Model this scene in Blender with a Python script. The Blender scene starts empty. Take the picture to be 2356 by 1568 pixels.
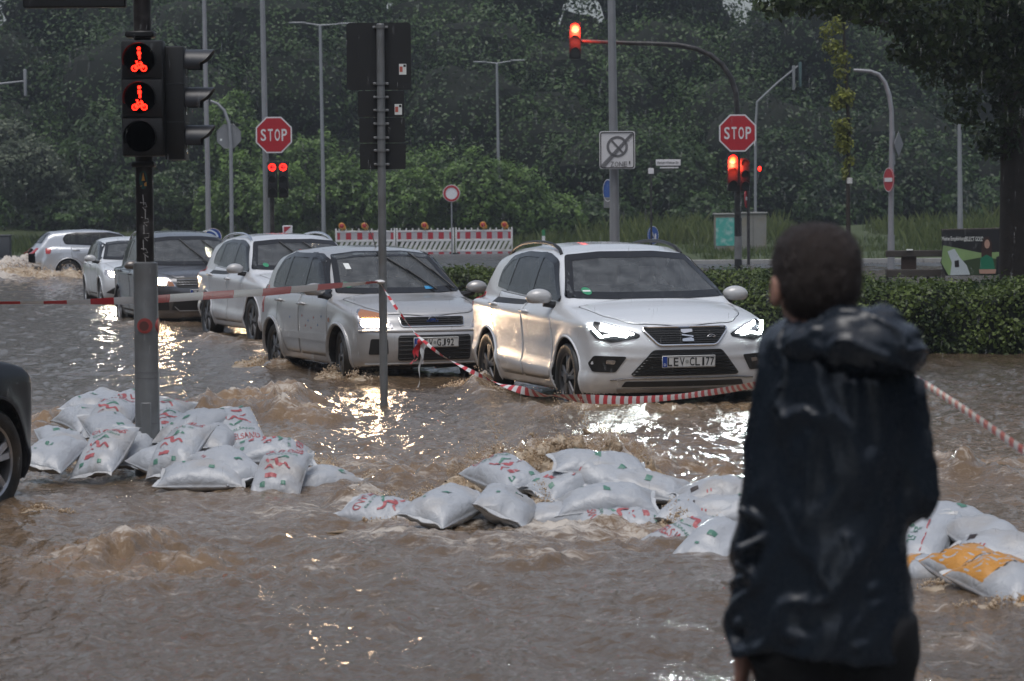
import bpy, bmesh, math, random
import numpy as np
from mathutils import Vector, Matrix

SC = bpy.context.scene
COL = SC.collection
PI = math.pi
RAD = math.radians

# ------------------------------------------------------------------ camera
CAM_H, PITCH, ROLL, FPX = 1.85, 2.52, -0.45, 6872.0
cam_d = bpy.data.cameras.new('camera')
cam = bpy.data.objects.new('camera', cam_d)
COL.objects.link(cam)
cam_d.sensor_width = 36.0
cam_d.lens = 105.0
cam_d.clip_start = 0.1
cam_d.clip_end = 2000.0
cam_d.dof.use_dof = True
cam_d.dof.focus_distance = 28.5
cam_d.dof.aperture_fstop = 6.8
cam.location = (0, 0, CAM_H)
CAM_R = Matrix.Rotation(RAD(90 - PITCH), 3, 'X') @ Matrix.Rotation(RAD(ROLL), 3, 'Z')
cam.rotation_euler = CAM_R.to_euler()
SC.camera = cam

# ------------------------------------------------------------------ sky, sun, exposure
SUN_EL, SUN_AZ = 73.0, 200.0
world = bpy.data.worlds.new('World')
SC.world = world
world.use_nodes = True
wn = world.node_tree.nodes
wl = world.node_tree.links
wn.clear()
w_out = wn.new('ShaderNodeOutputWorld')
w_bg = wn.new('ShaderNodeBackground')
w_bg.inputs['Strength'].default_value = 0.085
w_sky = wn.new('ShaderNodeTexSky')
w_sky.sky_type = 'NISHITA'
w_sky.sun_disc = False
w_sky.sun_elevation = RAD(SUN_EL)
w_sky.sun_rotation = RAD(SUN_AZ)
w_sky.air_density = 1.0
w_sky.dust_density = 3.0
w_sky.ozone_density = 1.0
w_hs = wn.new('ShaderNodeHueSaturation')
w_hs.inputs['Saturation'].default_value = 0.62
wl.new(w_sky.outputs[0], w_hs.inputs['Color'])
wl.new(w_hs.outputs[0], w_bg.inputs['Color'])
wl.new(w_bg.outputs[0], w_out.inputs['Surface'])

sun_d = bpy.data.lights.new('sun', 'SUN')
sun_d.energy = 0.9
sun_d.angle = RAD(40)
sun_d.color = (1.0, 0.985, 0.97)
sun = bpy.data.objects.new('sun', sun_d)
COL.objects.link(sun)
sun.rotation_euler = (RAD(90 - SUN_EL), 0, RAD(180 - SUN_AZ))
sun['kind'] = 'helper'

SC.view_settings.view_transform = 'Standard'
SC.view_settings.look = 'None'
SC.view_settings.gamma = 1.0
SC.view_settings.exposure = 0.58
SC.render.engine = 'CYCLES'
cy = SC.cycles
cy.max_bounces = 7
cy.diffuse_bounces = 2
cy.glossy_bounces = 3
cy.transmission_bounces = 4
cy.transparent_max_bounces = 10
cy.volume_bounces = 0
cy.sample_clamp_indirect = 4.0
cy.sample_clamp_direct = 0.0
cy.caustics_reflective = False
cy.caustics_refractive = False
cy.use_denoising = True
cy.use_adaptive_sampling = True
cy.adaptive_threshold = 0.012

# ------------------------------------------------------------------ placing helpers (real distances, read off the photograph)
def ray(u, v):
    d = CAM_R @ Vector(((u - 1178.0) / FPX, -(v - 784.0) / FPX, -1.0))
    return d
def at(u, v, D):
    """world point seen at (u, v) of the 2356x1568 view, D metres away along Y"""
    d = ray(u, v)
    return np.array((0, 0, CAM_H)) + np.array(d) * (D / d.y)
def ground(u, v, z=0.0):
    d = ray(u, v)
    return np.array((0, 0, CAM_H)) + np.array(d) * ((z - CAM_H) / d.z)

# ------------------------------------------------------------------ materials
MATS = {}
def nt(name):
    m = bpy.data.materials.new(name)
    m.use_nodes = True
    n = m.node_tree.nodes
    return m, n, m.node_tree.links, n['Principled BSDF']
def setp(b, **k):
    nm = dict(rough='Roughness', metal='Metallic', spec='Specular IOR Level', coat='Coat Weight', coatr='Coat Roughness',
              trans='Transmission Weight', ior='IOR', emis='Emission Strength', sss='Subsurface Weight', sheen='Sheen Weight', alpha='Alpha')
    for a, v in k.items():
        if a == 'emisc': b.inputs['Emission Color'].default_value = (*v, 1)
        elif a == 'base': b.inputs['Base Color'].default_value = (*v, 1)
        else: b.inputs[nm[a]].default_value = v
def mat(name, base, rough=0.5, metal=0.0, var=0.0, vscale=8.0, bump=0.0, bscale=60.0, dirt=None, dscale=3.0, rvar=0.0, **k):
    """principled with noise colour variation, dirt patches of their own shape, and fine relief"""
    if name in MATS: return MATS[name]
    m, n, l, b = nt(name)
    setp(b, base=base, rough=rough, metal=metal, **k)
    tc = n.new('ShaderNodeTexCoord')
    col = None
    if var > 0:
        nz = n.new('ShaderNodeTexNoise'); nz.inputs['Scale'].default_value = vscale; nz.inputs['Detail'].default_value = 6
        l.new(tc.outputs['Object'], nz.inputs['Vector'])
        mx = n.new('ShaderNodeMix'); mx.data_type = 'RGBA'
        mx.inputs[6].default_value = (*[c * (1 - var) for c in base], 1)
        mx.inputs[7].default_value = (*[min(1, c * (1 + var)) for c in base], 1)
        l.new(nz.outputs[0], mx.inputs[0]); col = mx.outputs[2]
        if rvar:
            mr = n.new('ShaderNodeMapRange'); mr.inputs[1].default_value = .3; mr.inputs[2].default_value = .7
            mr.inputs[3].default_value = max(0, rough - rvar); mr.inputs[4].default_value = min(1, rough + rvar)
            l.new(nz.outputs[0], mr.inputs[0]); l.new(mr.outputs[0], b.inputs['Roughness'])
    if dirt is not None:
        nd = n.new('ShaderNodeTexNoise'); nd.inputs['Scale'].default_value = dscale; nd.inputs['Detail'].default_value = 8
        l.new(tc.outputs['Object'], nd.inputs['Vector'])
        rp = n.new('ShaderNodeMapRange'); rp.inputs[1].default_value = .48; rp.inputs[2].default_value = .72
        rp.inputs[4].default_value = .75
        l.new(nd.outputs[0], rp.inputs[0])
        mx = n.new('ShaderNodeMix'); mx.data_type = 'RGBA'
        mx.inputs[6].default_value = (*base, 1)
        if col: l.new(col, mx.inputs[6])
        mx.inputs[7].default_value = (*dirt, 1)
        l.new(rp.outputs[0], mx.inputs[0]); col = mx.outputs[2]
    if col: l.new(col, b.inputs['Base Color'])
    if bump > 0:
        nb = n.new('ShaderNodeTexNoise'); nb.inputs['Scale'].default_value = bscale; nb.inputs['Detail'].default_value = 4
        l.new(tc.outputs['Object'], nb.inputs['Vector'])
        bp = n.new('ShaderNodeBump'); bp.inputs['Strength'].default_value = bump; bp.inputs['Distance'].default_value = .01
        l.new(nb.outputs[0], bp.inputs['Height']); l.new(bp.outputs[0], b.inputs['Normal'])
    MATS[name] = m
    return m
def emit(name, col, strength, base=(.05, .05, .05)):
    if name in MATS: return MATS[name]
    m, n, l, b = nt(name)
    setp(b, base=base, rough=.3, emisc=col, emis=strength)
    MATS[name] = m
    return m

# ------------------------------------------------------------------ mesh helpers: a mesh is (verts Nx3 array, list of faces)
def mk(name, vf, m=None, parent=None, smooth=True, **tags):
    V, F = vf
    me = bpy.data.meshes.new(name)
    V = np.asarray(V, dtype=np.float32)
    if isinstance(F, np.ndarray):
        k = F.shape[1]
        me.vertices.add(len(V)); me.vertices.foreach_set('co', V.ravel())
        me.loops.add(F.size); me.loops.foreach_set('vertex_index', F.astype(np.int32).ravel())
        me.polygons.add(len(F)); me.polygons.foreach_set('loop_start', np.arange(0, F.size, k, dtype=np.int32))
        me.update(calc_edges=True)
    else:
        me.from_pydata(V.tolist(), [], [tuple(int(i) for i in f) for f in F])
        me.update()
    if smooth and len(me.polygons):
        me.polygons.foreach_set('use_smooth', np.ones(len(me.polygons), dtype=bool))
        if smooth != 'all':
            try: me.set_sharp_from_angle(angle=RAD(38))
            except Exception: pass
    o = bpy.data.objects.new(name, me)
    COL.objects.link(o)
    if m is not None: me.materials.append(m)
    if parent is not None: o.parent = parent
    for k_, v_ in tags.items():
        if v_ is not None: o[k_] = v_
    return o
def thing(name, label, cat, loc=(0, 0, 0), rz=0.0, group=None):
    o = bpy.data.objects.new(name, None)
    o.empty_display_size = .1
    COL.objects.link(o)
    o.location = [float(c) for c in loc]; o.rotation_euler = (0, 0, rz)
    o['label'] = label; o['category'] = cat
    if group: o['group'] = group
    return o
def sub(name, parent):
    o = bpy.data.objects.new(name, None); COL.objects.link(o); o.parent = parent; o.empty_display_size = .05
    return o
def join(*ms):
    VV, FF, k = [], [], 0
    for V, F in ms:
        V = np.asarray(V, float)
        VV.append(V); FF += [tuple(int(i) + k for i in f) for f in F]; k += len(V)
    return np.vstack(VV), FF
def xf(vf, loc=(0, 0, 0), rot=(0, 0, 0), sc=1.0):
    V, F = vf
    from mathutils import Euler
    R = np.array(Euler(rot).to_matrix())
    return (np.asarray(V, float) * sc) @ R.T + np.asarray(loc, float), F
def box(c, s, bev=0.0, seg=1):
    c = np.asarray(c, float); s = np.asarray(s, float) / 2
    if bev <= 0:
        V = np.array([(x, y, z) for x in (-1, 1) for y in (-1, 1) for z in (-1, 1)], float) * s + c
        return V, [(0, 1, 3, 2), (4, 6, 7, 5), (0, 4, 5, 1), (2, 3, 7, 6), (0, 2, 6, 4), (1, 5, 7, 3)]
    bm = bmesh.new(); bmesh.ops.create_cube(bm, size=2)
    for v in bm.verts: v.co = Vector((v.co.x * s[0], v.co.y * s[1], v.co.z * s[2]))
    bmesh.ops.bevel(bm, geom=list(bm.edges), offset=min(bev, min(s) * .95), segments=seg, affect='EDGES', profile=.5)
    V = np.array([v.co[:] for v in bm.verts]) + c
    F = [tuple(v.index for v in f.verts) for f in bm.faces]
    bm.free()
    return V, F
def frames(P):
    P = np.asarray(P, float); n = len(P)
    T = np.gradient(P, axis=0); T /= np.linalg.norm(T, axis=1)[:, None] + 1e-12
    up = np.array((0, 0, 1.0)) if abs(T[0][2]) < .9 else np.array((1.0, 0, 0))
    N = np.zeros_like(P); N[0] = np.cross(T[0], np.cross(up, T[0])); N[0] /= np.linalg.norm(N[0])
    for i in range(1, n):
        v = N[i - 1] - T[i] * np.dot(N[i - 1], T[i]); N[i] = v / (np.linalg.norm(v) + 1e-12)
    return T, N, np.cross(T, N)
def tube(P, r, n=10, cap=True, closed=False):
    P = np.asarray(P, float); m = len(P)
    r = np.full(m, r) if np.isscalar(r) else np.asarray(r, float)
    if closed:
        Q = np.vstack([P[-1:], P, P[:1]]); T, N, B = frames(Q); T, N, B = T[1:-1], N[1:-1], B[1:-1]
    else:
        T, N, B = frames(P)
    a = np.linspace(0, 2 * PI, n, endpoint=False)
    V = (P[:, None, :] + r[:, None, None] * (np.cos(a)[None, :, None] * N[:, None, :] + np.sin(a)[None, :, None] * B[:, None, :])).reshape(-1, 3)
    F = []
    for i in range(m if closed else m - 1):
        i2 = (i + 1) % m
        for j in range(n):
            k = (j + 1) % n
            F.append((i * n + j, i * n + k, i2 * n + k, i2 * n + j))
    if cap and not closed:
        F.append(tuple(range(n - 1, -1, -1))); F.append(tuple((m - 1) * n + j for j in range(n)))
    return V, F
def lathe(prof, n=32, axis='z', closed=False, cap=True):
    """prof: list of (r, h)"""
    prof = np.asarray(prof, float); m = len(prof)
    a = np.linspace(0, 2 * PI, n, endpoint=False)
    X = prof[:, 0][:, None] * np.cos(a); Y = prof[:, 0][:, None] * np.sin(a); Z = np.repeat(prof[:, 1][:, None], n, 1)
    V = np.stack([X, Y, Z], -1).reshape(-1, 3)
    if axis == 'y': V = V[:, [0, 2, 1]] * np.array((1, 1, -1))
    if axis == 'x': V = V[:, [2, 0, 1]]
    F = []
    for i in range(m if closed else m - 1):
        i2 = (i + 1) % m
        for j in range(n):
            k = (j + 1) % n
            F.append((i * n + j, i * n + k, i2 * n + k, i2 * n + j))
    if not closed and cap:
        if prof[0, 0] > 1e-6: F.append(tuple(range(n - 1, -1, -1)))
        if prof[-1, 0] > 1e-6: F.append(tuple((m - 1) * n + j for j in range(n)))
    return V, F
def prism(poly, d0, d1, plane='xz'):
    """poly of (a, b) extruded along the third axis; plane xz: extrude y; xy: extrude z; yz: extrude x"""
    n = len(poly); V = []
    for d in (d0, d1):
        for a, b in poly:
            V.append({'xz': (a, d, b), 'xy': (a, b, d), 'yz': (d, a, b)}[plane])
    F = [tuple(range(n)), tuple(range(2 * n - 1, n - 1, -1))]
    for i in range(n):
        j = (i + 1) % n
        F.append((i, i + n, j + n, j))
    return np.array(V, float), F
def disc(r, n=28, y=0.0, cx=0.0, cz=0.0):
    return np.array([(cx + r * math.cos(2 * PI * i / n), y, cz + r * math.sin(2 * PI * i / n)) for i in range(n)]), [tuple(range(n))]
def ring(r0, r1, n=36, y=0.0, a0=0.0, a1=2 * PI):
    full = abs(a1 - a0 - 2 * PI) < 1e-6
    a = np.linspace(a0, a1, n, endpoint=not full)
    V = [(r0 * math.cos(t), y, r0 * math.sin(t)) for t in a] + [(r1 * math.cos(t), y, r1 * math.sin(t)) for t in a]
    m = len(a)
    F = [(i, i + m, (i + 1) % m + m, (i + 1) % m) for i in range(m if full else m - 1)]
    return np.array(V), F
def sphere(c, r, n=16, m=10):
    prof = [(math.sin(PI * i / m), -math.cos(PI * i / m)) for i in range(m + 1)]
    V, F = lathe([(max(p, 1e-5), q) for p, q in prof], n)
    r = np.asarray(r, float) * np.ones(3)
    return V * r + np.asarray(c, float), F
def roundpoly(pts, r, seg=4):
    out = []; n = len(pts); pts = [np.array(p, float) for p in pts]
    rs = [r] * n if np.isscalar(r) else r
    for i in range(n):
        p, a, b = pts[i], pts[i - 1], pts[(i + 1) % n]
        da, db = a - p, b - p
        la, lb = np.linalg.norm(da), np.linalg.norm(db)
        t = min(rs[i], la * .45, lb * .45)
        A, B = p + da / la * t, p + db / lb * t
        if t < 1e-5: out.append(tuple(p)); continue
        for k in range(seg + 1):
            s = k / seg
            out.append(tuple((1 - s) ** 2 * A + 2 * s * (1 - s) * p + s * s * B))
    return out
_txt = {}
def text(s, h, w=None, bold=0.0):
    """flat lettering in the XZ plane, centred, cap height h (and stretched to width w)"""
    key = (s, bold)
    if key not in _txt:
        c = bpy.data.curves.new('t', 'FONT'); c.body = s; c.size = 1; c.offset = bold; c.resolution_u = 3
        o = bpy.data.objects.new('t', c); COL.objects.link(o)
        bpy.context.view_layer.update()
        me = bpy.data.meshes.new_from_object(o.evaluated_get(bpy.context.evaluated_depsgraph_get()))
        V = np.array([v.co[:] for v in me.vertices]); F = [tuple(p.vertices) for p in me.polygons]
        bpy.data.objects.remove(o); bpy.data.curves.remove(c); bpy.data.meshes.remove(me)
        _txt[key] = (V, F)
    V, F = _txt[key]; V = V.copy()
    lo, hi = V.min(0), V.max(0)
    V = V - (lo + hi) / 2
    sz = h / max(.55, (hi - lo)[1]) if w is None else h / (hi - lo)[1]
    sx = sz if w is None else w / (hi - lo)[0]
    return np.stack([V[:, 0] * sx, np.zeros(len(V)), V[:, 1] * sz], 1), F
def flip(vf):
    return vf[0], [tuple(f)[::-1] for f in vf[1]]

# ------------------------------------------------------------------ noise
_rs = np.random.RandomState(7)
_perm = np.concatenate([_rs.permutation(256)] * 3)
_g3 = _rs.normal(size=(256, 3)); _g3 /= np.linalg.norm(_g3, axis=1)[:, None]
_g3 = _g3.astype(np.float32)
def pnoise(x, y, z=0.0):
    x, y, z = np.broadcast_arrays(np.asarray(x, np.float32), np.asarray(y, np.float32), np.asarray(z, np.float32))
    xi, yi, zi = np.floor(x).astype(np.int64), np.floor(y).astype(np.int64), np.floor(z).astype(np.int64)
    xf_, yf_, zf_ = x - xi, y - yi, z - zi
    fu = xf_ ** 3 * (xf_ * (xf_ * 6 - 15) + 10); fv = yf_ ** 3 * (yf_ * (yf_ * 6 - 15) + 10); fw = zf_ ** 3 * (zf_ * (zf_ * 6 - 15) + 10)
    xi &= 255; yi &= 255; zi &= 255
    r = 0
    for dx in (0, 1):
        wx = fu if dx else 1 - fu
        for dy in (0, 1):
            wy = fv if dy else 1 - fv
            for dz in (0, 1):
                wz = fw if dz else 1 - fw
                g = _g3[_perm[_perm[_perm[(xi + dx) & 255] + ((yi + dy) & 255)] + ((zi + dz) & 255)]]
                r = r + wx * wy * wz * (g[..., 0] * (xf_ - dx) + g[..., 1] * (yf_ - dy) + g[..., 2] * (zf_ - dz))
    return r * 1.5
def fbm(x, y, z=0.0, o=4, gain=.5):
    s = 0; a = 1.0; f = 1.0
    for i in range(o):
        s = s + a * pnoise(x * f + i * 17.3, y * f + i * 9.1, np.asarray(z) * f + i * 3.7)
        a *= gain; f *= 2.03
    return s

# ------------------------------------------------------------------ implicit surfaces
def smin(a, b, k):
    h = np.clip(.5 + .5 * (b - a) / k, 0, 1)
    return b * (1 - h) + a * h - k * h * (1 - h)
def smax(a, b, k): return -smin(-a, -b, k)
def capsule(x, y, z, a, b, ra, rb=None):
    rb = ra if rb is None else rb
    a = np.asarray(a, float); b = np.asarray(b, float); d = b - a
    t = np.clip(((x - a[0]) * d[0] + (y - a[1]) * d[1] + (z - a[2]) * d[2]) / (d @ d), 0, 1)
    return np.sqrt((x - a[0] - t * d[0]) ** 2 + (y - a[1] - t * d[1]) ** 2 + (z - a[2] - t * d[2]) ** 2) - (ra + (rb - ra) * t)
def ellipsoid(x, y, z, c, r):
    k0 = np.sqrt(((x - c[0]) / r[0]) ** 2 + ((y - c[1]) / r[1]) ** 2 + ((z - c[2]) / r[2]) ** 2)
    return (k0 - 1) * min(r)
def grad(f, V, e=2e-3):
    x, y, z = V[:, 0], V[:, 1], V[:, 2]
    g = np.stack([f(x + e, y, z) - f(x - e, y, z), f(x, y + e, z) - f(x, y - e, z), f(x, y, z + e) - f(x, y, z - e)], 1) / (2 * e)
    return g
def surface(f, lo, hi, h, newton=2):
    lo = np.asarray(lo, float); hi = np.asarray(hi, float)
    n = np.ceil((hi - lo) / h).astype(int) + 1
    ax = [lo[i] + h * np.arange(n[i]) for i in range(3)]
    X, Y, Z = np.meshgrid(*ax, indexing='ij')
    A = f(X, Y, Z)
    s = A < 0
    c = np.zeros(np.array(s.shape) - 1, np.int8)
    for i in (0, 1):
        for j in (0, 1):
            for k in (0, 1):
                c += s[i:s.shape[0] - 1 + i, j:s.shape[1] - 1 + j, k:s.shape[2] - 1 + k]
    I = np.argwhere((c > 0) & (c < 8))
    idx = np.full(c.shape, -1, np.int64); idx[I[:, 0], I[:, 1], I[:, 2]] = np.arange(len(I))
    corner = np.array([(i, j, k) for i in (0, 1) for j in (0, 1) for k in (0, 1)])
    vals = np.stack([A[I[:, 0] + o[0], I[:, 1] + o[1], I[:, 2] + o[2]] for o in corner], 1)
    acc = np.zeros((len(I), 3)); cnt = np.zeros(len(I))
    for a in range(8):
        for b in range(a + 1, 8):
            d = corner[b] - corner[a]
            if abs(d).sum() != 1: continue
            m = (vals[:, a] < 0) != (vals[:, b] < 0)
            t = vals[m, a] / (vals[m, a] - vals[m, b])
            acc[m] += corner[a] + t[:, None] * d; cnt[m] += 1
    V = lo + h * (I + acc / cnt[:, None])
    for _ in range(newton):
        g = grad(f, V, h * .2); v = f(V[:, 0], V[:, 1], V[:, 2])
        st = (v / np.maximum((g ** 2).sum(1), .05))[:, None] * g
        L = np.linalg.norm(st, axis=1); st *= np.minimum(1, .6 * h / np.maximum(L, 1e-9))[:, None]
        V = V - st
    Q = []
    for axn in range(3):
        sl0 = [slice(None)] * 3; sl1 = [slice(None)] * 3
        sl0[axn] = slice(0, -1); sl1[axn] = slice(1, None)
        a, b = s[tuple(sl0)], s[tuple(sl1)]
        E = np.argwhere(a != b)
        o1, o2 = [(1, 2), (2, 0), (0, 1)][axn]
        ok = (E[:, o1] > 0) & (E[:, o2] > 0) & (E[:, o1] < n[o1] - 1) & (E[:, o2] < n[o2] - 1)
        E = E[ok]
        fl = a[E[:, 0], E[:, 1], E[:, 2]]
        def cell(d1, d2):
            C = E.copy(); C[:, o1] += d1; C[:, o2] += d2
            return idx[C[:, 0], C[:, 1], C[:, 2]]
        q = np.stack([cell(-1, -1), cell(0, -1), cell(0, 0), cell(-1, 0)], 1)
        q[~fl] = q[~fl][:, ::-1]
        Q.append(q)
    return V, np.vstack(Q)
def compact(V, F):
    u, inv = np.unique(F, return_inverse=True)
    return V[u], inv.reshape(F.shape)
def prof(pts, sigma=.03, step=.01, lo=-6, hi=6):
    pts = sorted(pts)
    xs = np.arange(lo, hi, step)
    ys = np.interp(xs, [p[0] for p in pts], [p[1] for p in pts])
    k = int(4 * sigma / step)
    if k > 0:
        g = np.exp(-.5 * (np.arange(-k, k + 1) * step / sigma) ** 2); g /= g.sum()
        ys = np.convolve(np.pad(ys, k, mode='edge'), g, mode='valid')
    return lambda x: np.interp(x, xs, ys)
# ================================================================== terrain, road, flood
def road_z(D):
    return np.interp(D, [50, 62, 96, 128, 150], [-.14, -.10, .02, .04, .05])
def sheet(name, xs, ys, zf, m, **k):
    X, Y = np.meshgrid(xs, ys)
    Z = zf(X, Y)
    V = np.stack([X, Y, Z], -1).reshape(-1, 3)
    nx, ny = len(xs), len(ys)
    i = np.arange(nx * ny).reshape(ny, nx)
    F = np.stack([i[:-1, :-1], i[:-1, 1:], i[1:, 1:], i[1:, :-1]], -1).reshape(-1, 4)
    return mk(name, (V, F), m, smooth='all', **k)
M_SOIL = mat('dark_soil', (.045, .045, .03), rough=.9, var=.4, vscale=.6, bump=.5, bscale=4)
M_ASPH = mat('wet_asphalt', (.075, .077, .08), rough=.34, var=.3, vscale=1.2, bump=.25, bscale=30, rvar=.15)
M_GRASSB = mat('verge_turf', (.05, .07, .022), rough=.8, var=.5, vscale=1.5, bump=.8, bscale=12)
sheet('ground', np.linspace(-400, 400, 9), np.array([-20, 0, 40, 90, 200, 400, 900]), lambda X, Y: np.full_like(X, -.22) + np.clip((Y - 200) * .012, 0, 8), M_SOIL, kind='structure')
sheet('road', np.linspace(-48, 60, 28), np.linspace(2, 131, 44), lambda X, Y: road_z(Y), M_ASPH, kind='structure')
def verge_z(X, Y):
    return np.interp(Y, [100, 127, 132, 140, 160, 210], [-.2, .045, .22, .75, 2.2, 5.0]) + .12 * fbm(X * .13, Y * .13, 4.0, 3)
sheet('grass_verge', np.linspace(-60, 70, 90), np.linspace(126, 215, 50), verge_z, M_GRASSB, kind='structure')
def verge2_z(X, Y):
    e = np.clip((X - (6.0 - (Y - 98) * .12)) / 2.0, 0, 1) * np.clip((Y - 97.5) / 3, 0, 1)
    return road_z(Y) - .05 + e * (.20 + np.clip(X - 12, 0, 14) * .045 + np.clip(Y - 112, 0, 30) * .03) + .05 * fbm(X * .4, Y * .4, 1.0, 3) * e
sheet('grass_island', np.linspace(2, 44, 80), np.linspace(96, 134, 60), verge2_z, M_GRASSB, kind='structure')
# kerb of the island and a painted edge line on the road behind
M_KERB = mat('concrete_kerb', (.30, .30, .29), rough=.55, var=.25, vscale=6, bump=.2)
for k in range(14):
    x = 6.4 + k * 2.0
    mk('kerb_stone', box((x, 97.2, road_z(97) + .05), (1.985, .18, .16), .015), M_KERB, None, kind='structure')

# ---- flood water: a real wave field, finer close to the queue
WAVES = []
def zone(u, v, ru, rv, amp, foam, mud=0.0):
    p = ground(u, v); D = p[1]
    WAVES.append((p[0], D, ru * D / FPX, max(.12, rv * D * D / (CAM_H * FPX)), amp, foam, mud))
# (u, v, half-width, half-height in picture px at that spot, roughness, foam, churned mud)
for q in [(1230, 1075, 210, 34, .8, .25, .9), (1420, 1050, 150, 30, .7, .2, .9), (1000, 1100, 150, 30, .6, .35, .7), (1560, 1160, 120, 40, .6, .25, .8),
          (1650, 1110, 90, 40, .5, .2, .6), (600, 940, 130, 20, .7, .25, .9), (720, 965, 110, 22, .6, .35, .8), (800, 1075, 130, 34, .5, .5, .6), (690, 1010, 90, 30, .5, .3, .7),
          (430, 950, 60, 20, .4, .25, .7), (110, 985, 70, 26, .6, .3, .9), (190, 950, 60, 18, .5, .3, .7),
          (1050, 1200, 190, 26, .5, .8, .3), (1280, 1225, 220, 24, .5, .85, .3), (900, 1170, 130, 26, .4, .7, .3), (1480, 1240, 150, 26, .5, .5, .5),
          (850, 1240, 240, 22, .3, .6, .2), (1100, 1260, 230, 20, .3, .45, .2), (1250, 1285, 200, 18, .4, .45, .5),
          (280, 1265, 110, 40, .9, .35, .7), (180, 1300, 160, 40, .6, .3, .6), (480, 1300, 110, 26, .6, .25, .6), (330, 1330, 150, 30, .5, .35, .5), (700, 1310, 190, 22, .3, .3, .3),
          (60, 1180, 110, 40, .35, .2, .4), (130, 1150, 60, 25, .3, .35, .2), (700, 1180, 150, 26, .2, .45, .1),
          (650, 840, 70, 14, .7, .5, .7), (815, 865, 60, 12, .6, .4, .7), (950, 868, 110, 10, .35, .25, .5), (1095, 895, 45, 18, .7, .5, .7), (1150, 905, 70, 12, .5, .4, .6), (1330, 945, 160, 14, .5, .35, .6), (1560, 950, 190, 14, .5, .3, .6), (1720, 930, 90, 20, .5, .3, .5),
          (500, 780, 60, 10, .6, .5, .6), (600, 790, 70, 10, .5, .4, .6), (330, 745, 80, 8, .5, .4, .5), (420, 740, 80, 8, .4, .35, .5), (270, 690, 60, 8, .4, .4, .4),
          (60, 625, 110, 12, 1.5, .9, .6), (140, 640, 90, 7, 1.0, .9, .4), (0, 645, 100, 9, .8, .8, .3), (220, 650, 60, 7, .5, .6, .2),
          (1880, 1020, 200, 30, .3, .25, .4), (2200, 1090, 180, 14, .7, .35, .8), (2150, 1180, 120, 26, .3, .3, .3), (2150, 1390, 120, 30, .3, .3, .4), (2260, 1480, 140, 40, .3, .35, .3), (2130, 1560, 60, 30, .4, .4, .7),
          (1560, 1085, 260, 24, .45, .25, .5), (1500, 1010, 250, 22, .3, .2, .3), (2000, 920, 250, 20, .3, .15, .4)]:
    zone(*q)
CALM = []
for (u, v, ru, rv, a) in [(210, 1130, 150, 36, .75), (900, 1265, 200, 10, .4), (1450, 1290, 190, 12, .6), (2250, 1500, 130, 50, .5), (1850, 1330, 250, 40, .6), (420, 1100, 60, 14, .7), (300, 1200, 110, 22, .3)]:
    p = ground(u, v); CALM.append((p[0], p[1], ru * p[1] / FPX, rv * p[1] ** 2 / (CAM_H * FPX), a))
LUMPS = []   # standing waves heaped up by the current: (x, y, rx, ry, height)
for (u, v, ru, rv, h_) in [(600, 945, 110, 16, .13), (700, 965, 80, 14, .09), (1230, 1085, 160, 22, .10), (1400, 1075, 120, 20, .08), (1000, 1115, 120, 18, .08), (130, 990, 60, 18, .10), (280, 1280, 60, 14, .05), (480, 1310, 40, 8, .035),
                           (1550, 1180, 70, 26, .08), (640, 842, 50, 8, .08), (1100, 898, 30, 10, .10), (60, 630, 95, 7, .38), (150, 642, 70, 5, .16), (-20, 645, 70, 6, .22), (2200, 1100, 150, 12, .07), (1250, 1292, 120, 10, .04), (1540, 960, 180, 8, .05), (1330, 948, 120, 7, .05), (860, 1165, 60, 12, .05), (505, 785, 40, 6, .07)]:
    p = ground(u, v); LUMPS.append((p[0], p[1], ru * p[1] / FPX, max(.1, rv * p[1] ** 2 / (CAM_H * FPX)), h_))
def flow_fields(X, Y):
    T = np.zeros_like(X); Fm = np.zeros_like(X); Md = np.zeros_like(X); L = np.zeros_like(X)
    wx = X + .25 * fbm(X * .8, Y * .5, 31.0, 3); wy = Y + .5 * fbm(X * .8, Y * .4, 57.0, 3)
    for (x, y, rx, ry, a, fo, md) in WAVES:
        g = np.exp(-((wx - x) / rx) ** 2 - ((wy - y) / ry) ** 2)
        T += a * g; Fm = np.maximum(Fm, fo * g); Md = np.maximum(Md, md * g)
    for (x, y, rx, ry, h_) in LUMPS:
        L += h_ * np.exp(-((wx - x) / rx) ** 2 - ((wy - y) / ry) ** 2)
    K = np.zeros_like(X)
    for (x, y, rx, ry, a) in CALM:
        K = np.maximum(K, a * np.exp(-((wx - x) / rx) ** 2 - ((wy - y) / ry) ** 2))
    return np.clip(T, 0, 1.3), Fm, Md, L, K
def ridged(x, y, z, o=3):
    s = 0; a = 1.0
    for i in range(o):
        s = s + a * (1 - 2 * np.abs(pnoise(x * 2 ** i + 5 * i, y * 2 ** i, z)))
        a *= .5
    return s
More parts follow.
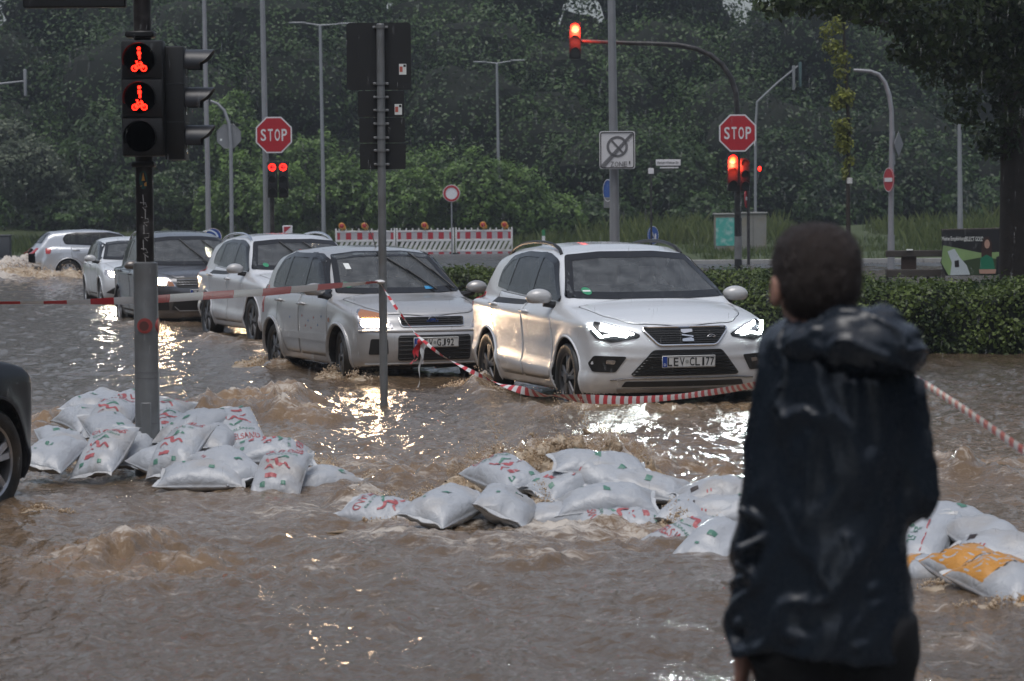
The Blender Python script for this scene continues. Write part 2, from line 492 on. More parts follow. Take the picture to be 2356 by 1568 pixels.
def build_water():
    ND, NX = 880, 470
    D = 8.5 * np.exp(np.linspace(0, math.log(98 / 8.5), ND))
    t = np.linspace(-1, 1, NX)
    Y = np.repeat(D[:, None], NX, 1)
    X = t[None, :] * (.215 * D[:, None] + 1.2)
    T, Fm, Md, L, K = flow_fields(X, Y)
    run = np.exp(-((Y - 20.5) / 7.5) ** 2) * (1 - K)      # the current is fastest across the junction
    T = T + .16 * run; Md = np.maximum(Md, .34 * run); Fm = np.maximum(Fm, .22 * run)
    W1 = fbm(X * 1.1 + Y * .12, Y * .55, 0.0, 2)
    W2 = fbm(X * 2.6, Y * 1.5 + X * .3, 11.0, 3)
    W3 = fbm(X * 8.0, Y * 5.0, 23.0, 3, .6)
    R = ridged(X * 2.0 + .4 * W1, Y * 1.5 + .4 * W2, 3.0, 3)
    R2 = ridged(X * 5.5 + .5 * W2, Y * 4.0, 8.0, 3)
    am = (1 - .8 * K)
    nf = np.clip(26.0 / D, .25, 1.0)[:, None]         # shorter chop is beyond the mesh farther out
    H = am * (.032 * W1 + .032 * W2 + .013 * W3 * nf)
    H += T * (.026 * R + .024 * W2 + .026 * R2 * nf + .020 * W3 * nf)
    H += L * (.30 + .45 * R + .40 * R2 + .5 * W2)
    Z = H
    # foam: streaks drawn out by the current, thickest on the churned water
    fs = ridged(X * 1.6 + .5 * W2, Y * 1.9 + .9 * W1 + .25 * X, 41.0, 4)
    fine = fbm(X * 13, Y * 9, 71.0, 3)
    foam = np.clip((fs - 1.05 + 1.15 * Fm + .18 * fine - .5 * K) * 2.2, 0, 1) * np.clip(Fm * 1.9 + .05, 0, 1)
    crest = np.clip((H - .05) * 7, 0, 1) * np.clip(.5 + .9 * fine, 0, 1) * np.clip(T, 0, 1)
    foam = np.clip(foam + .5 * crest, 0, 1)
    V = np.stack([X, Y, Z], -1).reshape(-1, 3)
    i = np.arange(ND * NX).reshape(ND, NX)
    F = np.stack([i[:-1, :-1], i[:-1, 1:], i[1:, 1:], i[1:, :-1]], -1).reshape(-1, 4)
    o = mk('flood_water', (V, F), None, smooth='all', kind='structure')
    at_ = o.data.color_attributes.new('flow', 'FLOAT_COLOR', 'POINT')
    C = np.stack([np.clip(Fm * np.clip(.55 + .35 * fs, 0, 1.4) + .45 * crest, 0, 1), np.clip(Md + .25 * np.clip(T, 0, 1), 0, 1), K, np.ones_like(K)], -1).astype(np.float32).reshape(-1)
    at_.data.foreach_set('color', C)
    return o
M_WATER, n_, l_, b_ = nt('muddy_flood_water')
setp(b_, rough=.07, ior=1.33)
va = n_.new('ShaderNodeVertexColor'); va.layer_name = 'flow'
sp = n_.new('ShaderNodeSeparateColor'); l_.new(va.outputs[0], sp.inputs[0])
tc = n_.new('ShaderNodeTexCoord')
mp = n_.new('ShaderNodeMapping'); mp.inputs['Scale'].default_value = (1, .62, 1); l_.new(tc.outputs['Object'], mp.inputs[0])
nz = n_.new('ShaderNodeTexNoise'); nz.inputs['Scale'].default_value = 1.3; nz.inputs['Detail'].default_value = 5; l_.new(mp.outputs[0], nz.inputs['Vector'])
m1 = n_.new('ShaderNodeMix'); m1.data_type = 'RGBA'; m1.inputs[6].default_value = (.074, .052, .034, 1); m1.inputs[7].default_value = (.105, .076, .050, 1); l_.new(nz.outputs[0], m1.inputs[0])
m2 = n_.new('ShaderNodeMix'); m2.data_type = 'RGBA'; m2.inputs[7].default_value = (.26, .172, .098, 1); l_.new(sp.outputs[1], m2.inputs[0]); l_.new(m1.outputs[2], m2.inputs[6])
m3 = n_.new('ShaderNodeMix'); m3.data_type = 'RGBA'; m3.inputs[7].default_value = (.56, .51, .45, 1); l_.new(m2.outputs[2], m3.inputs[6])
fa = n_.new('ShaderNodeTexNoise'); fa.inputs['Scale'].default_value = 7.0; fa.inputs['Detail'].default_value = 10; fa.inputs['Roughness'].default_value = .74; fa.inputs['Distortion'].default_value = .9
mpf = n_.new('ShaderNodeMapping'); mpf.inputs['Scale'].default_value = (.8, 1.25, 1); l_.new(tc.outputs['Object'], mpf.inputs[0]); l_.new(mpf.outputs[0], fa.inputs['Vector'])
fb = n_.new('ShaderNodeMath'); fb.operation = 'MULTIPLY_ADD'; fb.inputs[1].default_value = .40; l_.new(sp.outputs[0], fb.inputs[0]); l_.new(fa.outputs[0], fb.inputs[2])
fm_ = n_.new('ShaderNodeMapRange'); fm_.inputs[1].default_value = .62; fm_.inputs[2].default_value = .82; l_.new(fb.outputs[0], fm_.inputs[0])
l_.new(fm_.outputs[0], m3.inputs[0])
l_.new(m3.outputs[2], b_.inputs['Base Color'])
mr = n_.new('ShaderNodeMapRange'); mr.inputs[3].default_value = .06; mr.inputs[4].default_value = .5; l_.new(fm_.outputs[0], mr.inputs[0]); l_.new(mr.outputs[0], b_.inputs['Roughness'])
n1 = n_.new('ShaderNodeTexNoise'); n1.inputs['Scale'].default_value = 14; n1.inputs['Detail'].default_value = 4; l_.new(mp.outputs[0], n1.inputs['Vector'])
n2 = n_.new('ShaderNodeTexNoise'); n2.inputs['Scale'].default_value = 48; n2.inputs['Detail'].default_value = 3; l_.new(tc.outputs['Object'], n2.inputs['Vector'])
b1 = n_.new('ShaderNodeBump'); b1.inputs['Strength'].default_value = .75; b1.inputs['Distance'].default_value = .03; l_.new(n1.outputs[0], b1.inputs['Height'])
b2 = n_.new('ShaderNodeBump'); b2.inputs['Strength'].default_value = .5; b2.inputs['Distance'].default_value = .010; l_.new(n2.outputs[0], b2.inputs['Height']); l_.new(b1.outputs[0], b2.inputs['Normal'])
l_.new(b2.outputs[0], b_.inputs['Normal'])
water = build_water(); water.data.materials.append(M_WATER)
# ================================================================== trees, thickets, hedges, grass
def leaf_mat(name, dark, light, trans=.3, rough=.45):
    m, n, l, b = nt(name)
    out = n['Material Output']
    va = n.new('ShaderNodeVertexColor'); va.layer_name = 'tint'
    mx = n.new('ShaderNodeMix'); mx.data_type = 'RGBA'; mx.inputs[6].default_value = (*dark, 1); mx.inputs[7].default_value = (*light, 1)
    sp = n.new('ShaderNodeSeparateColor'); l.new(va.outputs[0], sp.inputs[0]); l.new(sp.outputs[0], mx.inputs[0])
    l.new(mx.outputs[2], b.inputs['Base Color']); setp(b, rough=rough, spec=.4)
    tr = n.new('ShaderNodeBsdfTranslucent'); l.new(mx.outputs[2], tr.inputs[0])
    ms = n.new('ShaderNodeMixShader'); ms.inputs[0].default_value = trans
    l.new(b.outputs[0], ms.inputs[1]); l.new(tr.outputs[0], ms.inputs[2]); l.new(ms.outputs[0], out.inputs['Surface'])
    return m
RNG = np.random.RandomState(11)
def leaves(P, N, size, tint, aspect=.55, jit=.6, droop=0.0):
    """one pointed leaf (a folded quad) at every point, roughly facing N"""
    n = len(P)
    size = np.broadcast_to(size, (n,)) * RNG.uniform(.65, 1.35, n)
    nn = N + jit * RNG.normal(size=(n, 3)); nn /= np.linalg.norm(nn, axis=1)[:, None] + 1e-9
    a = np.cross(nn, RNG.normal(size=(n, 3))); a[:, 2] -= droop; a -= nn * (a * nn).sum(1)[:, None]; a /= np.linalg.norm(a, axis=1)[:, None] + 1e-9
    b = np.cross(nn, a)
    s = size[:, None]
    V = np.stack([P - a * s * .5, P + b * s * aspect * .5 + nn * s * .06, P + a * s * .5, P - b * s * aspect * .5 + nn * s * .06], 1).reshape(-1, 3)
    F = np.arange(4 * n).reshape(n, 4)
    t = np.repeat(np.clip(tint, 0, 1), 4)
    return V, F, t
def mk_leaves(name, parts, m, parent=None, **k):
    V = np.vstack([p[0] for p in parts]); t = np.concatenate([p[2] for p in parts])
    off = 0; F = []
    for p in parts: F.append(p[1] + off); off += len(p[0])
    o = mk(name, (V, np.vstack(F)), m, parent, smooth=False, **k)
    at_ = o.data.color_attributes.new('tint', 'FLOAT_COLOR', 'POINT')
    C = np.stack([t, t, t, np.ones_like(t)], -1).astype(np.float32).reshape(-1)
    at_.data.foreach_set('color', C)
    return o
def crown(c, r, n, size, tint, tv=.18, front=.35, rough=.35, shell=.75):
    """leaf points through the outer shell of a lumpy ellipsoid"""
    d = RNG.normal(size=(int(n * 1.7), 3)); d /= np.linalg.norm(d, axis=1)[:, None]
    d = d[d[:, 1] < front][:n]
    k = fbm(d[:, 0] * 2.2 + c[0], d[:, 1] * 2.2 + c[1], d[:, 2] * 2.2 + c[2], 3)
    rad = (1 + rough * k) * (shell + (1 - shell) * RNG.uniform(0, 1, len(d)) ** .5)
    P = np.asarray(c) + d * np.asarray(r) * rad[:, None]
    t = tint + .55 * tv * RNG.normal(size=len(d)) + .55 * k
    return leaves(P, d * .8 + np.array((0, -.2, .5)), size, t)
def core(c, r, m, parent, sc=.72, name='painted_shade_core'):
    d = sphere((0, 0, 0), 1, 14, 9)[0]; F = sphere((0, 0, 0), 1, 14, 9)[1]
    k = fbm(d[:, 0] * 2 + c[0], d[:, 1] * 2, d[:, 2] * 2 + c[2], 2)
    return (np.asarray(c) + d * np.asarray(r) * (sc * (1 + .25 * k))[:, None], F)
L_WOOD = leaf_mat('wood_leaves', (.008, .024, .009), (.078, .142, .036))
L_VINE = leaf_mat('vine_leaves', (.024, .060, .014), (.165, .270, .062))
L_PALE = leaf_mat('pale_bush_leaves', (.04, .06, .035), (.15, .18, .11))
L_HEDGE = leaf_mat('hedge_leaves', (.014, .032, .008), (.165, .225, .05))
L_TREE = leaf_mat('tree_leaves', (.010, .022, .008), (.075, .110, .030), trans=.3)
L_YELL = leaf_mat('yellow_green_leaves', (.09, .11, .015), (.30, .32, .06), trans=.4)
L_GRASS = leaf_mat('tall_grass', (.05, .085, .02), (.19, .22, .07), trans=.35)
M_CORE = mat('painted_leaf_shade', (.010, .014, .008), rough=1.0)  # solid near-black cores: the shade between leaves is put into their colour
M_BARK = mat('bark', (.035, .028, .022), rough=.85, var=.5, vscale=6, bump=1.0, bscale=14)

# ---- the wood that closes the view
parts, cores = [], []
rg = np.random.RandomState(5)
rows = [(146, 3.2, 17), (149, 6.2, 16), (152, 9.2, 16), (156, 12.2, 15), (160, 15.0, 14)]
for (D, z, n) in rows:
    W = .2 * D + 6
    for k in range(n):
        x = -W + 2 * W * (k + rg.uniform(.1, .9)) / n
        r = np.array((rg.uniform(3.0, 4.6), rg.uniform(2.4, 3.4), rg.uniform(2.4, 3.8)))
        cc = np.array((x, D + rg.uniform(-2.5, 2.5), z + rg.uniform(-1.2, 1.6)))
        if z > 15: cc[2] -= 1.6 + 1.6 * (rg.uniform() < .4)
        tn = .36 + rg.uniform(-.24, .26) + (.06 if x < -8 and z < 8 else 0)
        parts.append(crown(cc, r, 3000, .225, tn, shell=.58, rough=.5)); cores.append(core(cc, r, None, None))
bx = rg.uniform(-40, 40, 26000); bz = rg.uniform(0, 1, 26000) ** .9 * 12.2
bk = fbm(bx * .22, bz * .22, 5.0, 3)
bp_ = np.stack([bx, 163 + bz * .25 + 1.5 * bk, bz], 1)
ok = bz < 12.0 + 2.0 * fbm(bx * .35, 0 * bx, 77.0, 3)
parts.append(leaves(bp_[ok], np.tile(np.array((0, -1, .5)), (ok.sum(), 1)), .42, .30 + .35 * bk[ok] + .15 * rg.normal(size=ok.sum())))
for k in range(34):
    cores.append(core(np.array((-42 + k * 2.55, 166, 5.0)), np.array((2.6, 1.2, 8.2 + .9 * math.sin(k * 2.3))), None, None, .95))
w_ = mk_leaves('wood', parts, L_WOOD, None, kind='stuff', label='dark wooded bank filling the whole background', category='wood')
mk('painted_shade_core', join(*cores), M_CORE, w_, kind='stuff')

# ---- unseen trees added behind and beside the viewer, to cut sky light and reflections
ps2, cs2 = [], []
for k in range(26):
    a = RAD(200 + k * 12.6 - 160 if False else 0); th = RAD(-165 + k * 13.2)
    if abs(math.degrees(th)) < 38: continue
    R_ = (34 if th < 0 else 42) + rg.uniform(-2, 4)
    cc = np.array((math.sin(th) * R_, math.cos(th) * R_ + 16, rg.uniform(6.5, 8.5))); r = np.array((6.0, 6.0, rg.uniform(8.5, 11.5)))
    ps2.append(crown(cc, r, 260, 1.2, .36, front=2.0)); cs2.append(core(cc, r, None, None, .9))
w2 = mk_leaves('added_sky_blocker', ps2, L_WOOD, None, kind='stuff', label='unseen trees added round the junction to cut sky light and reflections', category='wood')
mk('painted_shade_core', join(*cs2), M_CORE, w2, kind='stuff')

# ---- thickets and bushes at the foot of the wood
def thicket(name, label, cat, blobs, m, size, n, tint, group=None):
    c0 = np.array(blobs[0][0]); r = thing(name, label, cat, (c0[0], c0[1], 0), 0, group)
    ps = []; cs = []
    for c, rr, k in blobs:
        c = np.array(c) - np.array((c0[0], c0[1], 0))
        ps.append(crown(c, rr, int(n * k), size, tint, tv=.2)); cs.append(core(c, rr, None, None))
    mk_leaves('foliage', ps, m, r); mk('painted_shade_core', join(*cs), M_CORE, r)
    return r
def B(u, v, D, ru, rv, k=1.0):
    """foliage lump centred at picture (u, v), D metres off, half-width ru and half-height rv px"""
    return (tuple(at(u, v, D)), (ru * D / FPX, .7 * ru * D / FPX + .5, rv * D / FPX), k)
thicket('vine_thicket', 'bright vine-covered thicket behind the middle of the barrier', 'thicket', [B(1000, 440, 136, 110, 95), B(1090, 450, 135, 95, 95), B(930, 470, 134, 90, 75), B(1180, 470, 136, 90, 85), B(1265, 505, 137, 80, 60, .7)], L_VINE, .21, 4200, .50)
thicket('vine_thicket', 'vine-covered thicket behind the left-hand stop sign', 'thicket', [B(720, 420, 137, 85, 110), B(650, 470, 135, 80, 80), B(800, 450, 136, 70, 80, .8)], L_VINE, .21, 4200, .42)
thicket('tall_bush', 'tall yellow-green bush behind the octagonal sign seen from the back', 'bush', [B(540, 330, 139, 60, 110), B(570, 450, 137, 75, 90), B(500, 480, 138, 50, 60, .7)], L_VINE, .21, 3600, .46)
thicket('pale_bush', 'pale leafy bush overhanging the verge at the picture edge behind the silver hatchback', 'bush', [B(55, 390, 136, 90, 70), B(10, 330, 138, 70, 50, .7), B(110, 450, 137, 80, 60)], L_PALE, .21, 3400, .36)
thicket('thicket', 'dark green thicket behind the traffic signal pole', 'thicket', [B(240, 380, 143, 90, 130), B(330, 470, 138, 90, 60), B(170, 500, 136, 70, 40, .7), B(420, 460, 140, 70, 80)], L_WOOD, .23, 3000, .42)
thicket('thicket', 'green thicket behind the no-stopping zone sign pole', 'thicket', [B(1450, 400, 143, 110, 120), B(1380, 500, 139, 80, 50, .8), B(1560, 440, 141, 100, 110), B(1620, 500, 139, 80, 50, .8)], L_WOOD, .23, 3000, .38)
thicket('thicket', 'dark thicket behind the curved lamp post', 'thicket', [B(1800, 420, 141, 120, 130), B(1960, 470, 138, 120, 80), B(2120, 430, 140, 120, 120), B(2280, 480, 136, 110, 70)], L_WOOD, .23, 3200, .30)

# ---- hedges: clipped, leafy boxes with rounded ends
def hedge(name, label, x0, x1, y0, y1, h, n, size, tint, m=L_HEDGE, rough=.12, base=-.12):
    r = thing(name, label, 'hedge', ((x0 + x1) / 2, (y0 + y1) / 2, base), 0, 'clipped hedges on the traffic islands')
    hx, hy = (x1 - x0) / 2, (y1 - y0) / 2
    def f(x, y, z):
        a = smax(np.abs(x) - hx, np.abs(y) - hy, .5); a = smax(a, z - h, .32)
        a = smax(a, -z - .1, .1)
        return a + rough * fbm(x * 1.2, y * 1.2, z * 1.2, 4) + .03 * pnoise(x * 7, y * 7, z * 7)
    st = max(.07, (x1 - x0) / 160)
    V, F = surface(f, (-hx - .4, -hy - .4, -.2), (hx + .4, hy + .4, h + .4), st, 1)
    C = V[F].mean(1); nr = np.cross(V[F[:, 2]] - V[F[:, 0]], V[F[:, 3]] - V[F[:, 1]]); nr /= np.linalg.norm(nr, axis=1)[:, None] + 1e-9
    wgt = np.where(nr[:, 1] > .5, .12, 1.0) * (C[:, 2] > -.05)
    pk = RNG.choice(len(C), n, p=wgt / wgt.sum())
    P = C[pk] + RNG.normal(size=(n, 3)) * st * .5 + nr[pk] * RNG.uniform(-.08, .045, n)[:, None]
    t = tint + .16 * RNG.normal(size=n) + .45 * fbm(P[:, 0] * 1.7, P[:, 1] * 1.7, P[:, 2] * 1.7, 3) + .25 * RNG.uniform(size=n) ** 4
    mk_leaves('foliage', [leaves(P, nr[pk] + np.array((0, 0, .3)), size, t, .6, .7)], m, r)
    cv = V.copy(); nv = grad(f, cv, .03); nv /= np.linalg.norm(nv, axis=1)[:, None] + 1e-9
    mk('painted_shade_core', (cv - nv * .07, F), M_CORE, r)
    return r
hedge('hedge', 'dense clipped hedge beside the man, behind his hooded jacket', 2.85, 8.4, 37.3, 39.2, .93, 26000, .062, .36)
hedge('hedge', 'low overgrown hedge behind the bonnet of the front white SUV', 3.0, 6.3, 52, 53.6, .78, 9000, .075, .40)
hedge('hedge', 'low hedge glimpsed between the silver compact and the front white SUV', -2.2, .9, 50, 51.6, .92, 9000, .075, .34)

# ---- big tree whose crown hangs into the corner
tr = thing('tree', 'large dark tree with foliage hanging into the upper corner, trunk behind the hedge', 'tree', (*at(2333, 481, 45)[:2], -.15))
tx = np.array(tr.location)
trunk = tube([(0, 0, -.1), (0, 0, .3), (.02, 0, 1.2), (.03, 0, 2.6), (.0, .05, 4.2), (-.15, .1, 6.0), (-.2, .2, 8.0)], [.33, .27, .245, .235, .24, .2, .12], 18)
V = trunk[0]; V[:, :2] *= (1 + .07 * fbm(V[:, 0] * 9, V[:, 1] * 9, V[:, 2] * 1.2, 3))[:, None]
mk('trunk', trunk, M_BARK, tr)
ps = []
for k in range(9):
    a = RNG.uniform(0, 2 * PI); z0 = RNG.uniform(3.2, 6.5); L = RNG.uniform(2.2, 3.6)
    P = [(0, 0, z0), (math.cos(a) * L * .4, math.sin(a) * L * .4, z0 + .9), (math.cos(a) * L, math.sin(a) * L, z0 + 1.1)]
    mk('limb', tube(P, [.11, .07, .03], 7), M_BARK, tr)
for (u, v, D, ru, rv, n, tn) in [(2270, 50, 43, 130, 120, 1700, .38), (2130, 40, 42, 120, 80, 1000, .45), (1960, -10, 41, 130, 60, 1500, .42), (2345, 190, 44, 90, 110, 1200, .34), (2190, 150, 43, 80, 60, 520, .42), (2300, 320, 45, 60, 50, 420, .34), (2110, 120, 42, 70, 40, 260, .5), (2380, 20, 43, 160, 160, 2600, .2), (2050, -80, 42, 260, 80, 3000, .3), (2100, -190, 44, 330, 130, 4000, .3), (2215, 250, 44, 45, 50, 220, .45), (1800, 0, 41, 70, 40, 420, .45)]:
    c_ = at(u, v, D) - tx; rr = ru * D / FPX
    ps.append(crown(c_, (rr, rr * 1.1, rv * D / FPX), n, .115, tn, tv=.2, front=1.1, rough=.5, shell=.45))
mk_leaves('crown', ps, L_TREE, tr)

# ---- slim young tree with yellowing leaves
yt = thing('young_tree', 'slim young tree with yellow-green leaves rising above the man', 'tree', (*at(1953, 481, 62)[:2], -.1))
yx = np.array(yt.location)
pts = [at(u, v, 62) - yx for u, v in ((1953, 670), (1952, 560), (1951, 420), (1953, 300), (1948, 200), (1942, 90), (1938, -40))]
mk('trunk', tube(pts, [.055, .05, .045, .04, .035, .028, .02], 10), M_BARK, yt)
mk('tie_band', xf(lathe([(.06, -.06), (.066, -.06), (.066, .06), (.06, .06)], 14, closed=True), tuple(at(1954, 416, 62) - yx)), mat('tie_band_white', (.7, .7, .68)), yt)
ps = []
for (u, v, ru, rv, n) in [(1940, 330, 20, 24, 330), (1938, 290, 22, 22, 260), (1942, 225, 24, 22, 280), (1925, 240, 16, 16, 100), (1935, 165, 20, 22, 90), (1930, 130, 28, 22, 130), (1915, 105, 26, 20, 130), (1900, 75, 18, 16, 70), (1945, 395, 10, 22, 80), (1955, 370, 12, 14, 50), (1925, 60, 30, 30, 120)]:
    c_ = at(u, v, 62) - yx; rr = ru * 62 / FPX
    ps.append(crown(c_, (rr, rr, rv * 62 / FPX), n, .10, .5, tv=.25, front=1.1, rough=.5, shell=.3))
mk_leaves('crown', ps, L_YELL, yt)

# ---- tall grass and weeds
def blades(P, h, w, tint):
    n = len(P); a = RNG.uniform(0, 2 * PI, n); lean = RNG.normal(size=(n, 2)) * .22
    h = h * RNG.uniform(.5, 1.4, n)
    d = np.stack([np.cos(a), np.sin(a), np.zeros(n)], 1) * w * .5
    tip = P + np.stack([lean[:, 0] * h, lean[:, 1] * h, h], 1); mid = P + np.stack([lean[:, 0] * h * .3, lean[:, 1] * h * .3, h * .55], 1)
    V = np.stack([P - d, P + d, mid + d * .7, tip], 1).reshape(-1, 3)
    return V, np.arange(4 * n).reshape(n, 4), np.repeat(np.clip(tint + .2 * RNG.normal(size=n), 0, 1), 4)
def grass_patch(n, x0, x1, y0, y1, zf, h, w, tint, dens=None):
    X = RNG.uniform(x0, x1, n); Y = RNG.uniform(y0, y1, n)
    k = fbm(X * .35, Y * .35, 9.0, 3)
    ok = k > -.25 if dens is None else dens(X, Y, k)
    X, Y, k = X[ok], Y[ok], k[ok]
    return blades(np.stack([X, Y, zf(X, Y) - .03], 1), h * (1 + .6 * k), w, tint + .35 * k)
ps = [grass_patch(16000, -34, 32, 127.5, 136, verge_z, .42, .035, .22), grass_patch(12000, 6.5, 26, 99, 120, verge2_z, .22, .03, .25), grass_patch(9000, 15, 30, 106, 128, verge2_z, .55, .035, .42), grass_patch(5000, 3, 12, 118, 133, verge2_z, .6, .035, .45), grass_patch(2500, -32, -18, 118, 127, lambda X, Y: road_z(Y), .3, .03, .3, lambda X, Y, k: X < -21)]
mk_leaves('grass', ps, L_GRASS, None, kind='stuff')
# ================================================================== cars
def paint(name, base, metal=0.0, rough=.28, drops=.25, film=.62):
    """wet lacquer: clear coat with beads of rain, road film towards the sills is real dirt"""
    m, n, l, b = nt(name)
    setp(b, base=base, rough=rough, metal=metal, coat=1.0, coatr=.06)
    tc = n.new('ShaderNodeTexCoord')
    v = n.new('ShaderNodeTexVoronoi'); v.inputs['Scale'].default_value = 55; v.inputs['Randomness'].default_value = 1
    l.new(tc.outputs['Object'], v.inputs['Vector'])
    mr = n.new('ShaderNodeMapRange'); mr.inputs[1].default_value = .12; mr.inputs[2].default_value = .38; mr.inputs[3].default_value = 1; mr.inputs[4].default_value = 0
    l.new(v.outputs['Distance'], mr.inputs[0])
    bp = n.new('ShaderNodeBump'); bp.inputs['Strength'].default_value = drops; bp.inputs['Distance'].default_value = .004
    l.new(mr.outputs[0], bp.inputs['Height'])
    l.new(bp.outputs[0], b.inputs['Coat Normal'])
    nz = n.new('ShaderNodeTexNoise'); nz.inputs['Scale'].default_value = 2.2; nz.inputs['Detail'].default_value = 8
    mp = n.new('ShaderNodeMapping'); mp.inputs['Scale'].default_value = (1, 1, 3)
    l.new(tc.outputs['Object'], mp.inputs[0]); l.new(mp.outputs[0], nz.inputs['Vector'])
    sx = n.new('ShaderNodeSeparateXYZ'); l.new(tc.outputs['Object'], sx.inputs[0])
    ad = n.new('ShaderNodeMath'); ad.operation = 'MULTIPLY_ADD'; ad.inputs[1].default_value = -1.1; l.new(sx.outputs[2], ad.inputs[0]); l.new(nz.outputs[0], ad.inputs[2])
    rr = n.new('ShaderNodeMapRange'); rr.inputs[1].default_value = -.15; rr.inputs[2].default_value = .45; rr.inputs[4].default_value = film
    l.new(ad.outputs[0], rr.inputs[0])
    mx = n.new('ShaderNodeMix'); mx.data_type = 'RGBA'; mx.inputs[6].default_value = (*base, 1); mx.inputs[7].default_value = (.19, .155, .12, 1)
    l.new(rr.outputs[0], mx.inputs[0])
    ge = n.new('ShaderNodeNewGeometry')
    mb = n.new('ShaderNodeMix'); mb.data_type = 'RGBA'; mb.inputs[7].default_value = (.025, .025, .027, 1)
    l.new(ge.outputs['Backfacing'], mb.inputs[0]); l.new(mx.outputs[2], mb.inputs[6]); l.new(mb.outputs[2], b.inputs['Base Color'])
    return m
def glass_mat(name, tint=(.45, .5, .5), rough=.03, drops=.35, scale=70, film=.06):
    m, n, l, b = nt(name)
    n.remove(b)
    out = n['Material Output']
    tr = n.new('ShaderNodeBsdfTransparent'); tr.inputs[0].default_value = (*tint, 1)
    gl = n.new('ShaderNodeBsdfGlossy'); gl.inputs['Roughness'].default_value = rough; gl.inputs[0].default_value = (1, 1, 1, 1)
    df = n.new('ShaderNodeBsdfDiffuse'); df.inputs[0].default_value = (.5, .53, .54, 1)
    fr = n.new('ShaderNodeFresnel'); fr.inputs[0].default_value = 1.52
    tc = n.new('ShaderNodeTexCoord')
    v = n.new('ShaderNodeTexVoronoi'); v.inputs['Scale'].default_value = scale; l.new(tc.outputs['Object'], v.inputs['Vector'])
    nz = n.new('ShaderNodeTexNoise'); nz.inputs['Scale'].default_value = 9; l.new(tc.outputs['Object'], nz.inputs['Vector'])
    mr = n.new('ShaderNodeMapRange'); mr.inputs[1].default_value = .1; mr.inputs[2].default_value = .4; mr.inputs[3].default_value = 1; mr.inputs[4].default_value = 0
    l.new(v.outputs['Distance'], mr.inputs[0])
    bp = n.new('ShaderNodeBump'); bp.inputs['Strength'].default_value = drops; bp.inputs['Distance'].default_value = .004
    l.new(mr.outputs[0], bp.inputs['Height'])
    for q in (gl, fr): l.new(bp.outputs[0], q.inputs['Normal'])
    m1 = n.new('ShaderNodeMixShader'); m2 = n.new('ShaderNodeMixShader')
    fm = n.new('ShaderNodeMath'); fm.operation = 'MULTIPLY'; fm.inputs[1].default_value = film * 2
    l.new(nz.outputs[0], fm.inputs[0]); l.new(fm.outputs[0], m1.inputs[0])
    l.new(tr.outputs[0], m1.inputs[1]); l.new(df.outputs[0], m1.inputs[2])
    l.new(fr.outputs[0], m2.inputs[0]); l.new(m1.outputs[0], m2.inputs[1]); l.new(gl.outputs[0], m2.inputs[2])
    l.new(m2.outputs[0], out.inputs['Surface'])
    return m
P_WHITE = paint('white_car_paint', (.72, .75, .78), film=.45)
P_WHITE2 = paint('white_car_paint_second', (.68, .70, .73), film=.45)
P_SILVER = paint('silver_car_paint', (.50, .50, .50), metal=.4, rough=.33, film=.4)
P_SILVER2 = paint('pale_silver_car_paint', (.50, .53, .57), metal=.45, rough=.3)
P_GREY = paint('dark_grey_car_paint', (.085, .088, .098), metal=.5, rough=.3)
P_BLUE = paint('dark_blue_car_paint', (.005, .007, .012), rough=.4, film=.06)
P_BLUE.node_tree.nodes['Principled BSDF'].inputs['Coat Weight'].default_value = .08
P_BLUE.node_tree.nodes['Principled BSDF'].inputs['Specular IOR Level'].default_value = .25
M_GLASS = glass_mat('car_glass', (.34, .39, .40), film=.025)
M_WIND = glass_mat('windscreen_glass', (.42, .47, .48), film=.13)  # film for fogging, raised so its pale colour stands in for reflected sky
M_TINT = glass_mat('tinted_car_glass', (.16, .18, .19), film=.03)
M_BLACK = mat('black_plastic', (.012, .012, .013), rough=.42, var=.3, vscale=40, bump=.15, bscale=300)
M_GLOSSB = mat('gloss_black_trim', (.010, .010, .011), rough=.12)
M_MESH = mat('black_grille_mesh', (.018, .018, .02), rough=.35, bump=1.0, bscale=140)
M_CHROME = mat('chrome', (.72, .73, .75), rough=.12, metal=1.0)
M_TYRE = mat('tyre_rubber', (.012, .012, .012), rough=.38, var=.35, vscale=30, bump=.25, bscale=120, dirt=(.06, .048, .036), dscale=5)
M_ALLOY = mat('alloy_rim', (.42, .42, .43), rough=.28, metal=.85, var=.2, vscale=12)
M_DARKALLOY = mat('dark_alloy_rim', (.16, .16, .165), rough=.3, metal=.8, var=.3, vscale=12)
M_INT = mat('car_interior', (.035, .035, .037), rough=.8, var=.3, vscale=10)
M_SEAT = mat('seat_fabric', (.05, .05, .054), rough=.9, var=.3, vscale=14)
M_PLATE = mat('plate_white', (.62, .63, .62), rough=.4, var=.06, vscale=20)
M_PLATEB = mat('plate_blue', (.01, .05, .30), rough=.4)
M_INK = mat('plate_ink', (.012, .012, .012), rough=.5)
M_LENS = glass_mat('headlamp_glass', (.9, .92, .92), film=.03, drops=.15)
M_REFL = mat('lamp_reflector', (.5, .5, .52), rough=.18, metal=.9, bump=.5, bscale=60)
M_AMBER = mat('amber_lens', (.42, .17, .07), rough=.15, coat=1.0)
M_REDL = mat('red_tail_lens', (.42, .012, .010), rough=.12, coat=1.0)
M_STICK = mat('sticker_white', (.75, .78, .76), rough=.5)
M_GREENST = mat('green_sticker', (.02, .25, .12), rough=.5)
E_LED = emit('led_headlamp', (.90, 1.0, .97), 55)
E_HALO = emit('halogen_headlamp', (1.0, .70, .42), 22)

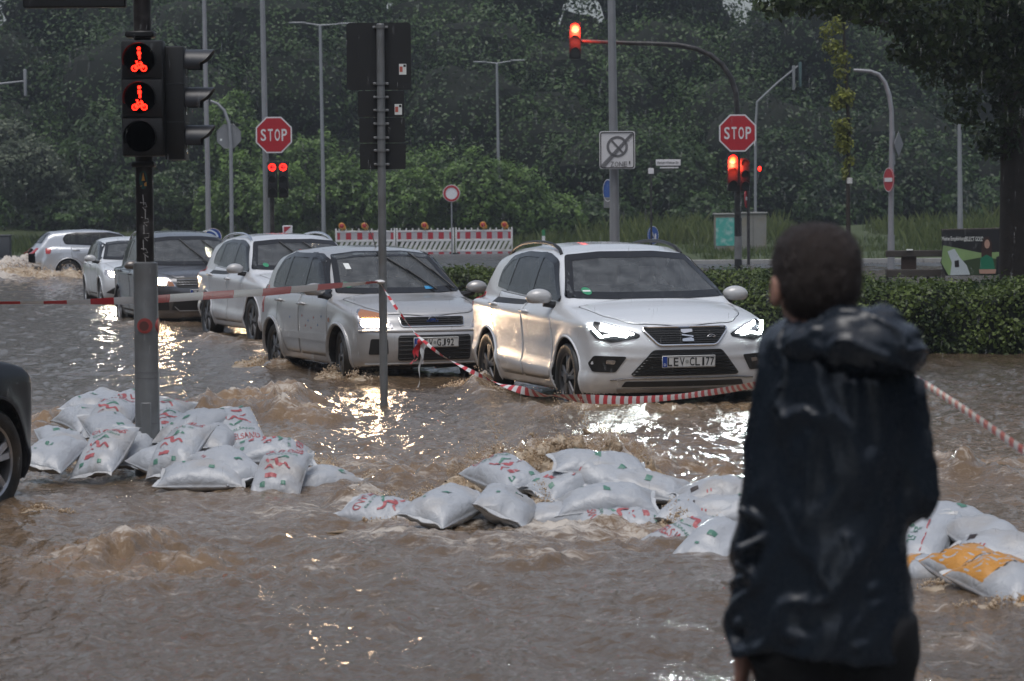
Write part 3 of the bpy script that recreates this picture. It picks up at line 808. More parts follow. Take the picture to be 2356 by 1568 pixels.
class Car:
    def __init__(s, P):
        s.P = P
        w = s.w = P['w']
        s.hood = prof(P['hood'], P.get('hs', .035))
        s.roof = prof(P['roof'], .035)
        s.front = prof(P['front'], .02)
        s.rear = prof(P['rear'], .02)
        s.side = prof(P['side'], P.get('ss', .018))
        s.plan = prof(P['plan'], .12)
        s.cw = prof(P['cab'], .02)
        s.cplan = prof(P['cabplan'], .12)
        s.ra = P['r'] + P.get('gap', .055)
        s.belt = prof(P['belt'], .1)
    def body(s, x, y, z):
        P = s.P; ay = np.abs(y); w = s.w
        e = .01
        yy = ay / w
        zt = s.hood(x) - P.get('crown', .05) * yy ** 2.2
        sl = (s.hood(x + e) - s.hood(x - e)) / (2 * e)
        top = (z - zt) / np.sqrt(1 + sl * sl)
        zs = z - (s.belt(x) - s.belt(-1.5))          # side section rides on the rising belt line
        W = s.side(zs) * s.plan(x)
        for xa in (0.0, -P['wb']):
            d = np.sqrt((x - xa) ** 2 + (z - P['r']) ** 2)
            W = W + P.get('flare', .018) * np.exp(-((d - s.ra - .02) / .07) ** 2) * (z < 1.0)
        fx = s.front(z) - P['fc'] * yy ** P.get('fp', 2.6)
        rx = s.rear(z) + P['rc'] * yy ** 3
        a = smax(ay - W, top, P.get('ksh', .05))
        b = smax(x - fx, rx - x, .05)
        f = smax(a, b, P.get('kf', .09))
        f = smax(f, P['zb'](x) - z if callable(P['zb']) else P['zb'] - z, .05)
        rz = s.roof(x); rs = (s.roof(x + e) - s.roof(x - e)) / (2 * e)
        C = s.cw(z) * s.cplan(x)
        t2 = (z - rz + P.get('rcrown', .06) * (ay / np.maximum(C, .2)) ** 2.4 + P.get('wcurve', .10) * np.clip(-rs * 0 + np.abs(rs), 0, 1) * yy ** 2 * .8) / np.sqrt(1 + rs * rs)
        g = smax(ay - C, t2, P.get('kroof', .12))
        g = smax(g, .55 - z, .05)
        f = smin(f, g, P.get('kcab', .035))
        return f
    def f(s, x, y, z):
        v = s.body(x, y, z)
        P = s.P; ay = np.abs(y)
        for xa in (0.0, -P['wb']):
            c = np.sqrt((x - xa) ** 2 + (z - P['r']) ** 2) - s.ra
            c = np.maximum(c, s.w - .33 - ay)
            v = smax(v, -c, .012)
        return v
    # -- casting outlines on to the skin
    def cast(s, A, B, plane, off=0.0, sgn=1):
        A = np.asarray(A, float); B = np.asarray(B, float); n = len(A)
        if plane == 'side': t0, t1 = s.w + .12, .15
        elif plane == 'front': t0, t1 = 1.3, -1.6
        elif plane == 'rear': t0, t1 = -s.P['wb'] - 1.3, -s.P['wb'] + .9
        else: t0, t1 = 2.0, .3
        def pt(t):
            if plane == 'side': return A, sgn * t, B
            if plane in ('front', 'rear'): return t, A, B
            return A, B, t
        ts = np.linspace(t0, t1, 90)
        lo = np.full(n, t0); hi = np.full(n, t1); done = np.zeros(n, bool)
        prev = np.full(n, t0)
        for t in ts:
            v = s.body(*[np.broadcast_to(q, (n,)).astype(float) for q in pt(np.full(n, t))])
            hit = (v < 0) & ~done
            lo[hit] = prev[hit]; hi[hit] = t; done |= hit
            prev = np.full(n, t)
        for _ in range(16):
            mid = (lo + hi) / 2
            v = s.body(*[np.broadcast_to(q, (n,)).astype(float) for q in pt(mid)])
            ins = v < 0
            hi = np.where(ins, mid, hi); lo = np.where(ins, lo, mid)
        V = np.stack([np.broadcast_to(q, (n,)) for q in pt(hi)], 1).astype(float)
        g = grad(s.body, V); N = g / (np.linalg.norm(g, axis=1)[:, None] + 1e-9)
        return V + N * off, N
    def panel(s, poly, plane, off=.003, cell=.045, sgn=1, skirt=.008):
        poly = [np.array(p, float) for p in poly]
        P_ = np.array(poly); lo, hi = P_.min(0), P_.max(0)
        nx, ny = [max(1, int(math.ceil((hi[i] - lo[i]) / cell))) for i in (0, 1)]
        dx, dy = (hi - lo) / (nx, ny)
        idx = {}; pts = []; F = []
        def vid(p):
            k = (round(p[0] * 4000), round(p[1] * 4000))
            if k not in idx: idx[k] = len(pts); pts.append(p)
            return idx[k]
        def clip(pl, ax, c, keep_greater):
            out = []
            for i in range(len(pl)):
                a, b = pl[i - 1], pl[i]
                ia = (a[ax] >= c) if keep_greater else (a[ax] <= c)
                ib = (b[ax] >= c) if keep_greater else (b[ax] <= c)
                if ia != ib:
                    t = (c - a[ax]) / (b[ax] - a[ax]); out.append(a + t * (b - a))
                if ib: out.append(b)
            return out
        for i in range(nx):
            col = clip(clip(poly, 0, lo[0] + i * dx, True), 0, lo[0] + (i + 1) * dx, False)
            if len(col) < 3: continue
            for j in range(ny):
                pc = clip(clip(col, 1, lo[1] + j * dy, True), 1, lo[1] + (j + 1) * dy, False)
                if len(pc) < 3: continue
                q = []
                for p in pc:
                    k = vid(p)
                    if not q or (q[-1] != k and q[0] != k): q.append(k)
                if len(q) >= 3: F.append(tuple(q))
        pts = np.array(pts)
        V, N = s.cast(pts[:, 0], pts[:, 1], plane, off, sgn)
        # orient outwards
        F2 = []
        for q in F:
            a, b, c = V[q[0]], V[q[1]], V[q[2]]
            nn = np.cross(b - a, c - a)
            k = 1
            while np.linalg.norm(nn) < 1e-9 and k < len(q) - 1:
                nn = np.cross(V[q[k]] - a, V[q[k + 1]] - a); k += 1
            F2.append(q if nn @ N[q[0]] > 0 else q[::-1])
        if skirt:
            ec = {}
            for q in F2:
                for i in range(len(q)):
                    e = (q[i], q[(i + 1) % len(q)]); ec[e] = 1
            bd = [e for e in ec if (e[1], e[0]) not in ec]
            m = {}
            V = list(V)
            for e in bd:
                for k in e:
                    if k not in m: m[k] = len(V); V.append(V[k] - N[k] * skirt)
            for a, b in bd: F2.append((b, a, m[a], m[b]))
            V = np.array(V)
        return V, F2
    def line(s, pts, plane, off=.003, r=.004, sgn=1, n=6, dense=.03, closed=False):
        P_ = [np.array(p, float) for p in pts]
        if closed: P_.append(P_[0])
        out = []
        for a, b in zip(P_[:-1], P_[1:]):
            k = max(1, int(np.linalg.norm(b - a) / dense))
            out += [a + (b - a) * t / k for t in range(k)]
        if not closed: out.append(P_[-1])
        o = np.array(out)
        V, N = s.cast(o[:, 0], o[:, 1], plane, off, sgn)
        return tube(V, r, n, closed=closed)

def inpoly(px, py, poly):
    r = np.zeros(len(px), bool); n = len(poly)
    for i in range(n):
        x1, y1 = poly[i]; x2, y2 = poly[i - 1]
        c = ((y1 > py) != (y2 > py)) & (px < (x2 - x1) * (py - y1) / (y2 - y1 + 1e-12) + x1)
        r ^= c
    return r
def inset(poly, d):
    P_ = [np.array(p, float) for p in poly]; n = len(P_)
    ar = sum(P_[i - 1][0] * P_[i][1] - P_[i][0] * P_[i - 1][1] for i in range(n))
    sg = 1 if ar > 0 else -1
    out = []
    for i in range(n):
        a, p, b = P_[i - 1], P_[i], P_[(i + 1) % n]
        e1 = (p - a) / (np.linalg.norm(p - a) + 1e-9); e2 = (b - p) / (np.linalg.norm(b - p) + 1e-9)
        n1 = np.array((-e1[1], e1[0])) * sg; n2 = np.array((-e2[1], e2[0])) * sg
        m = n1 + n2; q = max(.35, (m @ n1))
        out.append(tuple(p + m / q * d))
    return out

def wheel(parent, c, r, wd, side, rim_m, spokes=5, twin=True, steer=0.0):
    """tyre and rim as parts of a wheel; the axle runs along y, the outer face looks to side"""
    wh = sub('wheel', parent); wh.location = [float(q) for q in c]; wh.rotation_euler = (0, 0, steer)
    rr = r * .70
    h = wd / 2
    pr = [(rr * .97, -h * .8), (r * .82, -h), (r * .93, -h * .98), (r * .985, -h * .82), (r, -h * .55), (r, h * .55), (r * .985, h * .82), (r * .93, h * .98), (r * .82, h), (rr * .97, h * .8)]
    mk('tyre', lathe([(a, b) for a, b in pr], 48, 'y', cap=False), M_TYRE, wh)
    o = side * h
    parts = [lathe([(rr, -h * .8), (rr * 1.02, h * .75), (rr * .99, h * .85), (rr * .93, h * .78), (rr * .90, h * .2), (rr * .88, -h * .8)], 40, 'y', cap=False)]
    if side < 0: parts = [(v * np.array((1, -1, 1)), f) for v, f in parts]
    for k in range(spokes):
        a0 = 2 * PI * k / spokes + .3
        for t in ((-.13, .13) if twin else (0,)):
            a, b = a0 + t * .75, a0 + t * 1.35
            p0 = np.array((math.cos(a) * rr * .16, o * .72, math.sin(a) * rr * .16)); p1 = np.array((math.cos(b) * rr * .94, o * .62, math.sin(b) * rr * .94))
            tn = np.array((-math.sin(a0), 0, math.cos(a0))); wn_ = .028 if twin else .045
            V = []
            for p, ww in ((p0, wn_ * .8), (p1, wn_)):
                for dx, dy in ((-1, 0), (-.7, 1), (.7, 1), (1, 0), (.8, -1.6), (-.8, -1.6)):
                    V.append(p + tn * ww * dx + np.array((0, side * .012 * dy, 0)))
            F = [(i, (i + 1) % 6, (i + 1) % 6 + 6, i + 6) for i in range(6)] + [(0, 5, 4, 3, 2, 1), (6, 7, 8, 9, 10, 11)]
            parts.append((np.array(V), F))
    parts.append(xf(lathe([(.001, .014), (rr * .15, .012), (rr * .2, 0), (rr * .2, -.03)], 20, 'y'), (0, o * .74, 0), (0, 0, 0 if side < 0 else PI)))
    mk('rim', join(*parts), rim_m, wh)
    bd = lathe([(.001, -.02), (rr * .6, -.02), (rr * .6, .02), (.001, .02)], 24, 'y')
    mk('brake_disc', xf(bd, (0, -side * .01, 0)), M_INT, wh)
    return wh

def plate(parent, c, ang, letters, wd=.52):
    p = mk('number_plate', box((0, 0, 0), (wd, .012, .112), .004), M_PLATE, parent)
    p.location = [float(q) for q in c]; p.rotation_euler = (RAD(ang[1]), 0, ang[0])
    mk('plate_border', tube([(-wd / 2 + .008, -.008, -.048), (wd / 2 - .008, -.008, -.048), (wd / 2 - .008, -.008, .048), (-wd / 2 + .008, -.008, .048)], .002, 4, closed=True), M_INK, p)
    mk('country_band', box((-wd / 2 + .025, -.0075, 0), (.042, .004, .098)), M_PLATEB, p)
    mk('country_letter', xf(text('D', .024), (-wd / 2 + .025, -.0105, -.026)), M_STICK, p)
    x = [-.205, -.155, -.105]
    xs = [-.186, -.126, -.066] + ([.030, .085] if len(letters[1]) == 2 else [.05]) + [.140 + .044 * k for k in range(len(letters[2]))]
    for ch, x_ in zip(''.join(letters), xs):
        mk('plate_letter', xf(text(ch, .076, .020 if ch == '1' else (.046 if ch.isalpha() else .038), .010), (x_, -.0085, 0)), M_INK, p, smooth=False)
    mk('plate_seal', xf(disc(.017, 14), (-.018, -.0088, 0)), mat('plate_seal_grey', (.3, .32, .3)), p)
    return p

def mirror(parent, c, side, m, sc=1.0, yaw=0.0):
    """housing on an arm; side -1 is the car's right"""
    mi = sub('wing_mirror', parent); mi.location = [float(q) for q in c]; mi.rotation_euler = (0, 0, yaw)
    def hs(x, y, z):
        yy = y * side
        a = ellipsoid(x, yy, z, (0, .05, .0), (.095, .135, .088))
        a = smax(a, -.045 - x, .02)
        a = smax(a, -.062 - z, .02)
        return a
    V, F = surface(hs, (-.12, -.22, -.12), (.12, .22, .12), .014)
    mk('housing', (V * sc, F), m, mi)
    mk('mirror_glass', (sphere((-.042 * sc, side * .05 * sc, 0), (.008, .095 * sc, .055 * sc), 16, 8)), M_GLOSSB, mi)
    mk('mirror_arm', tube([(.0, side * -.16 * sc, -.09 * sc), (.01, side * -.08 * sc, -.075 * sc), (.0, side * .0, -.055 * sc)], [.045 * sc, .034 * sc, .04 * sc], 8), M_BLACK, mi)
    return mi

def wiper(c, p, plane, off=.012):
    A = np.array(p)
    V, N = c.cast(A[:, 0], A[:, 1], plane, off)
    return V

def lamp_spot(name, parent, loc, watts, col, target, size=60, blend=.7, radius=.06):
    d = bpy.data.lights.new(name, 'SPOT'); d.energy = watts; d.color = col; d.spot_size = RAD(size); d.spot_blend = blend; d.shadow_soft_size = radius
    o = bpy.data.objects.new(name, d); COL.objects.link(o); o.parent = parent; o.location = [float(q) for q in loc]
    v = Vector(target) - Vector(o.location)
    o.rotation_euler = v.to_track_quat('-Z', 'Y').to_euler()
    o['kind'] = 'helper'
    return o

def build_car(name, label, cat, P, loc, psi, res, paint_m, group):
    """psi: the heading, degrees from -Y (towards the viewer) towards +X. Returns (root, Car)"""
    root = thing(name, label, cat, loc, RAD(psi - 90), group)
    c = Car(P)
    hi = max(p[1] for p in P['roof']) + .1
    V, F = surface(c.f, (-P['wb'] - P['ro'] - .12, -c.w - .14, .08), (P['fo'] + .12, c.w + .14, hi), res)
    C = V[F].mean(1)
    nrm = np.cross(V[F[:, 1]] - V[F[:, 0]], V[F[:, 3]] - V[F[:, 0]]); nrm /= np.linalg.norm(nrm, axis=1)[:, None] + 1e-9
    ay = np.abs(C[:, 1])
    kill = np.zeros(len(F), bool)
    sw = P['swin']
    kill |= inpoly(C[:, 0], C[:, 2], inset(sw, .035)) & (np.abs(nrm[:, 1]) > .55) & (ay > .35)
    ws = P['wscreen']
    kill |= inpoly(C[:, 1], C[:, 2], inset(ws, .04)) & (nrm[:, 0] > .2) & (C[:, 0] < .2)
    if 'rscreen' in P:
        kill |= inpoly(C[:, 1], C[:, 2], inset(P['rscreen'], .04)) & (nrm[:, 0] < -.2)
    dark = np.zeros(len(F), bool)
    for xa in (0.0, -P['wb']):
        d = np.sqrt((C[:, 0] - xa) ** 2 + (C[:, 2] - P['r']) ** 2)
        dark |= (d < c.ra + .012) & (np.abs(nrm[:, 1]) < .8)
        dark |= (d < c.ra - .01)
    zb = P['zb'](C[:, 0]) if callable(P['zb']) else P['zb']
    dark |= (nrm[:, 2] < -.75) & (C[:, 2] < zb + .1)
    mk('body', compact(V, F[~kill & ~dark]), paint_m, root, smooth='all')
    mk('underbody', compact(V, F[dark]), M_BLACK, root)
    # windows: glass on a black surround that overlaps the opening
    def ringpanel(poly, plane, w_, sgn=1, off=.004):
        inn = inset(poly, w_); n = len(poly)
        A = np.array(poly + inn)
        Vv, N = c.cast(A[:, 0], A[:, 1], plane, off, sgn)
        return Vv, [(i, (i + 1) % n, (i + 1) % n + n, i + n) for i in range(n)]
    def dens(poly, d=.06):
        out = []
        for i in range(len(poly)):
            a, b = np.array(poly[i], float), np.array(poly[(i + 1) % len(poly)], float)
            k = max(1, int(np.linalg.norm(b - a) / d)); out += [tuple(a + (b - a) * t / k) for t in range(k)]
        return out
    o = mk('windscreen', c.panel(inset(ws, .012), 'front', .006, .06, skirt=0), M_WIND, root, smooth='all')
    mk('windscreen_surround', ringpanel(dens(ws), 'front', .06, off=.009), M_GLOSSB, o)
    if 'rscreen' in P:
        o2 = mk('rear_window', c.panel(inset(P['rscreen'], .012), 'rear', .006, .06, skirt=0), M_TINT, root, smooth='all')
        mk('rear_window_surround', ringpanel(dens(P['rscreen']), 'rear', .06, off=.009), M_GLOSSB, o2)
    for sg in (-1, 1):
        panes = P['panes']
        first = None
        for pn in panes:
            q = mk('side_window', c.panel(inset(pn, .004), 'side', .005, .07, sg, skirt=0), P.get('sideglass', M_TINT), root, smooth='all')
            first = first or q
        mk('window_surround', ringpanel(dens(sw), 'side', .05, sg, off=.008), M_GLOSSB, root)
        for pl in P['pillars']:
            mk('window_pillar', c.panel(pl, 'side', .009, .06, sg, skirt=.006), M_GLOSSB, root)
        if 'winline' in P:
            mk('window_trim', c.line(P['winline'], 'side', .012, .007, sg), P.get('winm', M_CHROME), root)
        for dr, hd in P['doors']:
            mk('door_seam', c.panel(roundpoly(inset(dr, -.006), .05), 'side', .0012, .06, sg, skirt=0), M_BLACK, root)
            d = mk('door', c.panel(roundpoly(dr, .045), 'side', .0035, .045, sg, skirt=.003), paint_m, root, smooth='all')
            if hd:
                Vh, Nh = c.cast([hd[0], hd[0] - .09, hd[0] - .18], [hd[1]] * 3, 'side', .028, sg)
                Vh0, _ = c.cast([hd[0] + .01, hd[0] - .19], [hd[1]] * 2, 'side', -.005, sg)
                mk('handle', tube(np.vstack([Vh0[:1], Vh, Vh0[1:]]), [.012, .017, .019, .017, .012], 8), paint_m, d, smooth='all')
        if 'moulding' in P:
            mk('side_moulding', c.panel(P['moulding'], 'side', .016, .06, sg, skirt=.02), P.get('mouldm', paint_m), root)
        for xa in (0.0, -P['wb']):
            th = np.linspace(RAD(-18), RAD(198), 34)
            R_ = c.ra + P.get('lipr', .012)
            A, B = xa + R_ * np.cos(th), P['r'] + R_ * np.sin(th)
            Vv, N = c.cast(A, np.maximum(B, .2), 'side', .002, sg)
            mk('wheel_arch', tube(Vv, P.get('lipr', .012), 6), P.get('lipm', paint_m), root)
            st = P.get('steer', 0.0) if xa == 0 else 0.0
            wheel(root, (xa, sg * (c.w - .125), P['r']), P['r'], .225, sg, P.get('rim', M_ALLOY), P.get('spokes', 5), P.get('twin', True), st)
        mirror(root, (P['mir'][0], sg * P['mir'][1], P['mir'][2]), sg, P.get('mirm', paint_m), P['mir'][3], 0)
        if 'rails' in P:
            r = P['rails']
            pts = [(r['x0'], r['y0']), (r['x0'] - .12, r['y'])] + [(r['x0'] - .12 + (r['x1'] + .12 - r['x0'] + .12) * t, r['y']) for t in (.2, .4, .6, .8)] + [(r['x1'] + .12, r['y']), (r['x1'], r['y0'])]
            A = np.array(pts); Vv, N = c.cast(A[:, 0], A[:, 1] * sg, 'top', 0.0)
            Vv[:, 2] += np.array([-.005] + [r['h']] * 6 + [-.005])
            Vv[1, 2] -= r['h'] * .3; Vv[-2, 2] -= r['h'] * .3
            # smooth the run
            tt = np.linspace(0, 1, 26); Q = np.stack([np.interp(tt, np.linspace(0, 1, len(Vv)), Vv[:, k]) for k in range(3)], 1)
            for _ in range(2): Q[1:-1] = (Q[:-2] + 2 * Q[1:-1] + Q[2:]) / 4
            mk('roof_rail', tube(Q, r.get('r', .017), 8), r['m'], root)
    if 'bonnet' in P:
        mk('bonnet_seam', c.panel(roundpoly(inset(P['bonnet'], -.007), .08), 'top', .0012, .06, skirt=0), M_BLACK, root)
        mk('bonnet', c.panel(roundpoly(P['bonnet'], .08), 'top', .004, .05, skirt=.003), paint_m, root, smooth='all')
    # interior
    ins = P['interior']
    mk('dashboard', box((ins['dash'], 0, ins['dz']), (.42, 1.22, .2), .06, 2), M_INT, root)
    mk('steering_wheel', xf(lathe([(.185 + .016 * math.cos(t), .016 * math.sin(t)) for t in np.linspace(0, 2 * PI, 8, endpoint=False)], 26, 'x', closed=True), (ins['dash'] - .33, .36, ins['dz'] + .06), (0, RAD(-25), 0)), M_INT, root)
    def seat(x, y, wd, hgt):
        st = mk('seat', join(box((x, y, .52), (.5, wd, .2), .07, 2), xf(box((0, 0, .3), (.16, wd, .62), .06, 2), (x - .25, y, .55), (0, RAD(-16), 0))), M_SEAT, root)
        mk('headrest', box((x - .46, y, hgt), (.11, min(.28, wd), .19), .045, 2), M_SEAT, st)
    seat(ins['seat'], .36, .5, ins['hr']); seat(ins['seat'], -.36, .5, ins['hr'])
    seat(ins['seat'] - .85, 0, 1.25, ins['hr'] - .02)
    return root, c

def mirror_poly(half):
    """half outline of (y, z) with y >= 0, bottom to top -> closed outline"""
    return [(-y, z) for y, z in half] + [(y, z) for y, z in half[::-1]]
def sym(pts): return [pts, [(-a, b) for a, b in pts]]

# ------------------------------------------------------------------ white SUV (also the body of the white one behind)
SUV = dict(
    w=.925, wb=2.638, fo=.88, ro=.86, r=.335, zb=prof([(-4, .36), (-3.35, .32), (-3.1, .21), (.3, .2), (.62, .2), (.9, .24)], .05),
    hood=[(-6, 1.02), (-3.42, 1.02), (-3.2, 1.07), (-.6, 1.06), (-.12, 1.062), (.05, 1.04), (.30, .995), (.55, .935), (.72, .875), (.80, .82), (.88, .72), (1.2, .4)],
    hs=.03, crown=.075, ksh=.035, kf=.085,
    roof=[(-6, .2), (-3.75, .72), (-3.46, 1.06), (-3.24, 1.32), (-3.02, 1.485), (-2.5, 1.562), (-1.85, 1.598), (-1.25, 1.578), (-.90, 1.52), (-.02, 1.03), (.4, .79), (2, 0)],
    front=[(0, .74), (.22, .76), (.3, .82), (.38, .85), (.55, .872), (.66, .878), (.78, .855), (.88, .80), (1.0, .66), (1.6, .3)],
    rear=[(0, -3.30), (.3, -3.44), (.5, -3.495), (.75, -3.47), (1.05, -3.44), (1.2, -3.4), (1.6, -3.2)],
    side=[(0, .84), (.22, .86), (.34, .905), (.40, .922), (.445, .920), (.50, .898), (.62, .893), (.80, .905), (.905, .918), (.94, .912), (1.02, .868), (1.12, .82), (1.7, .7)], ss=.012,
    plan=[(-3.6, .93), (-3.0, .985), (-2.4, 1.0), (-.6, 1.0), (.2, .985), (.9, .93)],
    cab=[(.5, .85), (1.02, .845), (1.3, .755), (1.5, .675), (1.65, .62)],
    cabplan=[(-3.6, .84), (-3.0, .93), (-2.2, 1.0), (-1.0, 1.0), (-.2, 1.0), (.2, .99)],
    belt=[(-4, .06), (-3.2, .055), (-1.5, .0), (-.2, -.045), (.9, -.09)],
    fc=.30, fp=2.7, rc=.16, flare=.012, rcrown=.05, kroof=.11, kcab=.03, gap=.05,
    swin=roundpoly([(-.34, 1.045), (-.90, 1.435), (-1.22, 1.495), (-1.9, 1.505), (-2.36, 1.455), (-2.64, 1.31), (-2.66, 1.14), (-1.7, 1.09)], .07),
    wscreen=roundpoly(mirror_poly([(.40, 1.066), (.805, 1.08), (.612, 1.475), (.28, 1.505)]), .03),
    panes=[[(-.40, 1.06), (-.92, 1.425), (-1.22, 1.48), (-1.34, 1.482), (-1.34, 1.08)], [(-1.42, 1.085), (-1.42, 1.487), (-1.9, 1.49), (-2.12, 1.47), (-2.18, 1.12)], [(-2.23, 1.125), (-2.16, 1.46), (-2.36, 1.435), (-2.62, 1.295), (-2.63, 1.145)]],
    pillars=[[(-1.31, 1.07), (-1.31, 1.50), (-1.45, 1.50), (-1.45, 1.075)], [(-2.16, 1.105), (-2.10, 1.485), (-2.18, 1.475), (-2.25, 1.115)]],
    doors=[([(-.50, 1.005), (-.44, .70), (-.46, .36), (-.55, .30), (-1.36, .30), (-1.38, 1.055)], (-1.18, .925)), ([(-1.405, 1.06), (-1.385, .30), (-2.12, .30), (-2.22, .52), (-2.36, .70), (-2.46, .80), (-2.47, 1.10)], (-2.24, .965))],
    bonnet=[(.70, .50), (.42, .68), (-.06, .77), (-.12, .0), (-.06, -.77), (.42, -.68), (.70, -.50), (.78, 0)],
    mir=(-.52, .955, 1.085, .95), rails=dict(x0=-1.0, x1=-2.72, y=.60, y0=.615, h=.055, r=.018, m=M_BLACK),
    interior=dict(dash=-.50, dz=.93, seat=-1.30, hr=1.27), winline=None, rim=M_DARKALLOY,
)
del SUV['winline']

def suv_front(root, c):
    """grille, intakes, lamps and plate of the white SUV"""
    g = roundpoly([(-.40, .825), (-.41, .80), (-.28, .665), (.28, .665), (.41, .80), (.40, .825)], .035)
    gr = mk('grille', c.panel(g, 'front', .006, .04), M_MESH, root)
    mk('grille_frame', c.line(g, 'front', .012, .010, closed=True), M_CHROME, gr)
    for k in range(7):
        z = .685 + k * .02
        wy = .27 + (z - .665) * .85
        mk('grille_bar', c.line([(-wy, z), (wy, z)], 'front', .010, .0035, n=4), M_GLOSSB, gr)
    # emblem: three slanted strokes
    em = []
    for pts in ([(-.055, .052), (.055, .052), (.055, .03), (-.03, .018), (-.055, .028)], [(-.055, .012), (-.03, .008), (.055, -.004), (.055, -.018), (.03, -.012), (-.055, .0)], [(-.055, -.03), (.03, -.018), (.055, -.03), (.055, -.052), (-.055, -.052)]):
        em.append(c.panel([(a, b + .745) for a, b in pts], 'front', .026, .05, skirt=.014))
    mk('emblem', join(*em), M_CHROME, gr)
    mk('trim_badge', join(c.line([(.20, .735), (.225, .752), (.255, .752), (.28, .735)], 'front', .014, .004), c.line([(.21, .728), (.24, .738), (.27, .728)], 'front', .014, .004)), M_CHROME, gr)
    low = roundpoly([(-.50, .385), (-.53, .40), (-.335, .625), (.335, .625), (.53, .40), (.50, .385)], .03)
    lo = mk('lower_intake', c.panel(low, 'front', .006, .045), M_BLACK, root)
    for k in range(8):
        z = .40 + k * .026
        wy = .52 - (z - .39) * .84
        mk('intake_bar', c.line([(-wy, z), (wy, z)], 'front', .010, .0045, n=4), M_GLOSSB, lo)
    mk('bumper_slot', c.panel(roundpoly([(-.60, .285), (-.57, .335), (.57, .335), (.60, .285)], .015), 'front', .006, .05), M_BLACK, root)
    mk('bumper_trim', c.line([(-.70, .35), (-.5, .365), (.5, .365), (.70, .35)], 'front', .006, .008), M_CHROME, root)
    mk('skid_trim', c.panel(roundpoly([(-.62, .235), (-.64, .27), (.64, .27), (.62, .235)], .012), 'front', .010, .05), M_ALLOY, root)
    for s_ in (-1, 1):
        mi = lambda pts: [(s_ * a, b) for a, b in pts]
        fg = roundpoly(mi([(.57, .565), (.835, .575), (.86, .50), (.84, .425), (.66, .42)]), .02)
        fo = mk('side_intake', c.panel(fg, 'front', .006, .04), M_BLACK, root)
        mk('fog_lamp', c.panel(roundpoly(mi([(.66, .535), (.74, .54), (.74, .50), (.67, .495)]), .012), 'front', .012, .05), M_REFL, fo)
        hl = roundpoly(mi([(.455, .735), (.44, .765), (.62, .835), (.80, .885), (.86, .80), (.82, .73), (.70, .695)]), .02)
        h = mk('headlamp', c.panel(hl, 'front', .006, .035), M_GLOSSB, root)
        mk('lamp_reflector', c.panel(roundpoly(mi([(.50, .755), (.62, .815), (.77, .855), (.79, .80), (.68, .765)]), .015), 'front', .010, .03), M_REFL, h)
        mk('main_beam', c.panel(roundpoly(mi([(.49, .765), (.60, .815), (.76, .862), (.74, .825), (.64, .79), (.55, .757)]), .012), 'front', .016, .03), E_LED, h)
        mk('running_light', join(c.line(mi([(.845, .855), (.82, .80), (.775, .745)]), 'front', .016, .011), c.line(mi([(.775, .745), (.68, .765), (.56, .745)]), 'front', .016, .009)), E_LED, h)
        p, N = c.cast([s_ * .62], [.80], 'front', .05)
        lamp_spot('headlamp_light', root, p[0], 55, (.92, 1.0, .98), (14, s_ * .3, .25), 75, .9)
        mk('parking_sensor', c.panel(roundpoly(mi([(.60, .655), (.68, .665), (.68, .64), (.61, .63)]), .01), 'front', .003, .04), P_WHITE, root)
    return
def suv_rear(root, c, wb=2.638):
    for s_ in (-1, 1):
        tl = roundpoly([(-3.30, .93), (-3.27, 1.08), (-3.16, 1.075), (-3.20, .93)], .02)
        mk('tail_lamp', c.panel(tl, 'side', .006, .04, s_), M_REDL, root)
def wipers(root, c, blades):
    for a, b, p in blades:
        V = wiper(c, [a, ((a[0] + b[0]) / 2, (a[1] + b[1]) / 2), b], 'front', .022)
        w_ = mk('wiper', tube(V, [.011, .012, .008], 6), M_BLACK, root)
        V2 = wiper(c, [p, ((p[0] + a[0] + b[0]) / 3, (p[1] + a[1] + b[1]) / 3), ((a[0] + b[0]) / 2, (a[1] + b[1]) / 2)], 'front', .035)
        mk('wiper_arm', tube(V2, [.011, .009, .006], 6), M_BLACK, w_)
Q_CARS = 'cars queuing through the flood'
WET = -.08      # road under the flood

def place(u, v_or_D, z=WET):
    p = at(u, 481, v_or_D)
    return (p[0], p[1], z)

# ---- white SUV in front
a_root, a_car = build_car('suv', 'white SUV with bright white headlamps at the head of the queue', 'car', SUV, (1.37, 28.33, WET), 16.8, .021, P_WHITE, Q_CARS)
suv_front(a_root, a_car); suv_rear(a_root, a_car)
px, N_ = a_car.cast([0.0], [.515], 'front', .02)
plate(a_root, (px[0][0], 0, .515), (RAD(90), 2), ('LEV', 'CL', '177'))
# driver, hands on the wheel
def driver_f(x, y, z):
    f = ellipsoid(x, y, z, (-1.36, .36, .92), (.13, .22, .30))
    f = smin(f, capsule(x, y, z, (-1.33, .36, 1.12), (-1.30, .36, 1.24), .055, .055), .04)
    f = smin(f, ellipsoid(x, y, z, (-1.28, .36, 1.33), (.10, .078, .118)), .02)
    for s_ in (-1, 1):
        e = (-1.12, .36 + s_ * .26, .90); w_ = (-.86, .36 + s_ * .15, 1.03)
        f = smin(f, capsule(x, y, z, (-1.36, .36 + s_ * .19, 1.10), e, .055, .045), .03)
        f = smin(f, capsule(x, y, z, e, w_, .045, .030), .02)
        f = smin(f, ellipsoid(x, y, z, (-.83, .36 + s_ * .14, 1.05), (.045, .03, .045)), .015)
        for k in range(4):
            f = smin(f, capsule(x, y, z, (-.82 + .012 * k - .02, .36 + s_ * .14, 1.075 - .004 * k), (-.775 + .008 * k, .36 + s_ * (.125 - .008 * k), 1.045 - .012 * k), .010, .009), .004)
    for s_ in (-1, 1):
        f = smin(f, capsule(x, y, z, (-1.32, .36 + s_ * .09, .68), (-.90, .36 + s_ * .12, .62), .085, .06), .03)
    return f
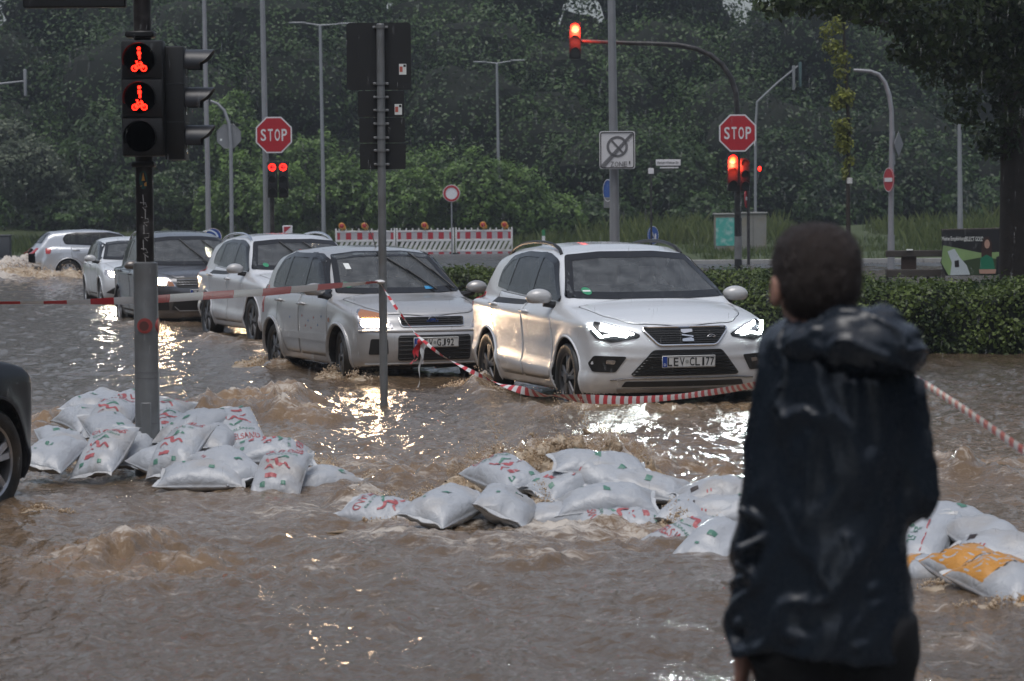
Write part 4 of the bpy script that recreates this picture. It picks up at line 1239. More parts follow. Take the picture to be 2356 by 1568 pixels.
dm = Matrix.Translation(a_root.location) @ Matrix.Rotation(a_root.rotation_euler.z, 4, 'Z')
drv = thing('person', 'person at the wheel of the front white SUV, dimly seen through the windscreen', 'person', a_root.location, a_root.rotation_euler.z)
V_, F_ = surface(driver_f, (-1.55, .02, .5), (-.70, .70, 1.50), .016, 1)
C_ = V_[F_].mean(1)
mk('body', (V_, F_), mat('driver_skin', (.42, .26, .20), rough=.5), drv, smooth='all')
cl_ = ((C_[:, 2] < 1.17) & (C_[:, 0] < -.90))
Vc, Fc = compact(V_, F_[cl_]); gc = grad(driver_f, Vc, .004); Vc = Vc + gc / (np.linalg.norm(gc, axis=1)[:, None] + 1e-9) * .008
mk('pullover', (Vc, Fc), mat('driver_pullover', (.06, .06, .065), rough=.9), drv, smooth='all')
hr_ = (C_[:, 2] > 1.355) | ((C_[:, 0] < -1.32) & (C_[:, 2] > 1.28))
Vc, Fc = compact(V_, F_[hr_]); gc = grad(driver_f, Vc, .004); Vc = Vc + gc / (np.linalg.norm(gc, axis=1)[:, None] + 1e-9) * .010
mk('hair', (Vc, Fc), mat('driver_hair', (.05, .035, .025), rough=.7), drv, smooth='all')
mk('emission_sticker', join(a_car.panel([(-.60 + .045 * math.cos(t), 1.135 + .035 * math.sin(t)) for t in np.linspace(0, 2 * PI, 14, endpoint=False)], 'front', .012, .05, skirt=0)), M_GREENST, a_root)
mk('sticker_field', a_car.panel([(-.635, 1.128), (-.565, 1.128), (-.565, 1.142), (-.635, 1.142)], 'front', .014, .05, skirt=0), M_STICK, a_root)
mk('rain_sensor', a_car.panel(roundpoly([(-.17, 1.47), (-.05, 1.40), (.05, 1.40), (.17, 1.47)], .02), 'front', .004, .05, skirt=0), M_GLOSSB, a_root)
mk('interior_mirror', box((-1.1, 0, 1.40), (.05, .24, .07), .02, 2), M_INT, a_root)
pa, _ = a_car.cast([-2.75], [0.02], 'top', 0.0)
mk('roof_aerial', tube([pa[0], pa[0] + (-.06, 0, .06)], [.016, .005], 6), M_BLACK, a_root)

# ---- silver compact car behind it
VAN = dict(
    w=.855, wb=2.488, fo=.79, ro=.75, r=.305, zb=prof([(-4, .34), (-3.0, .30), (-2.9, .22), (.3, .2), (.8, .21)], .05),
    hood=[(-6, .96), (-3.1, .96), (-2.9, 1.0), (-.9, 1.0), (-.38, .995), (-.18, .972), (.2, .915), (.42, .868), (.56, .818), (.65, .755), (.74, .64), (1.2, .3)],
    hs=.03, crown=.07, ksh=.05, kf=.10,
    roof=[(-6, .2), (-3.4, .85), (-3.2, 1.06), (-3.0, 1.34), (-2.82, 1.44), (-2.4, 1.50), (-1.8, 1.525), (-1.35, 1.50), (-1.05, 1.445), (-.22, .95), (.2, .70), (2, 0)],
    front=[(0, .66), (.2, .68), (.26, .745), (.4, .775), (.6, .785), (.62, .775), (.645, .735), (.75, .715), (.83, .66), (.92, .58), (1.6, .2)],
    rear=[(0, -3.08), (.3, -3.2), (.5, -3.24), (.75, -3.2), (1.05, -3.16), (1.6, -3.0)],
    side=[(0, .79), (.22, .80), (.34, .838), (.5, .85), (.7, .855), (.82, .852), (.93, .835), (1.02, .80), (1.7, .68)], ss=.02,
    plan=[(-3.4, .94), (-2.8, .985), (-2.2, 1.0), (-.5, 1.0), (.2, .985), (.8, .94)],
    cab=[(.5, .82), (.97, .81), (1.25, .735), (1.45, .67), (1.6, .62)],
    cabplan=[(-3.4, .9), (-2.8, .97), (-2.2, 1.0), (-1.0, 1.0), (-.4, .985), (0, .96)],
    belt=[(-4, .01), (-2.9, .01), (-1.5, 0), (-.2, -.01), (.9, -.05)],
    fc=.24, fp=2.9, rc=.12, flare=.03, rcrown=.05, kroof=.11, kcab=.035, gap=.05, lipr=.022, steer=-.16,
    swin=roundpoly([(-.48, .985), (-1.04, 1.385), (-1.26, 1.435), (-2.2, 1.44), (-2.48, 1.39), (-2.70, 1.20), (-2.72, 1.03), (-1.9, 1.0)], .06),
    wscreen=roundpoly(mirror_poly([(.38, .99), (.735, 1.005), (.585, 1.42), (.28, 1.455)]), .03),
    panes=[[(-.53, 1.0), (-1.06, 1.375), (-1.26, 1.42), (-1.42, 1.425), (-1.42, 1.0)], [(-1.52, 1.005), (-1.52, 1.425), (-2.14, 1.425), (-2.22, 1.02)], [(-2.30, 1.025), (-2.22, 1.425), (-2.48, 1.375), (-2.68, 1.19), (-2.69, 1.05)]],
    pillars=[[(-1.40, .985), (-1.40, 1.445), (-1.54, 1.445), (-1.54, .985)], [(-2.20, 1.0), (-2.12, 1.445), (-2.24, 1.445), (-2.32, 1.01)]],
    doors=[([(-.46, .96), (-.42, .68), (-.44, .38), (-.52, .30), (-1.44, .30), (-1.465, .975)], (-1.27, .865)), ([(-1.495, .975), (-1.47, .30), (-2.0, .30), (-2.10, .50), (-2.24, .64), (-2.32, .70), (-2.33, .99)], (-2.14, .885))],
    bonnet=[(.56, .50), (.30, .64), (-.30, .72), (-.36, .0), (-.30, -.72), (.30, -.64), (.56, -.50), (.64, 0)],
    moulding=[(-.40, .465), (-.40, .545), (-2.06, .545), (-2.06, .465)],
    mir=(-.50, .925, 1.04, .92), sideglass=M_GLASS, rim=M_DARKALLOY, spokes=6, twin=False,
    interior=dict(dash=-.58, dz=.88, seat=-1.38, hr=1.25),
)
f_root, f_car = build_car('compact_car', 'silver compact car with raised wipers right behind the white SUV', 'car', VAN, (-1.12, 33.3, WET), 21.5, .022, P_SILVER, Q_CARS)
c = f_car; root = f_root
g = roundpoly([(-.36, .755), (-.375, .745), (-.36, .655), (.36, .655), (.375, .745), (.36, .755)], .03)
gr = mk('grille', c.panel(g, 'front', .006, .04), M_MESH, root)
mk('grille_frame', c.line(g, 'front', .008, .008, closed=True), M_SILVERTRIM if 'M_SILVERTRIM' in globals() else M_CHROME, gr)
for k in range(4):
    mk('grille_bar', c.line([(-.35, .67 + k * .022), (.35, .67 + k * .022)], 'front', .012, .005, n=4), M_GLOSSB, gr)
pz, _ = c.cast([0.0], [.705], 'front', .016)
em = mk('emblem', xf(lathe([(.001, .006), (.045, .006), (.05, 0)], 24, 'y'), (0, 0, 0)), mat('emblem_blue', (.02, .06, .22), rough=.25), gr)
em.location = pz[0]; em.rotation_euler = (0, 0, RAD(90)); em.scale = (1.35, 1, .58)
mk('emblem_rim', xf(lathe([(.050 + .005 * math.cos(t), .005 * math.sin(t)) for t in np.linspace(0, 2 * PI, 6, endpoint=False)], 28, 'y', closed=True), tuple(pz[0]), (0, 0, RAD(90))), M_CHROME, gr)
mk('emblem_script', xf(text('Ford', .034, .078, .01), tuple(pz[0] + (.0085, 0, 0)), (0, 0, RAD(90))), M_CHROME, gr)
low = roundpoly([(-.40, .29), (-.42, .31), (-.42, .54), (-.40, .565), (.40, .565), (.42, .54), (.42, .31), (.40, .29)], .03)
lo = mk('lower_intake', c.panel(low, 'front', .005, .045), M_MESH, root)
for k in range(6):
    mk('intake_bar', c.line([(-.41, .315 + k * .045), (.41, .315 + k * .045)], 'front', .010, .006, n=4), M_BLACK, lo)
mk('bumper_trim', c.line([(-.80, .612), (-.45, .607), (.45, .607), (.80, .612)], 'front', .008, .012), P_SILVER, root)
mk('bumper_lip', c.line([(-.74, .255), (-.4, .262), (.4, .262), (.74, .255)], 'front', .010, .010), P_SILVER, root)
for s_ in (-1, 1):
    mi = lambda pts: [(s_ * a, b) for a, b in pts]
    mk('fog_recess', c.panel(roundpoly(mi([(.52, .36), (.53, .53), (.70, .53), (.72, .36)]), .02), 'front', .006, .04), M_BLACK, root)
    hl = roundpoly(mi([(.455, .64), (.46, .68), (.55, .80), (.72, .85), (.79, .81), (.80, .64)]), .025)
    h = mk('headlamp', c.panel(hl, 'front', .006, .035), M_REFL, root)
    mk('indicator', c.panel(roundpoly(mi([(.535, .755), (.56, .795), (.715, .838), (.775, .80), (.78, .755)]), .012), 'front', .014, .035), M_AMBER, h)
    mk('main_beam', c.panel(roundpoly(mi([(.50, .655), (.53, .735), (.77, .735), (.77, .655)]), .03), 'front', .014, .03), emit('near_halogen_headlamp', (1.0, .72, .45), 46), h)
    p, N_ = c.cast([s_ * .64], [.70], 'front', .06)
    lamp_spot('headlamp_light', root, p[0], 22, (1.0, .66, .38), (12, s_ * .2, .2), 85, .9)
px, N_ = c.cast([0.0], [.485], 'front', .022)
plate(root, (px[0][0], 0, .485), (RAD(90), 2), ('LEV', 'GJ', '92'))
for s_ in (-1, 1):
    mk('tail_lamp', c.panel(roundpoly([(-3.02, .72), (-2.98, 1.05), (-2.92, 1.05), (-2.94, .72)], .02), 'side', .006, .05, s_), M_REDL, root)
wipers(root, c, [((-.05, 1.43), (.42, 1.03), (.42, 1.0)), ((.33, 1.42), (.66, 1.04), (.66, 1.01))])
mk('emission_sticker', c.panel([(-.58 + .05 * math.cos(t), 1.085 + .03 * math.sin(t)) for t in np.linspace(0, 2 * PI, 14, endpoint=False)], 'front', .012, .05, skirt=0), M_GREENST, root)
mk('windscreen_note', c.panel([(-.50, 1.255), (-.44, 1.255), (-.44, 1.32), (-.50, 1.32)], 'front', .012, .05, skirt=0), M_STICK, root)
mk('windscreen_flyer', c.panel([(.30, 1.025), (.42, 1.028), (.42, 1.06), (.30, 1.057)], 'front', .014, .05, skirt=0), mat('flyer_blue', (.05, .28, .55)), root)
pa, _ = c.cast([-1.35], [.05], 'top', 0.0)
mk('aerial', tube([pa[0], pa[0] + (-.10, 0, .12), pa[0] + (-.34, -.05, .36)], [.008, .005, .003], 6), M_BLACK, root)
mk('interior_mirror', box((-.98, 0, 1.36), (.05, .22, .06), .02, 2), M_INT, root)
ss = [(-.62, .74), (-.9, .72), (-1.1, .68), (-1.33, .73), (-.75, .64), (-1.2, .62), (-1.8, .70), (-1.0, .60)]
for k, (a, b) in enumerate(ss):
    mk('door_sticker', c.panel([(a + .019 * math.cos(t), b + .015 * math.sin(t)) for t in np.linspace(0, 2 * PI, 7, endpoint=False)], 'side', .005, .06, -1, skirt=0), mat(['blue_sticker', 'red_sticker'][k % 2], [(.12, .2, .36), (.36, .12, .10)][k % 2]), root)
mk('side_indicator', c.panel([(-.36 + .03 * math.cos(t), .71 + .03 * math.sin(t)) for t in np.linspace(0, 2 * PI, 10, endpoint=False)], 'side', .006, .06, -1, skirt=0), M_AMBER, root)

# ---- second white SUV
SUV2 = dict(SUV); SUV2['rails'] = dict(SUV['rails'], m=M_CHROME); SUV2['sideglass'] = M_TINT
b_root, b_car = build_car('suv', 'white SUV with chrome roof rails between the silver compact and the dark grey SUV', 'car', SUV2, (-2.92, 43.5, WET), 20.0, .033, P_WHITE2, Q_CARS)
suv_rear(b_root, b_car)
c = b_car
for s_ in (-1, 1):
    mi = lambda pts: [(s_ * a, b) for a, b in pts]
    h = mk('headlamp', c.panel(roundpoly(mi([(.455, .735), (.44, .765), (.62, .835), (.80, .885), (.86, .80), (.82, .73), (.70, .695)]), .02), 'front', .006, .05), M_GLOSSB, b_root)
    mk('main_beam', c.panel(roundpoly(mi([(.50, .765), (.60, .812), (.74, .85), (.72, .80), (.60, .76)]), .012), 'front', .016, .05), E_HALO, h)
    p, N_ = c.cast([s_ * .62], [.80], 'front', .06)
    lamp_spot('headlamp_light', b_root, p[0], 25, (1.0, .72, .45), (12, s_ * .2, .2), 85, .9)
g = roundpoly([(-.40, .825), (-.41, .80), (-.28, .665), (.28, .665), (.41, .80), (.40, .825)], .035)
gr = mk('grille', c.panel(g, 'front', .006, .06), M_MESH, b_root)
mk('lower_intake', c.panel(roundpoly([(-.50, .385), (-.53, .40), (-.335, .625), (.335, .625), (.53, .40), (.50, .385)], .03), 'front', .006, .06), M_BLACK, b_root)
wipers(b_root, c, [((-.25, 1.46), (.05, 1.12), (.05, 1.08)), ((.10, 1.45), (.45, 1.12), (.5, 1.09))])
mk('emission_sticker', c.panel([(-.60 + .04 * math.cos(t), 1.135 + .03 * math.sin(t)) for t in np.linspace(0, 2 * PI, 12, endpoint=False)], 'front', .012, .05, skirt=0), M_GREENST, b_root)

# ---- dark grey SUV
SUV3 = dict(SUV)
SUV3.update(w=.905, fo=.87, front=[(0, .72), (.22, .74), (.3, .80), (.5, .84), (.66, .85), (.85, .82), (.95, .74), (1.1, .5), (1.6, .2)],
    hood=[(-6, 1.02), (-3.42, 1.02), (-3.2, 1.08), (-.6, 1.08), (-.22, 1.08), (.0, 1.06), (.35, 1.01), (.62, .955), (.74, .90), (.82, .79), (1.2, .4)],
    roof=[(-6, .2), (-3.75, .75), (-3.5, 1.12), (-3.34, 1.45), (-3.2, 1.58), (-2.7, 1.645), (-2.0, 1.665), (-1.35, 1.635), (-.98, 1.57), (-.12, 1.05), (.3, .80), (2, 0)],
    wscreen=roundpoly(mirror_poly([(.40, 1.085), (.79, 1.10), (.63, 1.525), (.28, 1.56)]), .03),
    swin=roundpoly([(-.46, 1.085), (-1.0, 1.47), (-1.32, 1.545), (-2.1, 1.555), (-2.7, 1.50), (-2.92, 1.30), (-2.9, 1.15), (-1.9, 1.11)], .07),
    panes=[[(-.52, 1.10), (-1.02, 1.46), (-1.32, 1.53), (-1.36, 1.53), (-1.36, 1.105)], [(-1.42, 1.11), (-1.42, 1.535), (-2.0, 1.54), (-2.12, 1.53), (-2.18, 1.125)], [(-2.24, 1.13), (-2.18, 1.53), (-2.68, 1.48), (-2.88, 1.29), (-2.88, 1.16)]],
    cab=[(.5, .84), (1.05, .82), (1.35, .735), (1.55, .66), (1.7, .61)], steer=-.1,
    rails=dict(x0=-1.2, x1=-3.0, y=.61, y0=.62, h=.06, r=.016, m=M_CHROME), rim=M_ALLOY)
t_root, t_car = build_car('suv', 'dark grey metallic SUV with round badge and chrome grille bars', 'car', SUV3, (-5.32, 50.35, -.14), 16.5, .03, P_GREY, Q_CARS)
c = t_car; root = t_root
g = roundpoly([(-.44, .73), (-.46, .75), (-.46, .875), (-.40, .895), (.40, .895), (.46, .875), (.46, .75), (.44, .73)], .02)
gr = mk('grille', c.panel(g, 'front', .006, .05), M_BLACK, root)
for z in (.775, .815, .85):
    mk('grille_bar', c.line([(-.455, z), (.455, z)], 'front', .012, .007 if z != .815 else .004, n=6), M_CHROME, gr)
pz, _ = c.cast([0.0], [.805], 'front', .025)
bd = mk('badge', xf(lathe([(.001, .004), (.068, .004), (.075, -.01)], 28, 'y'), tuple(pz[0]), (0, 0, RAD(90))), M_GLOSSB, gr)
rg = lathe([(.074 + .008 * math.cos(t), .008 * math.sin(t)) for t in np.linspace(0, 2 * PI, 6, endpoint=False)], 30, 'y', closed=True)
def strokes(pts, r): return tube([(a, -.008, b) for a, b in pts], r, 5)
vw = join(rg, strokes([(-.026, .062), (0, .008), (.026, .062)], .0075), strokes([(-.058, .042), (-.024, -.055), (0, -.004), (.024, -.055), (.058, .042)], .0075))
mk('badge_letters', xf(vw, tuple(pz[0] + (.006, 0, 0)), (0, 0, RAD(90))), M_CHROME, gr)
lo = mk('lower_intake', c.panel(roundpoly([(-.55, .36), (-.50, .56), (.50, .56), (.55, .36)], .03), 'front', .006, .06), M_BLACK, root)
mk('bumper_trim', c.line([(-.50, .42), (-.42, .35), (.42, .35), (.50, .42)], 'front', .012, .008), M_ALLOY, lo)
px, N_ = c.cast([0.0], [.645], 'front', .022)
plate(root, (px[0][0], 0, .645), (RAD(90), 2), ('LEV', 'AU', '8'))
for s_ in (-1, 1):
    mi = lambda pts: [(s_ * a, b) for a, b in pts]
    hl = roundpoly(mi([(.48, .745), (.49, .78), (.60, .90), (.80, .925), (.83, .87), (.80, .755)]), .025)
    h = mk('headlamp', c.panel(hl, 'front', .006, .04), M_REFL, root)
    mk('indicator', c.panel(roundpoly(mi([(.50, .755), (.53, .82), (.60, .84), (.60, .755)]), .012), 'front', .014, .04), M_AMBER, h)
    mk('main_beam', c.panel(roundpoly(mi([(.63, .77), (.62, .87), (.78, .89), (.79, .78)]), .03), 'front', .014, .04), E_HALO, h)
    p, N_ = c.cast([s_ * .70], [.82], 'front', .06)
    lamp_spot('headlamp_light', root, p[0], 22, (1.0, .70, .42), (12, s_ * .2, .2), 85, .9)
    mk('bumper_corner', c.panel(roundpoly(mi([(.58, .36), (.60, .52), (.78, .50), (.78, .36)]), .03), 'front', .006, .06), M_BLACK, root)
wipers(root, c, [((-.12, 1.50), (.22, 1.12), (.25, 1.095)), ((.26, 1.48), (.66, 1.13), (.68, 1.11))])

# ---- small white hatchback
HATCH = dict(VAN)
HATCH.update(w=.85, fo=.80, hood=[(-6, .96), (-3.1, .96), (-2.9, 1.0), (-.9, .985), (-.42, .985), (-.2, .965), (.2, .90), (.45, .84), (.62, .76), (.74, .66), (1.2, .3)],
    roof=[(-6, .2), (-3.4, .85), (-3.2, 1.05), (-3.0, 1.30), (-2.8, 1.39), (-2.3, 1.445), (-1.8, 1.46), (-1.4, 1.425), (-1.12, 1.36), (-.22, .93), (.2, .72), (2, 0)],
    front=[(0, .68), (.2, .70), (.3, .77), (.45, .80), (.6, .795), (.7, .765), (.8, .70), (.95, .56), (1.6, .2)], fc=.30, flare=.012, lipr=.012, steer=0.0,
    side=[(0, .78), (.22, .79), (.34, .825), (.5, .842), (.7, .85), (.84, .845), (.95, .81), (1.05, .775), (1.7, .66)],
    cab=[(.5, .80), (.98, .785), (1.25, .70), (1.4, .64), (1.55, .58)],
    wscreen=roundpoly(mirror_poly([(.38, .985), (.70, 1.0), (.555, 1.335), (.28, 1.37)]), .03),
    swin=roundpoly([(-.55, .99), (-1.12, 1.315), (-1.4, 1.355), (-2.2, 1.36), (-2.6, 1.30), (-2.85, 1.15), (-2.85, 1.05), (-2.0, 1.015)], .06),
    panes=[[(-.60, 1.0), (-1.14, 1.30), (-1.4, 1.34), (-1.55, 1.34), (-1.55, 1.01)], [(-1.65, 1.015), (-1.65, 1.345), (-2.2, 1.345), (-2.58, 1.28), (-2.8, 1.14), (-2.8, 1.06)]],
    pillars=[[(-1.53, .995), (-1.53, 1.355), (-1.67, 1.36), (-1.67, 1.0)]], mir=(-.52, .92, 1.02, .9), doors=[([(-.46, .96), (-.42, .66), (-.44, .36), (-.52, .29), (-1.58, .29), (-1.60, .975)], (-1.40, .88)), ([(-1.63, .98), (-1.61, .29), (-2.0, .29), (-2.12, .48), (-2.30, .63), (-2.48, .70), (-2.50, .99)], (-2.28, .90))],
    bonnet=[(.60, .46), (.30, .60), (-.26, .70), (-.32, .0), (-.26, -.70), (.30, -.60), (.60, -.46), (.68, 0)],
    interior=dict(dash=-.62, dz=.86, seat=-1.42, hr=1.18), rim=M_ALLOY)
del HATCH['moulding']
w_root, w_car = build_car('hatchback', 'small white hatchback with one dazzling headlamp behind the dark grey SUV', 'car', HATCH, (-7.60, 61.2, -.12), 15.0, .034, P_WHITE, Q_CARS)
c = w_car; root = w_root
for s_ in (-1, 1):
    mi = lambda pts: [(s_ * a, b) for a, b in pts]
    h = mk('headlamp', c.panel(roundpoly(mi([(.44, .63), (.46, .68), (.62, .78), (.78, .80), (.80, .72), (.70, .64)]), .025), 'front', .006, .05), M_REFL, root)
    mk('main_beam', c.panel(roundpoly(mi([(.52, .66), (.58, .74), (.72, .765), (.72, .68)]), .03), 'front', .014, .05), emit('bright_headlamp', (1.0, .86, .68), 75), h)
    p, N_ = c.cast([s_ * .62], [.71], 'front', .06)
    lamp_spot('headlamp_light', root, p[0], 35, (1.0, .84, .64), (12, s_ * .2, .2), 85, .9)
    mk('fog_recess', c.panel(roundpoly(mi([(.56, .30), (.52, .46), (.64, .44), (.78, .34)]), .03), 'front', .006, .06), M_BLACK, root)
mk('lower_intake', c.panel(roundpoly([(-.42, .28), (-.38, .46), (.38, .46), (.42, .28)], .03), 'front', .006, .06), M_BLACK, root)
mk('grille', c.panel(roundpoly([(-.36, .60), (-.38, .64), (.38, .64), (.36, .60)], .015), 'front', .006, .06), M_BLACK, root)
mk('emblem', c.panel([(.05 * math.cos(t), .685 + .035 * math.sin(t)) for t in np.linspace(0, 2 * PI, 12, endpoint=False)], 'front', .012, .05), M_CHROME, root)
wipers(root, c, [((-.30, 1.05), (.10, 1.02), (.12, .99)), ((.18, 1.05), (.55, 1.04), (.58, 1.0))])

# ---- silver hatchback driving away behind the queue
GOLF = dict(HATCH)
GOLF.update(w=.875, wb=2.578, fo=.84, ro=.80, r=.315,
    hood=[(-6, .98), (-3.2, .98), (-3.0, 1.03), (-.9, 1.0), (-.42, .99), (-.2, .965), (.3, .89), (.55, .82), (.72, .74), (.8, .62), (1.2, .3)],
    roof=[(-6, .2), (-3.6, .85), (-3.36, 1.08), (-3.14, 1.36), (-2.98, 1.43), (-2.5, 1.47), (-1.9, 1.485), (-1.4, 1.45), (-1.05, 1.375), (-.22, .94), (.2, .72), (2, 0)],
    rear=[(0, -3.18), (.3, -3.34), (.5, -3.38), (.62, -3.37), (.7, -3.33), (1.05, -3.27), (1.6, -3.1)],
    rscreen=roundpoly(mirror_poly([(.60, 1.10), (.50, 1.38)]), .04),
    swin=roundpoly([(-.60, 1.0), (-1.10, 1.33), (-1.4, 1.385), (-2.3, 1.39), (-2.62, 1.35), (-2.72, 1.22), (-2.66, 1.07), (-2.0, 1.035)], .05),
    panes=[[(-.65, 1.015), (-1.12, 1.32), (-1.4, 1.37), (-1.52, 1.37), (-1.52, 1.03)], [(-1.62, 1.04), (-1.62, 1.375), (-2.28, 1.375), (-2.30, 1.065)], [(-2.36, 1.07), (-2.34, 1.375), (-2.60, 1.335), (-2.69, 1.22), (-2.64, 1.085)]],
    pillars=[[(-1.50, 1.02), (-1.50, 1.385), (-1.64, 1.385), (-1.64, 1.025)], [(-2.28, 1.05), (-2.26, 1.39), (-2.36, 1.39), (-2.38, 1.06)]],
    rim=M_ALLOY, spokes=9, twin=False, sideglass=M_GLASS, kf=.11)
ga = 17.0
g_root, g_car = build_car('hatchback', 'pale silver hatchback driving away and throwing up brown spray', 'car', GOLF, (0, 0, -.10), 90 + ga, .034, P_SILVER2, None)
c = g_car; root = g_root
rw = at(155, 481, 83.0)       # rear right wheel
hd = np.array((math.cos(RAD(ga)), math.sin(RAD(ga)))); rt = np.array((hd[1], -hd[0]))
o_ = np.array((rw[0], rw[1])) + hd * 2.578 - rt * .75
g_root.location = (o_[0], o_[1], -.10)
for s_ in (-1, 1):
    t1 = mk('tail_lamp', c.panel(roundpoly([(s_ * .46, .81), (s_ * .48, .97), (s_ * .66, .97), (s_ * .67, .82)], .03), 'rear', .008, .04), M_REDL, root)
    mk('tail_lamp_wrap', c.panel(roundpoly([(-3.20, .81), (-3.20, .97), (-3.04, .94), (-3.08, .81)], .03), 'side', .008, .04, s_), M_REDL, t1)
mk('bumper_band', c.panel(roundpoly([(-.60, .36), (-.62, .46), (.62, .46), (.60, .36)], .02), 'rear', .010, .06), M_BLACK, root)
px, _ = c.cast([0.0], [.72], 'rear', .015)
mk('tailgate_badge', c.panel([(.06 * math.cos(t), .93 + .06 * math.sin(t)) for t in np.linspace(0, 2 * PI, 14, endpoint=False)], 'rear', .012, .05), M_CHROME, root)
mk('fuel_flap', c.panel([(-2.86 + .085 * math.cos(t), .90 + .08 * math.sin(t)) for t in np.linspace(0, 2 * PI, 18, endpoint=False)], 'side', .004, .06, -1), P_SILVER2, root)
pa, _ = c.cast([-2.6], [0.0], 'top', 0.0)
mk('roof_aerial', tube([pa[0], pa[0] + (-.2, 0, .17)], [.008, .004], 6), M_BLACK, root)

# ---- dark car at the very edge, driving away
DARK = dict(SUV3); DARK.update(steer=-.08, rim=M_ALLOY, r=.345, flare=.02)
del DARK['rails']
da = 20.0
fw = at(-55, 481, 18.75)
hd = np.array((math.sin(RAD(da)), math.cos(RAD(da)))); rt = np.array((hd[1], -hd[0]))
o_ = np.array((fw[0], fw[1])) - rt * .79
d_root, d_car = build_car('car', 'dark blue car cut off by the picture edge beside the sandbags', 'car', DARK, (o_[0], o_[1], -.06), 180 - da, .036, P_BLUE, None)
# ================================================================== signals, signs, posts, barrier
M_ZINC = mat('galvanised_steel', (.21, .22, .225), rough=.42, metal=.35, var=.22, vscale=9, bump=.12, bscale=50, dirt=(.12, .11, .10), dscale=2.5)
M_ZINCF = mat('galvanised_post', (.27, .28, .295), rough=.45, metal=.25, var=.2, vscale=3)
M_POSTDK = mat('dark_painted_post', (.014, .011, .010), rough=.4, var=.4, vscale=12, dirt=(.09, .085, .08), dscale=7)
M_SIGB = mat('signal_black', (.0045, .005, .0055), rough=.5, var=.3, vscale=10)
M_VISOR = mat('signal_visor', (.030, .032, .038), rough=.38, var=.2, vscale=10)
M_SIGNBACK = mat('sign_back_grey', (.009, .010, .011), rough=.6, var=.25, vscale=6)
M_SIGNBACK2 = mat('sign_back_pale', (.20, .21, .22), rough=.55, var=.15, vscale=6)
M_SIGNRED = mat('sign_red', (.42, .012, .022), rough=.35, var=.08, vscale=5)
M_SIGNWHITE = mat('sign_white', (.70, .70, .72), rough=.35, var=.06, vscale=6)
M_SIGNGREY = mat('sign_grey', (.16, .16, .17), rough=.4)
M_SIGNBLACK = mat('sign_black', (.02, .02, .02), rough=.4)
M_SIGNBLUE = mat('sign_blue', (.012, .085, .36), rough=.35, var=.06, vscale=5)
M_GRAF = mat('graffiti_white', (.35, .34, .33), rough=.6)
E_RED = emit('red_signal', (1.0, .008, .004), 8.0, base=(.3, .01, .01))
E_REDS = emit('red_symbol', (1.0, .012, .005), 6.0, base=(.3, .01, .01))
M_LENSOFF = mat('unlit_lens', (.02, .022, .022), rough=.15)

def octagon(R, rot=PI / 8): return [(R * math.cos(rot + k * PI / 4), R * math.sin(rot + k * PI / 4)) for k in range(8)]
def fscale(D): return FPX / D
def base_at(u, D, z=0.0):
    p = at(u, 481, D); return np.array((p[0], p[1], z))

# ---- big signal post in front of the sandbags
D0 = 21.05
b0 = base_at(333, D0)
sp = thing('traffic_signal', 'traffic signal post with two red cyclist and pedestrian symbols among the sandbags', 'traffic signal', b0)
mk('lower_post', lathe([(.10, -.15), (.092, .02), (.086, .10), (.086, 1.475), (.084, 1.49), (.066, 1.50)], 32), M_ZINC, sp)
mk('upper_post', lathe([(.063, 1.49), (.063, 2.8), (.061, 4.2)], 28), M_POSTDK, sp)
for z in (.36, .68, .72):
    mk('post_seam', lathe([(.0855, z - .003), (.0872, z - .003), (.0872, z + .003), (.0855, z + .003)], 32, closed=True), M_SIGNGREY, sp)
mk('service_door', xf(box((0, 0, 0), (.075, .012, .42), .005), (0, -.083, .30)), M_ZINC, sp)
def zof(v, D): return CAM_H - (v - 481) * D / FPX
# request buttons
for (x, y, rz) in ((.0, -.088, 0), (.088, 0, PI / 2)):
    bt = mk('request_button', xf(lathe([(.001, .042), (.036, .042), (.038, .030), (.052, .026), (.054, .0), (.001, 0)], 26, 'y'), (x, y, zof(742, D0)), (0, 0, rz)), mat('button_red', (.30, .055, .05), rough=.5, var=.25, vscale=30), sp)
    mk('button_face', xf(disc(.034, 20, -.0435), (x, y, zof(742, D0)), (0, 0, rz)), mat('button_brown', (.10, .035, .03), rough=.5), bt)
# stickers and scrawl on the dark upper post
def on_post(pts, r, z0, u0=0.0, rad=.064):
    return [(rad * math.sin((a + u0) / rad), -rad * math.cos((a + u0) / rad), z0 + b) for a, b in pts]
def post_patch(poly, z0, rad):
    pl = roundpoly(poly, .004)
    return np.array([(rad * math.sin(a / rad), -rad * math.cos(a / rad), z0 + b) for a, b in pl]), [tuple(range(len(pl)))]
zs = zof(408, D0)
st = mk('round_sticker', post_patch([(.030 * math.cos(t), .065 * math.sin(t)) for t in np.linspace(0, 2 * PI, 16, endpoint=False)], zs, .0645), mat('sticker_green', (.02, .07, .06)), sp)
mk('sticker_print', join(post_patch([(-.012, -.005), (.012, -.005), (0, .055)], zs, .0655), post_patch([(-.024, -.045), (.024, -.042), (.022, -.012)], zs, .0655)), mat('sticker_orange', (.55, .27, .05)), sp, kind='stuff')
gr_ = np.random.RandomState(3)
for k, zz in enumerate(np.linspace(zof(450, D0), zof(590, D0), 9)):
    q = [(0, .03), (.004, -.04)] if k % 2 == 0 else [(-.025, .025), (.02, .02), (.024, -.005), (-.01, -.01), (.02, -.035)]
    q = [(a * gr_.uniform(.7, 1.2) + gr_.uniform(-.006, .006), b * gr_.uniform(.8, 1.2)) for a, b in q]
    mk('graffiti_stroke', tube(on_post(q, 0, zz, gr_.uniform(-.01, .012), .0635), .0035, 5), M_GRAF, sp)
mk('clamp', box((-.01, -.02, zof(75, D0)), (.20, .17, .045), .01), M_SIGB, sp)
